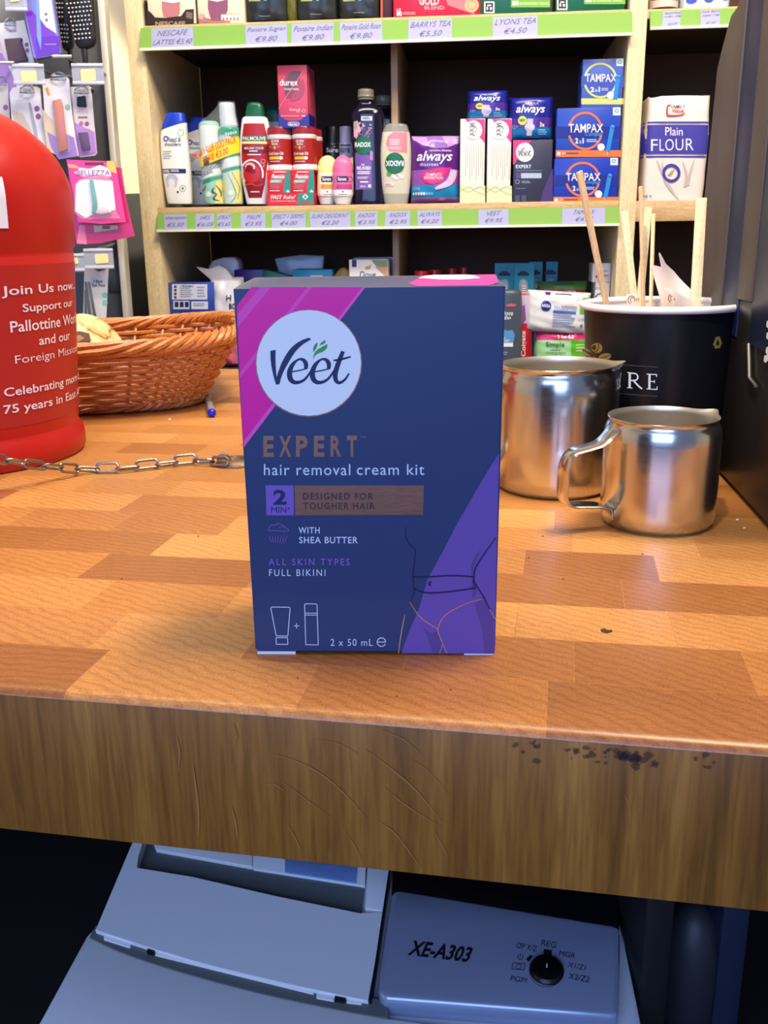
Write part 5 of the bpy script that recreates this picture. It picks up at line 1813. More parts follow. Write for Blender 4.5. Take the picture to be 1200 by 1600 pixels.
# white cartons, print turned sideways
WC = mat((236, 234, 220), 0.4)
PK = mat((232, 60, 128), 0.4)
for i, (u0, u1) in enumerate(((718.3, 758.2), (760, 799.7))):
    G = P(u0, 185, u1, 318, 0.010, 0.075, ZM)
    mb = MB()
    G.carton(mb, WC, 0.0008)
    p = G.pr(mb)
    d = u0 - 718.3
    p.fill([(726.5 + d, 186), (757.5 + d, 186), (757.5 + d, 224)], PK, 1)
    p.disc(739.5 + d, 203.3, 14, mat((226, 220, 216), 0.4), 2, 15)
    p.disc(739.5 + d, 203.3, 13.4, mat((244, 242, 238), 0.4), 3, 14.4)
    swirl_logo(p, (lambda d: lambda a, b: (739.5 + d - (b - 545) * 13.4 / 470, 203 + (a - 600) * 14.4 / 470))(d), mat((60, 62, 60), 0.4), mat((130, 170, 100), 0.4), 4)
    for k in range(9):
        p.rect(727 + d + k * 3.3, 227 if k % 3 else 223, 728.0 + d + k * 3.3, (275, 262, 281)[k % 3], mat((176, 176, 164), 0.5), 1)
    p.fill([(719 + d, 288), (730 + d, 292), (742 + d, 297), (758 + d, 290), (758 + d, 317.5), (718.6 + d, 317.5)], mat((222, 228, 176), 0.4), 1)
    p.stroke([(719 + d, 300), (732 + d, 292), (745 + d, 300), (757.5 + d, 305)], 1, mat((180, 196, 130), 0.4), 2)
    p.stroke([(719 + d, 293), (732 + d, 300), (748 + d, 292), (757.5 + d, 296)], 0.9, mat((180, 196, 130), 0.4), 2)
    G.single(mb, 'cream_carton', ('left of the two slim white cartons with sideways lettering', 'right of the two slim white cartons with sideways lettering')[i], 'box', 'slim white cartons')
    zwc = G.ztop
# dark kit carton
G = P(801, 218, 864, 318, 0.010, 0.07, ZM)
mb = MB()
DGX = mat((52, 54, 78), 0.4)
G.carton(mb, DGX, 0.0008)
p = G.pr(mb)
p.fill([(801.7, 219), (830, 219), (803, 257), (801.7, 257)], PK, 1)
p.disc(820, 238, 13.8, mat((230, 224, 220), 0.4), 2, 15)
swirl_logo(p, lambda a, b: (820 + (a - 600) * 13.4 / 470, 237.5 + (b - 545) * 14.6 / 470), mat((48, 52, 66), 0.4), None, 3)
p.text('EXPERT', 806, 257.5, 830, 263, mat((206, 222, 236), 0.4), 2, 0.03, 0, 1.15)
p.rect(806, 266, 846, 267.5, mat((110, 112, 136), 0.4), 2)
p.rect(814, 270.5, 846, 278.5, mat((176, 190, 210), 0.3), 2)
p.rect(806, 270.5, 812.5, 278.5, mat((92, 70, 130), 0.4), 2)
p.ring(808.5, 284, 3, 0.7, mat((170, 174, 190), 0.4), 2)
p.lines(815, 283, 830, 287, 2, mat((160, 164, 180), 0.4), 2)
p.rect(806, 294, 821, 295, mat((120, 120, 150), 0.4), 2)
p.fill([(864, 262), (856, 280), (848, 300), (844, 317), (863.5, 317)], mat((72, 48, 110), 0.4), 1)
p.rect(805, 305, 812, 315, mat((72, 74, 98), 0.4), 2)
p.rect(815, 305, 822, 315, mat((72, 74, 98), 0.4), 2)
G.single(mb, 'kit_carton', 'dark slate carton with pink corner between white cartons and blue boxes', 'box')
zkc = G.ztop
# blue pad packs
AB = mat((30, 34, 140), 0.25)
def padpack(u0, v0, u1, v1, oy, zb_, label, lit):
    G = P(u0, v0, u1, v1, oy, 0.055, zb_)
    mb = MB()
    sf = pillow(mb, G.w, G.h, G.d, AB, wr=0.0008, seed=int(u0), pz=0.22, px=0.3, mfun=lambda s: mat((24, 110, 176), 0.25) if s < 0.24 else (mat((76, 46, 146), 0.25) if s < 0.5 else AB))
    p_ = G.pr(mb, 0.0005, sf, 0.004)
    X = lambda a: u0 + (u1 - u0) * a
    Y = lambda a: v0 + (v1 - v0) * a
    p_.text('always', X(0.16), Y(0.22), X(0.80), Y(0.46), GW, 2, 0.012, 0.3)
    p_.text('ULTRA', X(0.36), Y(0.17), X(0.66), Y(0.22), mat((180, 190, 230), 0.3), 2)
    p_.disc(X(0.30), Y(0.58), (u1 - u0) * 0.095, mat((214, 216, 70), 0.35), 2, (v1 - v0) * 0.1)
    p_.text('NEW', X(0.24), Y(0.54), X(0.36), Y(0.61), mat((60, 70, 40), 0.4), 3, 0.02)
    p_.text('12+', X(0.08), Y(0.68), X(0.2), Y(0.76), mat((190, 190, 230), 0.3), 2)
    p_.stroke([(X(0.47), Y(0.54)), (X(0.46), Y(0.72)), (X(0.45), Y(0.92))], [9, 9.5, 8], mat((196, 192, 220), 0.3), 2)
    p_.disc(X(0.46), Y(0.73), 7.8, mat((196, 192, 220), 0.3), 2, 7)
    p_.text('3x', X(0.68), Y(0.62), X(0.79), Y(0.72), GW, 2, 0.02)
    p_.lines(X(0.64), Y(0.78), X(0.84), Y(0.92), 3, mat((140, 190, 226), 0.3), 2)
    G.single(mb, 'pad_pack', label, 'pack', 'blue pad packs')
padpack(730, 138, 795, 186, 0.012, zwc + 0.0005, 'left blue soft pack lying on top of the slim white cartons', 0)
padpack(795, 148, 866, 217.5, 0.010, zkc + 0.0005, 'right blue soft pack on the dark slate carton', 1)
# tampon boxes
TB = mat((34, 70, 178), 0.35)
TBD = mat((26, 40, 140), 0.35)
ORG = mat((240, 120, 44), 0.4)
def tampon(u0, v0, u1, v1, oy, dpt, zb_, bot, bmid, acc, label, small=False, base=TB):
    G = P(u0, v0, u1, v1, oy, dpt, zb_)
    mb = MB()
    G.carton(mb, base, 0.0008)
    p_ = G.pr(mb)
    X = lambda a: u0 + (u1 - u0) * a
    Y = lambda a: v0 + (v1 - v0) * a
    p_.rect(X(0.005), Y(0.39), X(0.995), Y(0.63), bmid, 1)
    p_.rect(X(0.005), Y(0.865), X(0.995), Y(0.995), bot, 1)
    r_ = (u1 - u0) * (0.25 if not small else 0.37)
    rv = (v1 - v0) * 0.36
    p_.ring(X(0.45), Y(0.48), r_, 3.2, acc, 2, rv, 195, 345)
    p_.ring(X(0.45), Y(0.48), r_, 3.2, acc, 2, rv, 15, 165)
    p_.text('TAMPAX', X(0.20 if not small else 0.1), Y(0.34), X(0.72 if not small else 0.82), Y(0.51), GW, 3, 0.004)
    if not small:
        p_.text('Compak', X(0.45), Y(0.50), X(0.72), Y(0.60), mat((70, 150, 222), 0.35), 3, 0.012, 0.2)
        p_.text('5+', X(0.10), Y(0.90), X(0.15), Y(0.95), GW, 3)
        p_.lines(X(0.16), Y(0.91), X(0.38), Y(0.96), 1, mat((120, 60, 30), 0.4), 3)
        p_.disc(X(0.05), Y(0.93), 2.6, GW, 2)
    p_.text('2', X(0.30 if not small else 0.22), Y(0.62), X(0.34 if not small else 0.30), Y(0.73), GW, 3, 0.03)
    p_.text('in', X(0.36 if not small else 0.32), Y(0.66), X(0.39 if not small else 0.38), Y(0.73), GW, 3)
    p_.text('1', X(0.41), Y(0.62), X(0.425 if not small else 0.435), Y(0.73), GW, 3)
    p_.lines(X(0.47), Y(0.645), X(0.66), Y(0.72), 2, mat((190, 200, 232), 0.4), 3)
    p_.disc(X(0.69), Y(0.80), (u1 - u0) * (0.055 if not small else 0.09), mat((226, 230, 240), 0.4), 3)
    p_.stroke([(X(0.86), Y(0.40)), (X(0.83), Y(0.62)), (X(0.79), Y(0.88))], 6.5, mat((40, 136, 214), 0.3), 4, False)
    p_.disc(X(0.863), Y(0.40), 3.2, mat((70, 160, 226), 0.3), 4)
    p_.rect(X(0.78), Y(0.86), X(0.785), Y(0.96), GW, 4)
    p_.rect(X(0.87 if not small else 0.82), Y(0.01), X(0.985), Y(0.17), mat((206, 222, 226), 0.4), 2)
    p_.ring(X(0.925 if not small else 0.9), Y(0.08), 2.5, 1, mat((70, 140, 160), 0.4), 3)
    mb2 = G.single(mb, 'tampon_box', label, 'box', 'blue boxes stacked against the right post')
    return G
G1 = tampon(864, 246, 967, 317.5, 0.008, 0.075, ZM, ORG, TBD, ORG, 'bottom blue and orange box of the stack by the right post', base=mat((26, 56, 176), 0.35))
G2_ = tampon(868, 167, 971, 245.5, 0.008, 0.075, G1.ztop + 0.0003, ORG, TBD, ORG, 'middle blue and orange box of the stack by the right post')
YG = mat((200, 208, 120), 0.4)
G3 = tampon(908, 91, 975, 163.5, 0.012, 0.055, G2_.ztop + 0.0003, YG, mat((62, 84, 176), 0.35), YG, 'top pale blue and yellow box standing on the blue stack', True, mat((70, 98, 186), 0.35))
G = P(902.5, 115, 935, 164, 0.0735, 0.008, G2_.ztop + 0.0003)
mb = MB()
G.carton(mb, mat((52, 78, 176), 0.35), 0.0006)
G.single(mb, 'tampon_box', 'narrow blue box edge showing behind the top box of the stack', 'box', 'blue boxes stacked against the right post')

# flour
G = P(1003, 149, 1114, 315, 0.012, 0.085, ZR)
mb = MB()
FLW = mat((232, 222, 212), 0.6)
FLB = mat((64, 58, 158), 0.5)
rnd = random.Random(4)
def paperbag(mb, w, h, d, m_, top=0.012):
    rings = []
    n = 14
    for i in range(n + 1):
        s = i / n
        hw = w / 2 * (1 - 0.035 * math.cos(2 * math.pi * s) * 0.6 + 0.012 * math.sin(s * 13))
        hd = d / 2 * (1 + 0.05 * math.sin(s * math.pi) - (0.10 if s > 0.97 else 0))
        ring = []
        for k in range(40):
            a = 2 * math.pi * k / 40
            g = lambda c: math.copysign(abs(c) ** (2 / 7), c)
            ring.append((hw * g(math.cos(a)), hd * g(math.sin(a)) + 0.0006 * math.sin(s * 30 + k), h * s + 0.0016 * math.sin(k * 0.9) * (s > 0.97)))
        rings.append(ring)
    mb.loft(rings, m_, True, True, True)
    def surf(x, z, e):
        s = min(max(z / h, 0), 1)
        hd = d / 2 * (1 + 0.05 * math.sin(s * math.pi))
        hw = w / 2 * (1 - 0.035 * math.cos(2 * math.pi * s) * 0.6 + 0.012 * math.sin(s * 13))
        k = min(abs(x / hw), 0.9999)
        return (x, -hd * (1 - k ** 7) ** (1 / 7) - 0.0007 - e, z)
    return surf
sf = paperbag(mb, G.w, G.h, G.d, FLW)
p = G.pr(mb, 0.0004, sf, 0.006)
p.fill([(1002.5, 195), (1111, 195), (1106, 241), (1001, 241)], FLB, 1)
p.fill([(1003, 190), (1111.5, 190), (1111.5, 192.5), (1003, 192.5)], FLB, 1)
p.fill([(1000.5, 243.5), (1105.6, 243.5), (1105.6, 246), (1000.5, 246)], FLB, 1)
p.text('Plain', 1039, 199, 1066, 212, GW, 2, 0.0)
for ch, a, b_ in (('F', 1017, 1027), ('L', 1030, 1037), ('O', 1039, 1052), ('U', 1055, 1067), ('R', 1071, 1083)):
    p.text(ch, a, 218 - (a - 1017) * 0.02, b_, 236 - (a - 1017) * 0.02, GW, 2, -0.008)
FR_ = mat((190, 50, 56), 0.5)
p.stroke([(1048, 164), (1043, 166), (1042, 178), (1046, 181), (1064, 180), (1070, 176)], [1.5, 2.4, 3, 3, 2.4, 1], FR_, 1)
p.text('FAMILY', 1048, 164, 1071, 169, mat((60, 26, 40), 0.5), 2, 0.004, 0.2)
p.text('Value', 1050, 170, 1068, 176, FR_, 2, 0.02, 0.2)
p.ring(1048.5, 270.5, 12, 4.5, FLB, 2, 12.3)
p.stroke([(1043, 274), (1049, 268), (1054, 264)], [0.8, 2, 0.8], mat((180, 160, 120), 0.5), 2)
p.stroke([(1043, 272), (1046, 274), (1052, 269)], [0.8, 1.4, 0.8], mat((170, 150, 120), 0.5), 2)
WH = mat((196, 184, 174), 0.6)
for pts in ([(1026, 250), (1034, 270), (1044, 290), (1060, 312)], [(1085, 248), (1078, 270), (1074, 290)], [(1066, 252), (1072, 272), (1070, 292)], [(1034, 252), (1036, 268), (1040, 284)]):
    p.stroke(pts, [1, 4, 5, 2], WH, 1)
p.text('1.5kg e', 996, 303.5, 1018, 308.5, mat((70, 64, 130), 0.5), 2)
G.single(mb, 'flour_bag', 'white paper bag of flour with a broad blue band on the right shelf', 'flour bag')

# ---------------------------------------------------------------- top row
def hgt(v=-95):
    return SH.px(600, v, 0.02)[1]
HT_ = ZU + 0.19
BRN = mat((44, 24, 18), 0.5)
CRM = mat((244, 226, 190), 0.5)
G = P(228, -60, 303, 42, 0.004, 0.11, ZU)
mb = MB()
mb.box((0, 0, 0.001), (G.w, G.d, 0.002), BRN)
q = [G.m(u, v) for u, v in ((229, 41), (229, 14), (236, 20), (242, 27), (258, 28), (283, 25), (290, 15), (302.5, 14), (302.5, 39))]
mb.prism([(a, max(b_, 0)) for a, b_ in q], -G.d / 2, -G.d / 2 + 0.0014, BRN)
for s in (-1, 1):
    mb.box((s * (G.w / 2 - 0.0007), 0, 0.02), (0.0014, G.d, 0.04), BRN)
p = G.pr(mb)
p.text('NESCAFE', 243, 33.5, 290, 40, mat((170, 140, 120), 0.5), 2, 0.03)
p.fill([(291, 18), (301, 20), (301, 30), (291, 28)], mat((120, 100, 84), 0.5), 1)
G.single(mb, 'display_tray', 'dark brown card tray at the left end of the top shelf', 'tray')
G = P(233, -70, 301, 40, 0.0065, 0.09, ZU + 0.0022)
mb = MB()
G.carton(mb, CRM, 0.0008)
p = G.pr(mb)
p.fill([(252, -70), (283, -70), (281, 20), (278, 27), (256, 27), (253, 15)], mat((190, 120, 120), 0.4), 1)
p.fill([(252, -70), (283, -70), (281, 3), (270, 5), (253, 2)], mat((250, 238, 220), 0.4), 2)
G.single(mb, 'coffee_sachet_box', 'cream coffee box with glass picture standing in the brown tray', 'box', 'cream coffee boxes')
G = P(306, -70, 378, 38, 0.010, 0.09, ZU)
mb = MB()
G.carton(mb, CRM, 0.0008)
p = G.pr(mb)
p.fill([(308, 30), (322, 28), (340, 32), (360, 33), (360, 37.5), (307, 37.5)], mat((176, 116, 90), 0.5), 1)
p.fill([(324, -70), (357, -70), (356, 16), (350, 32), (330, 32), (325, 14)], mat((140, 80, 104), 0.4), 2)
p.fill([(324, -70), (357, -70), (356, -1), (340, 3), (325, 0)], mat((248, 232, 210), 0.4), 3)
p.disc(316, 26, 5, mat((200, 160, 150), 0.5), 2)
p.disc(320, 31, 4, mat((170, 120, 120), 0.5), 3)
p.rect(346, 23, 376, 31, mat((250, 244, 230), 0.5), 3)
p.text('Rainforest', 352, 20, 374, 24, mat((120, 150, 90), 0.5), 4)
for k in range(5):
    p.disc(349.5 + k * 5.6, 29, 1.5, mat((110, 90, 80), 0.5), 4)
G.single(mb, 'coffee_sachet_box', 'cream coffee box with purple glass beside the black bags', 'box', 'cream coffee boxes')
BG = mat((40, 44, 44), 0.32, bump=0.3, bscale=40)
OLV = mat((92, 92, 20), 0.4)
for i, (u0, u1, v1, label) in enumerate(((380.5, 446, 35, 'leftmost of the three black coffee bags on the top shelf'), (462, 525, 32, 'middle of the three black coffee bags on the top shelf'), (528, 593, 30, 'rightmost of the three black coffee bags on the top shelf'))):
    G = P(u0, -80, u1, v1, 0.012, 0.06, ZU)
    mb = MB()
    sf = pillow(mb, G.w, G.h, G.d, BG, wr=0.0016, seed=i + 3, pz=0.12, px=0.2)
    p = G.pr(mb, 0.0005, sf, 0.004)
    p.rect((u0 + u1) / 2 - 9, v1 - 11, (u0 + u1) / 2 + 9, v1 - 9.5, mat((120, 126, 126), 0.4), 1)
    p.rect(u0 + 8, -4, u0 + 26, 2, mat((150, 160, 110), 0.4), 1)
    p.rect(u0 + 32, -3, u0 + 36, 1, mat((120, 190, 170), 0.4), 1)
    G.single(mb, 'coffee_bag', label, 'bag', 'black coffee bags')
G = P(446.5, -80, 461.5, 33, 0.020, 0.06, ZU)
mb = MB()
pillow(mb, G.w, G.h, G.d, OLV, wr=0.001, seed=9, pz=0.12, px=0.2)
G.single(mb, 'coffee_bag', 'narrow olive green bag squeezed between two black bags', 'bag')
G = P(594.5, -80, 612, 29, 0.02, 0.07, ZU)
mb = MB()
G.carton(mb, mat((70, 24, 20), 0.4), 0.0008)
p = G.pr(mb)
p.rect(594.8, -70, 598, 28.5, mat((196, 84, 40), 0.4), 1)
G.single(mb, 'tea_box', 'thin dark red box edge between black bag and red tea box', 'box')
G = P(614.5, -80, 751, 27.5, 0.008, 0.08, ZU)
mb = MB()
RT_ = mat((204, 28, 56), 0.35)
G.carton(mb, RT_, 0.001)
p = G.pr(mb)
p.text('GOLD', 655, -6, 686, 8, mat((240, 200, 196), 0.4), 2, 0.03)
p.text('BLEND', 663, 9, 694, 15, mat((226, 150, 150), 0.4), 2, 0.02)
p.fill([(690, -20), (735, -20), (748, 10), (740, 22), (722, 16), (700, 8)], mat((226, 120, 120), 0.35), 1)
p.disc(737, 8, 11, mat((220, 176, 130), 0.4), 3)
p.ring(737, 8, 7, 1, mat((180, 120, 80), 0.4), 4)
p.text('80', 620, 18, 628, 25, GW, 2, 0.03)
p.lines(630, 19, 652, 24, 2, mat((236, 160, 160), 0.4), 2)
p.rect(620, 14, 621.5, 20, GW, 2)
p.rect(624, 13, 625.5, 20, GW, 2)
G.single(mb, 'tea_box', 'red tea box on the top shelf', 'box')
GT = mat((12, 92, 56), 0.35)
for i, (u0, u1, v1, label) in enumerate(((753.5, 863.5, 22.5, 'left of the two green tea boxes on the top shelf'), (867.5, 981, 17.5, 'right of the two green tea boxes on the top shelf'))):
    G = P(u0, -80, u1, v1, 0.008, 0.08, ZU)
    mb = MB()
    G.carton(mb, GT, 0.001)
    p = G.pr(mb)
    p.rect(u0 + 45, v1 - 28, u1 - 4, v1 - 11, mat((120, 176, 60), 0.4), 1)
    p.text('80', u0 + 47, v1 - 21, u0 + 57, v1 - 14, GW, 2, 0.03)
    p.text('BIODEGRADABLE TEABAGS', u0 + 59, v1 - 19, u0 + 104, v1 - 15, mat((214, 232, 170), 0.4), 2, 0.01)
    p.rect(u0 + 3, v1 - 20, u0 + 19, v1 - 2, GW, 1)
    p.rect(u0 + 5, v1 - 18, u0 + 17, v1 - 4, mat((30, 40, 36), 0.4), 2)
    p.rect(u0 + 8, v1 - 15, u0 + 14, v1 - 13, GW, 3)
    p.rect(u0 + 7, v1 - 12, u0 + 9, v1 - 7, GW, 3)
    p.rect(u0 + 12, v1 - 11, u0 + 15, v1 - 7, GW, 3)
    G.single(mb, 'tea_box', label, 'box', 'green tea boxes')
# right bay top
zu2 = zur
G = P(1014, -60, 1064, 13, 0.05, 0, zu2, False)
t = G.thing('coffee_jar', 'brown glass coffee jar with cream label at top right', 'jar')
mb = MB()
r_ = G.w / 2
hz = 0.13
mb.lathe([(0, 0), (r_ * 0.92, 0), (r_, 0.003), (r_, hz * 0.75), (r_ * 0.8, hz), (0, hz)], mat((92, 44, 26), 0.12), 40)
G.part(mb, 'jar_body')
mb = MB()
mb.lathe([(r_ * 1.005, 0.0085), (r_ * 1.005, hz * 0.7)], mat((230, 208, 188), 0.5), 40)
p = G.pr(mb, 0.0004, lambda x, z, e: (x, -r_ * 1.005 * math.sqrt(max(1 - (x / r_) ** 2, 0.0004)) - e, z), 0.004)
p.rect(1016, 2.5, 1062, 4, mat((120, 70, 50), 0.5), 2)
p.rect(1049, -6, 1051, 4, mat((120, 70, 50), 0.5), 2)
G.part(mb, 'paper_label')
mb = MB()
mb.lathe([(r_ * 0.82, hz - 0.002), (r_ * 0.82, hz + 0.018), (r_ * 0.78, hz + 0.02), (0, hz + 0.02)], mat((120, 30, 24), 0.4), 40)
G.part(mb, 'lid')
G = P(1066, -60, 1148, 12, 0.02, 0.07, zu2)
mb = MB()
sf = paperbag(mb, G.w, 0.15, G.d, mat((206, 220, 222), 0.5))
p = G.pr(mb, 0.0005, sf, 0.006)
for u, v, a, b_ in ((1079, 1, 7, 5), (1085, -2, 4, 6), (1107, -1, 7, 4), (1112, -4, 5, 4), (1134, -3, 6, 3)):
    p.disc(u, v, a, mat((58, 84, 190), 0.5), 1, b_, n=14)
G.single(mb, 'sugar_bag', 'pale paper sugar bag with blue blots at top right', 'bag')

# ---------------------------------------------------------------- bottom shelf
PBX = mat((60, 34, 110), 0.4)
G = P(270, 501, 334, 577, 0.03, 0.08, ZB)
mb = MB()
G.carton(mb, PBX, 0.001)
G.single(mb, 'carton', 'dark purple carton under the blue box on the bottom shelf', 'box')
zz = G.ztop
G = P(267, 441, 333, 500, 0.026, 0.08, zz + 0.0003)
mb = MB()
G.carton(mb, mat((44, 70, 160), 0.35), 0.001)
p = G.pr(mb)
WL = mat((214, 218, 238), 0.4)
p.rect(269, 444, 324, 468, WL, 1)
p.rect(271, 470, 296, 483, WL, 1)
p.rect(299, 471, 325, 483, WL, 1)
for k in range(3):
    p.rect(273 + k * 8, 471.5, 279 + k * 8, 480, mat((40, 44, 80), 0.4), 2)
for r_ in range(4):
    p.rect(272, 446 + r_ * 5.5, 276, 450 + r_ * 5.5, mat((60, 66, 110), 0.4), 2)
p.lines(281, 446, 302, 466, 6, mat((150, 156, 186), 0.4), 2)
p.lines(308, 448, 322, 466, 4, mat((150, 156, 186), 0.4), 2)
p.text('2 x day', 286, 445, 302, 449.5, DNV, 3)
p.lines(302, 474, 322, 480, 2, mat((130, 136, 176), 0.4), 2)
G.single(mb, 'medicine_carton', 'blue carton with white info panels at the left of the bottom shelf', 'box')
# crinkled white bag
G = P(333, 402, 373, 577, 0.022, 0.06, ZB)
mb = MB()
FILM = mat((214, 214, 218), 0.25, bump=0.5, bscale=60)
sf = pillow(mb, G.w, G.h * 0.82, G.d, FILM, wr=0.003, seed=5, pz=0.3, px=0.5, mfun=lambda s: mat((226, 110, 130), 0.25) if s < 0.40 else FILM)
p = G.pr(mb, 0.0006, sf, 0.004)
p.text('H', 354, 461, 361, 470, T1, 2, 0.02)
p.text('BODY', 358, 474, 380, 483, T1, 2, 0.02)
p.rect(361, 486, 368, 491, mat((220, 70, 90), 0.4), 2)
p.disc(352, 512, 9, mat((230, 150, 110), 0.4), 2, 7)
p.disc(349, 522, 7, mat((214, 120, 80), 0.4), 3, 5)
q = [(-G.w * 0.5, G.h * 0.66), (-G.w * 0.5, G.h * 0.80), (-G.w * 0.95, G.h * 0.92), (-G.w * 0.55, G.h * 0.895), (-G.w * 0.2, G.h * 0.93), (G.w * 0.0, G.h * 0.90), (G.w * 0.22, G.h * 0.80), (G.w * 0.4, G.h * 0.66)]
mb.prism(q, -0.010, 0.004, FILM, 0.002)
G.single(mb, 'wipes_bag', 'crinkled white plastic bag with pink lower half behind the basket', 'bag', None)
G = P(326, 400, 374, 577, 0.10, 0.05, ZB)
mb = MB()
mb.prism([(a_, max(b_, 0)) for a_, b_ in (G.m(u, v) for u, v in ((328, 577), (328, 440), (323, 418), (331, 407), (348, 402), (365, 402), (372, 409), (374, 428), (371, 450), (374, 577)))], -0.02, 0.02, mat((222, 222, 226), 0.25, bump=0.6, bscale=60), 0.005)
G.single(mb, 'wipes_bag', 'second crinkled pale bag standing higher behind the white one', 'bag', None)
for (u0, v0, u1, v1, oy, d, c, name, label, cat) in (
        (366, 441, 376, 577, 0.06, 0.05, (36, 60, 170), 'carton', 'thin blue carton edge beside the white bag', 'box'),
        (374, 421, 414, 577, 0.09, 0.07, (70, 36, 130), 'carton', 'dark purple carton behind the top left of the kit carton', 'box'),
        (463, 421, 519, 577, 0.05, 0.06, (26, 130, 178), 'carton', 'teal blue carton with a white line on the bottom shelf', 'box')):
    G = P(u0, v0, u1, v1, oy, d, ZB)
    mb = MB()
    G.carton(mb, mat(c, 0.35), 0.001)
    if c[0] == 26:
        p = G.pr(mb)
        p.rect(485, 430.5, 504, 432, GW, 1)
    G.single(mb, name, label, cat)
G = P(410, 422, 461, 577, 0.07, 0.03, ZB)
mb = MB()
q = [G.m(u, v) for u, v in ((410, 577), (410, 423), (420, 422.5), (460, 433), (461, 577))]
mb.prism([(a, max(b_, 0)) for a, b_ in q], -0.015, 0.015, mat((12, 116, 84), 0.35), 0.001)
G.single(mb, 'carton', 'dark green slanted carton left of the teal carton', 'box')
G = P(428, 398, 507, 577, 0.15, 0.03, ZB)
mb = MB()
mb.prism([(a_, max(b_, 0)) for a_, b_ in (G.m(u, v) for u, v in ((430, 577), (437, 432), (428, 404), (441, 402), (470, 398), (506, 399.5), (504, 425), (500, 577)))], -0.012, 0.012, mat((170, 188, 202), 0.2, bump=0.6, bscale=50), 0.003)
G.single(mb, 'film_pack', 'pale grey film pack standing behind the green and teal cartons', 'pack')
G = P(520, 417, 547, 577, 0.06, 0.05, ZB)
mb = MB()
mb.prism([(a_, max(b_, 0)) for a_, b_ in (G.m(u, v) for u, v in ((521, 577), (520, 431), (527, 422), (535, 417), (544, 423), (548, 433), (547, 577)))], -0.015, 0.015, mat((226, 160, 54), 0.4), 0.004)
G.single(mb, 'snack_pack', 'amber yellow pouch beside the white soap carton', 'pack')
G = P(549, 405, 606, 577, 0.03, 0.07, ZB)
mb = MB()
G.carton(mb, mat((226, 224, 220), 0.4), 0.001)
p = G.pr(mb)
p.text('Dove', 562, 424, 587, 433.5, mat((40, 44, 70), 0.4), 2, 0.0, 0.15)
p.rect(550, 406, 557, 417, DNV, 2)
p.fill([(570, 417), (578, 415), (581, 412), (578, 420), (572, 421)], mat((190, 160, 90), 0.4), 2)
p.fill([(580, 406), (605.5, 406), (605.5, 434), (594, 424)], mat((130, 150, 110), 0.4), 1)
p.fill([(586, 417), (605.5, 417), (605.5, 434), (598, 427)], mat((206, 160, 130), 0.4), 2)
G.single(mb, 'soap_carton', 'white soap carton with green corner behind the kit carton', 'box', 'soap cartons')
G = P(556, 402, 614, 577, 0.108, 0.07, ZB)
mb = MB()
G.carton(mb, mat((198, 196, 206), 0.4), 0.001)
G.single(mb, 'soap_carton', 'greyish soap carton just behind the white soap carton', 'box', 'soap cartons')
src = None
for i, (u0, u1, v0, oy, label) in enumerate(((648, 670, 423, 0.06, 'leftmost red capped bottle behind the kit carton'), (669, 690, 421, 0.09, 'second red capped bottle from the left behind the kit carton'), (697, 715, 419, 0.15, 'third red capped bottle from the left, further back'), (716, 732, 418, 0.16, 'rightmost red capped bottle, further back'))):
    G = P(u0, v0, u1, 577, oy, 0, ZB, False)
    t = G.thing('red_cap_bottle', label, 'bottle', 'red capped bottles')
    r_ = G.w / 2
    mb = MB()
    mb.lathe([(0, 0), (r_ * 1.3, 0), (r_ * 1.35, 0.004), (r_ * 1.35, G.h * 0.75), (r_ * 0.85, G.h * 0.9), (0, G.h * 0.9)], mat((216, 210, 206), 0.3), 32)
    G.part(mb, 'bottle_body')
    mb = MB()
    mb.lathe([(r_, G.h * 0.885), (r_, G.h * 0.985), (r_ * 0.94, G.h), (0, G.h)], mat((190, 26, 32), 0.3), 32)
    G.part(mb, 'cap')
# toothbrush cards
TQ = mat((24, 140, 160), 0.35)
def tcard(u0, u1, v0, oy, zb_, label):
    G = P(u0, v0, u1, 577, oy, 0.002, zb_)
    t_ = G.thing('toothbrush_card', label, 'toothbrush pack', 'teal toothbrush cards')
    mb = MB()
    mb.box((0, 0, G.h / 2), (G.w, 0.001, G.h), TQ)
    p_ = G.pr(mb, 0.0003, lambda x, z, e: (x, -0.0006 - e, z))
    uc = (u0 + u1) / 2
    vv = v0 + 17
    p_.fill([(uc - 10, vv), (uc - 5, vv - 3), (uc - 3, vv - 5), (uc, vv - 4), (uc + 3, vv - 5), (uc + 5, vv - 3), (uc + 10, vv), (uc + 8, vv + 3), (uc - 8, vv + 3)], mat((16, 40, 52), 0.5), 1)
    G.part(mb, 'card')
    mb = MB()
    c_ = Bot(G, [(570, uc - 6, 570, uc + 6), (v0 + 60, uc - 7, v0 + 60, uc + 7), (v0 + 36, uc - 7.5, v0 + 36, uc + 7.5), (v0 + 28, uc - 6, v0 + 28, uc + 6), (v0 + 25, uc - 2, v0 + 25, uc + 2)], 2.2, 0.8, 3)
    c_.build(mb, mat((220, 226, 232), 0.12, alpha=0.45))
    G.part(mb, 'blister')
    mb = MB()
    p0 = G.m(uc, v0 + 34)
    mb.box((0, -0.004, p0[1] - 0.010), (0.007, 0.003, 0.022), mat((200, 60, 70), 0.4), 0.001)
    for k in range(5):
        mb.box((0, -0.0065, p0[1] - 0.018 + k * 0.004), (0.008, 0.003, 0.002), GW)
    mb.box((0, -0.004, p0[1] - 0.055), (0.004, 0.003, 0.07), GW, 0.001)
    G.part(mb, 'brush')
    return t_
tcard(770, 806, 411, 0.075, ZB, 'leftmost teal toothbrush card behind the grey bottle')
tcard(800, 835, 411, 0.065, ZB, 'second teal toothbrush card with red bristles')
tcard(822, 848, 409, 0.125, ZB, 'third teal toothbrush card standing further back')
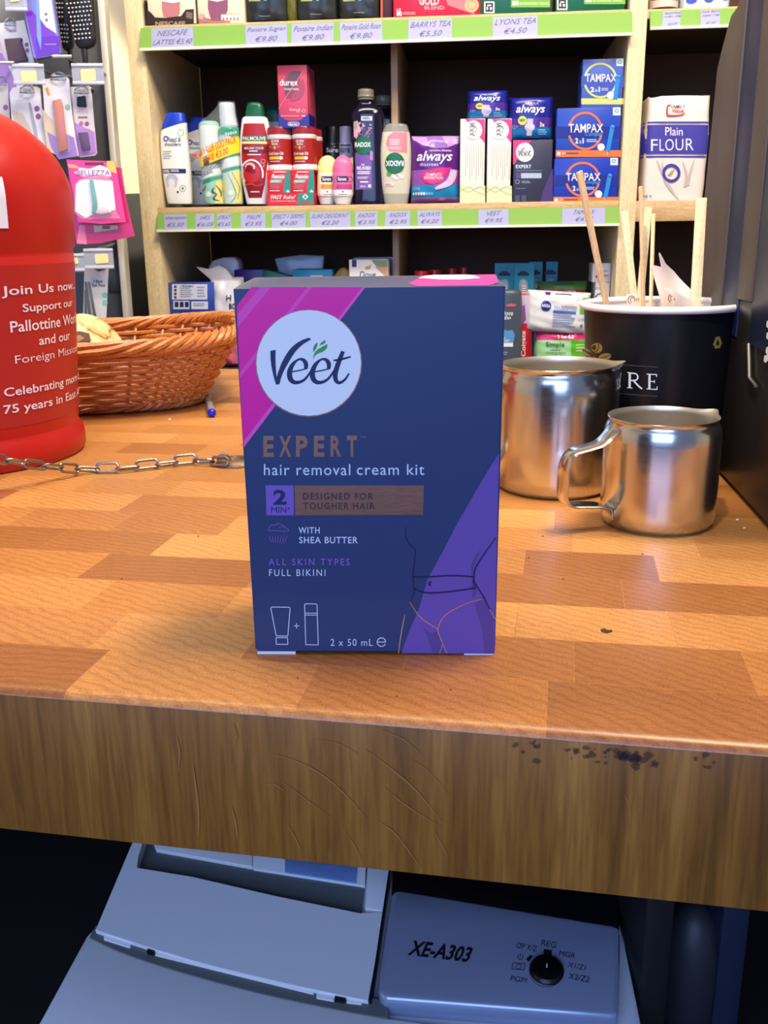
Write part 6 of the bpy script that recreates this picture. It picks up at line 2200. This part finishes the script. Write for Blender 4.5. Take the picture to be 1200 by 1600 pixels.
tcard(848, 872, 409, 0.135, ZB, 'rightmost teal toothbrush card standing further back')
# grey shower gel
G = P(764, 452, 815, 577, 0.02, 0, ZB, False)
t = G.thing('shower_gel_bottle', 'slate grey shower gel bottle just right of the kit carton', 'bottle')
mb = MB()
b = Bot(G, [(577, 766, 577, 812), (560, 765, 560, 814), (500, 764, 500, 816), (465, 765, 465, 815.5), (456, 767, 456, 814), (452.5, 772, 452.5, 810)], 3.0, 0.6)
b.build(mb, mat((72, 82, 92), 0.35))
p = G.pr(mb, 0.0004, b.surf, 0.003)
p.text('Dove', 783, 484, 801, 492, GW, 2, 0.005, 0.15)
p.text('MEN+', 784, 493, 798, 498, GW, 2, 0.02)
p.fill([(789, 476), (797, 473), (807, 475), (804, 478), (792, 478)], mat((200, 90, 110), 0.4), 2)
p.fill([(780, 512), (792, 515), (800, 514), (804, 522), (800, 540), (780, 540)], mat((90, 150, 200), 0.35), 1)
p.text('CLEAN', 780, 525, 789, 528, GW, 3, 0.02)
p.text('COMFORT', 778, 529, 796, 533, GW, 3, 0.02)
p.rect(778, 534, 801, 540, GW, 2)
p.lines(782, 548, 793, 554, 2, LG, 2)
G.part(mb, 'bottle_body')
mb = MB()
mb.box((0, 0, 0.003), (G.w * 0.7, G.w * 0.38, 0.006), mat((50, 58, 66), 0.4), 0.001)
G.part(mb, 'flip_cap')
# toothpaste box upright
G = P(812, 460, 831, 577, 0.034, 0.035, ZB)
mb = MB()
G.carton(mb, mat((204, 22, 34), 0.35), 0.0008)
p = G.pr(mb)
p.rect(812.5, 461, 830, 505, mat((206, 190, 214), 0.4), 1)
p.rect(826, 505, 830.5, 576, mat((150, 14, 26), 0.4), 1)
p.fill([(813, 480), (820, 476), (822, 500), (813, 510)], mat((150, 80, 150), 0.4), 2)
p.quadtext('Colgate', (823, 557), (823, 517), (814, 557), GW, 2, 0.02)
G.single(mb, 'toothpaste_carton', 'upright red toothpaste carton beside the slate grey bottle', 'box')
# wipes
def wipes(u0, v0, u1, v1, oy, d, zb_, base, label, deco, rz_=0.0, seed=1):
    G = P(u0, v0, u1, v1, oy, d, zb_)
    mb = MB()
    sf = pillow(mb, G.w, G.h, G.d, base, wr=0.0018, seed=seed, pz=0.3, px=0.3)
    p_ = G.pr(mb, 0.0006, sf, 0.004)
    deco(p_)
    M = G.M @ Matrix.Rotation(rz_, 4, 'Y')
    return tag(mb.build('wipes_pack', None, M), label, 'wipes', 'wipes packs'), G
def d1(p):
    p.rect(834, 576, 834.1, 576.1, GREEN, 1)
    p.fill([(838, 520), (917, 521), (917, 531), (838, 531)], mat((214, 40, 110), 0.35), 1)
    p.text('2 for €3', 871, 523, 896, 529, GW, 2, 0.02)
    p.fill([(893, 531), (918, 531), (914, 556), (892, 556)], mat((96, 186, 50), 0.35), 1)
    p.text('Simple', 853, 534, 882, 544, mat((40, 76, 50), 0.4), 2, 0.005)
    p.rect(860, 546, 876, 547, mat((90, 150, 100), 0.4), 2)
    p.text('cleansing wipes', 852, 549, 883, 553, mat((60, 110, 70), 0.4), 2)
    p.lines(900, 538, 914, 552, 3, mat((190, 226, 150), 0.4), 2)
_, Gs = wipes(834, 518, 920, 577, 0.03, 0.05, ZB, mat((160, 214, 150), 0.3), 'green wipes pack under the white pack', d1, 0, 21)
def d0(p):
    p.fill([(836, 452), (914, 453), (914, 463), (836, 462)], mat((214, 40, 100), 0.35), 1)
    p.fill([(888, 446), (918, 446), (918, 453), (888, 452)], mat((96, 170, 50), 0.35), 1)
    p.text('2 for €3', 855, 454, 900, 459, GW, 2, 0.02)
_, Gb = wipes(836, 440, 920, 577, 0.095, 0.05, ZB, mat((110, 160, 90), 0.3), 'green wipes pack with pink stripe standing behind the white pack', d0, 0, 22)
def d2(p):
    p.fill([(820, 458), (834, 458), (832, 518), (820, 516)], mat((238, 236, 226), 0.3), 1)
    p.disc(850.5, 479, 8, mat((44, 48, 140), 0.35), 2)
    p.text('NIVEA', 844, 476.5, 857, 481.5, GW, 3, 0.02)
    p.text('2-in-1 REFRESHING', 863, 477, 899, 480.5, mat((110, 120, 176), 0.4), 2, 0.01)
    p.text('CLEANSING WIPES', 863, 481, 899, 484, mat((110, 120, 176), 0.4), 2)
    p.rect(862, 485, 898, 489, mat((70, 110, 196), 0.35), 2)
    p.lines(862, 491, 898, 512, 6, mat((160, 172, 210), 0.4), 2, 0.5)
    p.rect(904, 478, 914, 488, mat((104, 190, 90), 0.35), 2)
    p.rect(908, 463, 917, 471, mat((104, 190, 90), 0.35), 2)
    p.fill([(848, 458), (858, 458), (856, 462), (850, 462)], mat((90, 40, 140), 0.4), 2)
    p.rect(864, 459, 890, 460, mat((60, 60, 80), 0.4), 2)
    p.text('2+', 903, 495, 907, 499, LG, 2)
    p.lines(908, 495, 914, 499, 2, LG, 2)
    p.disc(908, 507, 2.5, mat((120, 110, 150), 0.4), 2)
_, Gn = wipes(820, 456, 922, 521, 0.022, 0.055, Gs.ztop - 0.004, mat((232, 230, 226), 0.3), 'white wipes pack with round blue emblem lying tilted on top', d2, R(3.5), 23)
# two small cartons
zz = None
G = P(924, 441, 953, 577, 0.05, 0.06, ZB)
mb = MB()
G.carton(mb, mat((214, 212, 212), 0.4), 0.0008)
p = G.pr(mb)
p.ring(938, 465, 7, 2, mat((70, 80, 130), 0.4), 1, 6, 180, 360)
p.lines(930, 449, 950, 453, 2, LG, 1)
G.single(mb, 'medicine_carton', 'lower white carton behind the cup rim', 'box', 'small white cartons')
G_ = P(925, 411, 955, 440.5, 0.05, 0.06, G.ztop + 0.0003)
mb = MB()
G_.carton(mb, mat((220, 218, 218), 0.4), 0.0008)
p = G_.pr(mb)
p.text('apple', 938, 421, 949, 426, GREY, 1)
p.text('vinegar', 936, 428, 951, 433, mat((90, 80, 90), 0.4), 1)
p.disc(933, 432, 2.5, mat((190, 70, 70), 0.4), 1)
G_.single(mb, 'medicine_carton', 'upper white carton stacked behind the leaning stirrer', 'box', 'small white cartons')

# ---------------------------------------------------------------- hook display on the left
STM = mat((150, 156, 164), 0.35, 0.6)
CLR = mat((214, 220, 230), 0.08, alpha=0.35)
YLB = mat((240, 226, 150), 0.5)
bx0, bz0 = DS.px(-60, 520, 0.09)
bx1, bz1 = DS.px(172, 200, 0.09)
ztop_ = DS.px(100, -60, 0.09)[1]
zlow = -0.95
t = empty('hook_display', DS.M @ Matrix.Translation((0, 0, 0)), 'grey hook display board hung with hair and shaving items at left', 'display stand')
mb = MB()
mb.box(((bx0 + bx1) / 2, 0.1, (ztop_ + zlow) / 2), (bx1 - bx0, 0.016, ztop_ - zlow), mat((52, 55, 62), 0.5), 0.002)
mb.build('board', t)
mb = MB()
mb.box((bx1 + 0.004, 0.092, (ztop_ + zlow) / 2), (0.010, 0.036, ztop_ - zlow), mat((206, 200, 184), 0.35, 0.3), 0.002)
mb.build('edge_post', t)
mb = MB()
a = DS.px(183, 433, 0.089)
b = DS.px(205, 455, 0.089)
mb.box((a[0] - 0.004, 0.0905, (a[1] + b[1]) / 2), (0.02, 0.003, a[1] - b[1]), mat((40, 44, 52), 0.5), 0.0005)
mb.build('dark_tab', t)
def hook(u, v, oy=0.0, holder=None):
    """wire hook from the board to the point seen at (u, v)"""
    x, z = DS.px(u, v, oy)
    mb = MB()
    mb.tube([(x, 0.094, z + 0.012), (x, oy + 0.01, z + 0.002), (x, oy, z)], 0.0018, STM, 8)
    mb.tube([(x - 0.013, oy, z), (x + 0.013, oy, z)], 0.0019, mat((206, 206, 204), 0.3, 0.5), 8)
    h = mb.build('hook', t)
    if holder:
        u0, v0, u1, v1, lab = holder
        xa, za = DS.px(u0, v1, oy - 0.004)
        xb, zc = DS.px(u1, v0, oy - 0.004)
        mb = MB()
        mb.box(((xa + xb) / 2, oy - 0.004, (za + zc) / 2), (xb - xa, 0.0012, zc - za), CLR, 0.0004)
        mb.box(((xa + xb) / 2, oy - 0.004, zc - 0.002), (xb - xa, 0.004, 0.004), mat((220, 224, 230), 0.15, alpha=0.7), 0.0006)
        mb.box(((xa + xb) / 2, oy - 0.0045, za + 0.003), (xb - xa, 0.002, 0.004), mat((220, 224, 230), 0.15, alpha=0.7), 0.0004)
        p_ = Pr(mb, lambda u, v: DS.px(u, v, oy - 0.0052), lambda x, z, e: (x, oy - 0.0052 - e, z), None, 0.0003)
        u0, v0, u1, v1 = lab
        p_.fill([(u0 + 1, v0), (u1 - 1, v0 - 0.5), (u1, v0 + 2), (u1 + 1, v1 - 2), (u1, v1), (u0 + 2, v1 + 1), (u0 + 1, v1 - 1), (u0, v0 + 3)], YLB, 1)
        mb.build('price_holder', h)
hook(97, 88, -0.05)
hook(7, 98, -0.05)
hook(45, 101, -0.045, (22, 100, 68, 133, (33, 111, 57, 128)))
hook(137, 101, -0.045, (114, 99, 161, 133, (126, 108, 149, 126)))
hook(25, -6, -0.05, (9, -8, 41, 18, (15, -5, 30, 2)))
hook(152, 390, -0.045, (133, 388, 176, 421, (148, 397, 169, 411)))
hook(125, 398, -0.045, (108, 396, 131, 425, (112, 403, 122, 412)))
hook(150, 256, -0.04)
hook(95, 119, 0.02)
hook(128, 138, 0.015)

def hung(pts, oy, name, label, cat, base, deco=None, thick=0.0012, group=None, blister=None, hang=None, parts=()):
    """flat card of outline pts (pixels) hanging at depth oy of the display"""
    q = [DS.px(u, v, oy) for u, v in pts]
    cx_ = sum(a for a, b in q) / len(q)
    z0 = min(b for a, b in q)
    M = DS.M @ Matrix.Translation((cx_, oy, z0))
    m_ = lambda u, v: (lambda a: (a[0] - cx_, a[1] - z0))(DS.px(u, v, oy))
    root = empty(name, M, label, cat, group)
    mb = MB()
    mb.prism([(a - cx_, b - z0) for a, b in q], -thick / 2, thick / 2, base)
    p_ = Pr(mb, m_, lambda x, z, e: (x, -thick / 2 - e, z), None, 0.0003)
    if deco:
        deco(p_)
    mb.build('backing_card', root)
    if blister:
        bpts, d, bm_ = blister
        mb = MB()
        mb.prism([m_(u, v) for u, v in bpts], -thick / 2 - d, -thick / 2 + 0.0002, bm_, min(d * 0.4, 0.003))
        mb.build('blister', root)
    for nm, bpts, d0, d1, pm_, bev in parts:
        mb = MB()
        mb.prism([m_(u, v) for u, v in bpts], -thick / 2 - d1, -thick / 2 - d0, pm_, bev)
        mb.build(nm, root)
    if hang:
        u, v, s = hang
        mb = MB()
        loop = [(u - 0.5 * s, v + 7), (u - 0.42 * s, v + 1), (u - 0.2 * s, v - 3), (u, v - 4), (u + 0.25 * s, v - 3), (u + 0.45 * s, v + 1), (u + 0.5 * s, v + 7), (u, v + 8)]
        lq = [m_(a, b) for a, b in loop]
        mb.tube([(a, -0.003 - 0.002 * (k % 2), b) for k, (a, b) in enumerate(lq)], 0.0011, STM, 6, True)
        mb.build('hanger_loop', root)
    return root
CW_ = mat((226, 222, 220), 0.4)
LIL = mat((150, 120, 190), 0.4)
BLI = mat((232, 236, 240), 0.08, alpha=0.12)
CMB = mat((96, 74, 82), 0.5)
DOT = mat((140, 84, 140), 0.5)
def dc(p):
    p.fill([(-12, 60), (0, 62), (16, 110), (4, 150), (-14, 140)], mat((206, 180, 190), 0.4), 1)
    p.fill([(-6, 80), (4, 84), (26, 130), (26, 160), (-4, 160)], LIL, 2)
    p.rect(14, 47, 26, 49.5, mat((190, 170, 170), 0.5), 1)
    p.disc(42, 70, 3, DOT, 1, 3.4)
    p.disc(43, 79, 3, DOT, 1, 3.4)
hung([(-20, 38), (3, 36), (38, 31.5), (55, 104), (50, 140), (-12, 165)], -0.005, 'comb_card', 'white card holding a dusky brown comb at the far left', 'comb pack', CW_, dc, hang=(17, 33, 16),
     parts=(('comb', [(8, 62), (35, 60), (36, 63), (34, 65), (45, 94), (43, 97), (15, 99)], 0.0, 0.005, CMB, 0.001),))
def db(p):
    p.fill([(42, 20), (52, 18), (70, 40), (96, 62), (95, 82), (58, 92)], mat((116, 46, 190), 0.25), 1)
    p.fill([(58, 60), (95, 58), (95.5, 84), (60, 91)], mat((96, 30, 176), 0.25), 2)
    p.fill([(62, 0), (82, 0), (90, 54), (74, 44), (64, 30)], mat((226, 226, 216), 0.35), 2)
    p.disc(74, 24, 2.4, GREY, 3)
    p.disc(75, 33, 2.4, GREY, 3)
    p.rect(72, 70, 90, 72, mat((170, 110, 220), 0.3), 3)
    p.fill([(58, 0), (63, 0), (67, 60), (66, 80), (60, 60)], mat((120, 150, 210), 0.2), 3)
hung([(32, -40), (82, -40), (86, 10), (97, 82), (95, 86), (58, 93), (54, 90), (40, 20)], -0.035, 'hair_accessory_bag', 'glossy purple and white plastic bag at the top left', 'bag', mat((120, 120, 190), 0.2), db, 0.012)
# hair brushes: bristle pads with pale pins
BRB = mat((26, 22, 22), 0.45)
PIN = mat((226, 220, 210), 0.4)
def brush(pts, pins, oy, label, hand):
    q = [DS.px(u, v, oy) for u, v in pts]
    cx_ = sum(a for a, b in q) / len(q)
    z0 = min(b for a, b in q)
    root = empty('hair_brush', DS.M @ Matrix.Translation((cx_, oy, z0)), label, 'hair brush', 'black hair brushes')
    m_ = lambda u, v: (lambda a: (a[0] - cx_, a[1] - z0))(DS.px(u, v, oy))
    mb = MB()
    mb.prism([(a - cx_, b - z0) for a, b in q], -0.008, 0.008, BRB, 0.005)
    mb.build('paddle', root)
    mb = MB()
    for u, v in pins:
        a, b = m_(u, v)
        mb.tube([(a, -0.0075, b), (a, -0.0125, b)], 0.0007, mat((40, 36, 34), 0.5), 5)
        mb.box((a, -0.0128, b), (0.0022, 0.0014, 0.0019), PIN, 0.0004)
    o_ = mb.build('bristle_pins', root)
    o_['label'] = 'rows of pins with pale tips'
    mb = MB()
    mb.prism([m_(u, v) for u, v in hand], -0.005, 0.005, BRB, 0.003)
    mb.build('handle', root)
pins = [(108 + (r_ * 1.6) + c * 5.6 - (r_ % 2) * 1.2, 3 + r_ * 6.8 - c * 0.5) for r_ in range(10) for c in range(7) if 108 + r_ * 1.6 + c * 5.6 < 147]
brush([(104, -60), (142, -60), (147, 0), (151, 60), (148, 74), (128, 78), (119, 72), (112, 30), (106, 0)], pins, -0.030, 'front black hair brush with rows of pale pins at the top left', [(126, 70), (136, 70), (138, 110), (132, 112)])
pins = [(95 + c * 4.4 + (r_ % 2), 42 + r_ * 6.4 + c * 0.3) for r_ in range(5) for c in range(4)] + [(92 + c * 4.5, 2 + r_ * 7) for r_ in range(5) for c in range(3)]
brush([(84, -50), (110, -50), (112, 30), (116, 68), (112, 80), (100, 80), (92, 60)], pins, 0.012, 'rear black hair brush partly hidden by the front one', [(104, 74), (112, 74), (116, 108), (110, 110)])
def dg(p):
    p.disc(9, 168, 4, DOT, 1, 4.4)
hung([(-30, 140), (12, 131), (16, 190), (-25, 230)], -0.012, 'clip_card', 'greyish card at the left edge just above the red can', 'hair clip pack', mat((196, 190, 186), 0.4), dg, hang=(4, 125, 14))
def d1_(p):
    p.disc(58, 170, 4.2, DOT, 1, 4.6)
    p.disc(60, 182, 4.2, DOT, 1, 4.6)
    p.fill([(19, 172), (36, 178), (50, 205), (40, 226), (24, 205)], mat((206, 186, 164), 0.35), 1)
    p.fill([(44, 160), (48, 160), (60, 215), (54, 215)], mat((150, 160, 176), 0.3), 1)
hung([(20, 137), (57, 135), (63, 138), (67, 180), (74, 240), (40, 246), (20, 205), (15, 145)], -0.018, 'clip_card', 'bright white card with two purple dots between price holders', 'hair clip pack', CW_, d1_, hang=(43, 138, 22), blister=([(24, 158), (44, 152), (66, 236), (42, 242)], 0.006, BLI))
def d2_(p):
    p.fill([(66, 170), (84, 190), (90, 220), (94, 245), (74, 235)], mat((210, 190, 150), 0.35), 1)
    p.fill([(74, 206), (90, 215), (106, 210), (116, 215), (122, 244), (92, 249), (80, 230)], LIL, 2)
    p.disc(106, 168, 4.4, mat((140, 180, 160), 0.4), 1, 4.8)
    p.fill([(71, 138), (75, 136), (79, 150), (74, 148)], mat((220, 150, 60), 0.4), 1)
hung([(66, 124), (104, 120), (108, 124), (112, 170), (118, 215), (123, 244), (92, 249), (80, 232), (70, 180)], -0.026, 'comb_card', 'white card holding a terracotta comb in a blister', 'comb pack', CW_, d2_, hang=(92, 118, 24),
     parts=(('comb', [(83, 158), (96, 155), (99, 165), (107, 234), (93, 239), (88, 200)], 0.0, 0.005, mat((186, 98, 76), 0.4), 0.001),), blister=([(80, 152), (100, 150), (113, 238), (90, 244)], 0.008, BLI))
def d3_(p):
    p.fill([(114, 190), (130, 198), (148, 206), (152, 240), (124, 245)], mat((176, 136, 200), 0.35), 1)
    p.text('MOLLY', 120, 172, 138, 178, mat((190, 160, 170), 0.5), 1)
    p.rect(122, 182, 137, 185, mat((130, 120, 130), 0.5), 1)
    p.disc(127, 193, 3.4, mat((196, 120, 140), 0.5), 2)
    p.disc(136, 193.5, 3.4, mat((150, 90, 140), 0.5), 2)
hung([(110, 136), (140, 134), (144, 150), (147, 190), (152, 240), (148, 243), (125, 246), (118, 210)], -0.020, 'comb_card', 'white and lilac card holding a small black comb', 'comb pack', mat((224, 214, 206), 0.4), d3_, hang=(128, 139, 22),
     parts=(('comb', [(123, 208), (138, 207), (142, 234), (129, 237)], 0.0, 0.005, mat((26, 22, 26), 0.5), 0.001), ('comb_handle', [(121, 152), (134, 150), (136, 168), (121, 167)], 0.0, 0.004, mat((24, 26, 22), 0.5), 0.001)),
     blister=([(120, 202), (144, 201), (150, 240), (127, 243)], 0.007, mat((190, 150, 214), 0.1, alpha=0.2)))
# pink razor cards
HP = mat((226, 60, 140), 0.35)
def d5(p):
    p.fill([(124, 352), (133, 352), (136, 382), (120, 380)], mat((240, 130, 160), 0.4), 1)
    p.fill([(146, 352), (184, 352), (184, 358), (148, 363)], mat((206, 190, 170), 0.4), 1)
    p.rect(160, 353, 172, 358, mat((110, 110, 110), 0.5), 2)
hung([(106, 256), (190, 262), (197, 310), (210.5, 369), (156, 380), (120, 382), (112, 330)], -0.030, 'razor_card', 'larger magenta razor card hanging behind the turquoise razor', 'razor pack', mat((206, 44, 110), 0.35), d5, group='pink razor cards')
def d4(p):
    p.fill([(168, 251.5), (179, 252), (183, 271), (172, 268), (166, 258)], mat((250, 196, 80), 0.4), 1)
    p.fill([(106, 256), (118, 258), (128, 264), (108, 262)], mat((250, 170, 120), 0.4), 1)
    p.fill([(116, 270), (126, 262), (140, 264), (156, 258), (172, 264), (174, 276), (150, 274), (130, 276)], mat((240, 232, 236), 0.4), 1)
    p.text('BELLEZZA', 120, 266, 172, 274, mat((150, 90, 150), 0.5), 2, 0.01)
    p.rect(133, 254, 162, 258, mat((120, 40, 60), 0.5), 1)
hung([(104, 249.5), (180, 252.5), (184, 275), (197, 347), (160, 350), (122, 347), (114, 300)], -0.042, 'razor_card', 'bright pink razor card with turquoise razor in a white blister', 'razor pack', HP, d4, group='pink razor cards',
     parts=(('razor', [(141, 280), (146, 280), (151, 305), (154, 325), (150, 334), (145, 334), (146, 315)], 0.001, 0.006, mat((20, 160, 150), 0.3), 0.001),
            ('razor_head', [(146, 322), (168, 322), (176, 332), (160, 335), (146, 333)], 0.001, 0.005, mat((214, 206, 206), 0.3), 0.001),
            ('paper_insert', [(119, 288), (126, 282), (142, 280), (176, 283), (181, 328), (150, 333), (134, 341), (118, 330)], 0.0, 0.0008, mat((240, 238, 238), 0.4), 0.0)),
     blister=([(119, 288), (126, 281), (140, 277), (164, 272), (178, 284), (182, 330), (190, 342), (130, 343), (117, 332)], 0.010, mat((240, 236, 240), 0.06, alpha=0.16)))
def d6(p):
    p.text('3 Black', 146, 437, 161, 442, mat((60, 70, 110), 0.5), 1, 0.02)
    p.text('Ball Pens', 144, 443, 164, 448, mat((60, 70, 110), 0.5), 1, 0.02)
    p.fill([(145, 420), (150, 418), (156, 416), (163, 418), (166, 421), (155, 424)], mat((60, 60, 66), 0.5), 1)
    p.disc(164, 461, 4.4, mat((120, 190, 180), 0.5), 1)
    p.disc(164, 473, 4.4, mat((120, 190, 180), 0.5), 1)
hung([(132, 415), (170, 413), (169, 434), (166, 500), (130, 500)], -0.030, 'pen_card', 'white card of black ball pens below the pink razor cards', 'pen pack', mat((206, 206, 200), 0.45), d6,
     parts=(('pen', [(133, 440), (136, 440), (144, 500), (140, 500)], 0.0, 0.004, BLACK, 0.001), ('pen', [(138, 440), (141, 440), (152, 500), (148, 500)], 0.0, 0.004, BLACK, 0.001), ('pen', [(133, 452), (135, 452), (136, 500), (133, 500)], 0.0, 0.004, BLACK, 0.001)),
     blister=([(132, 434), (143, 434), (160, 500), (131, 500)], 0.006, BLI))
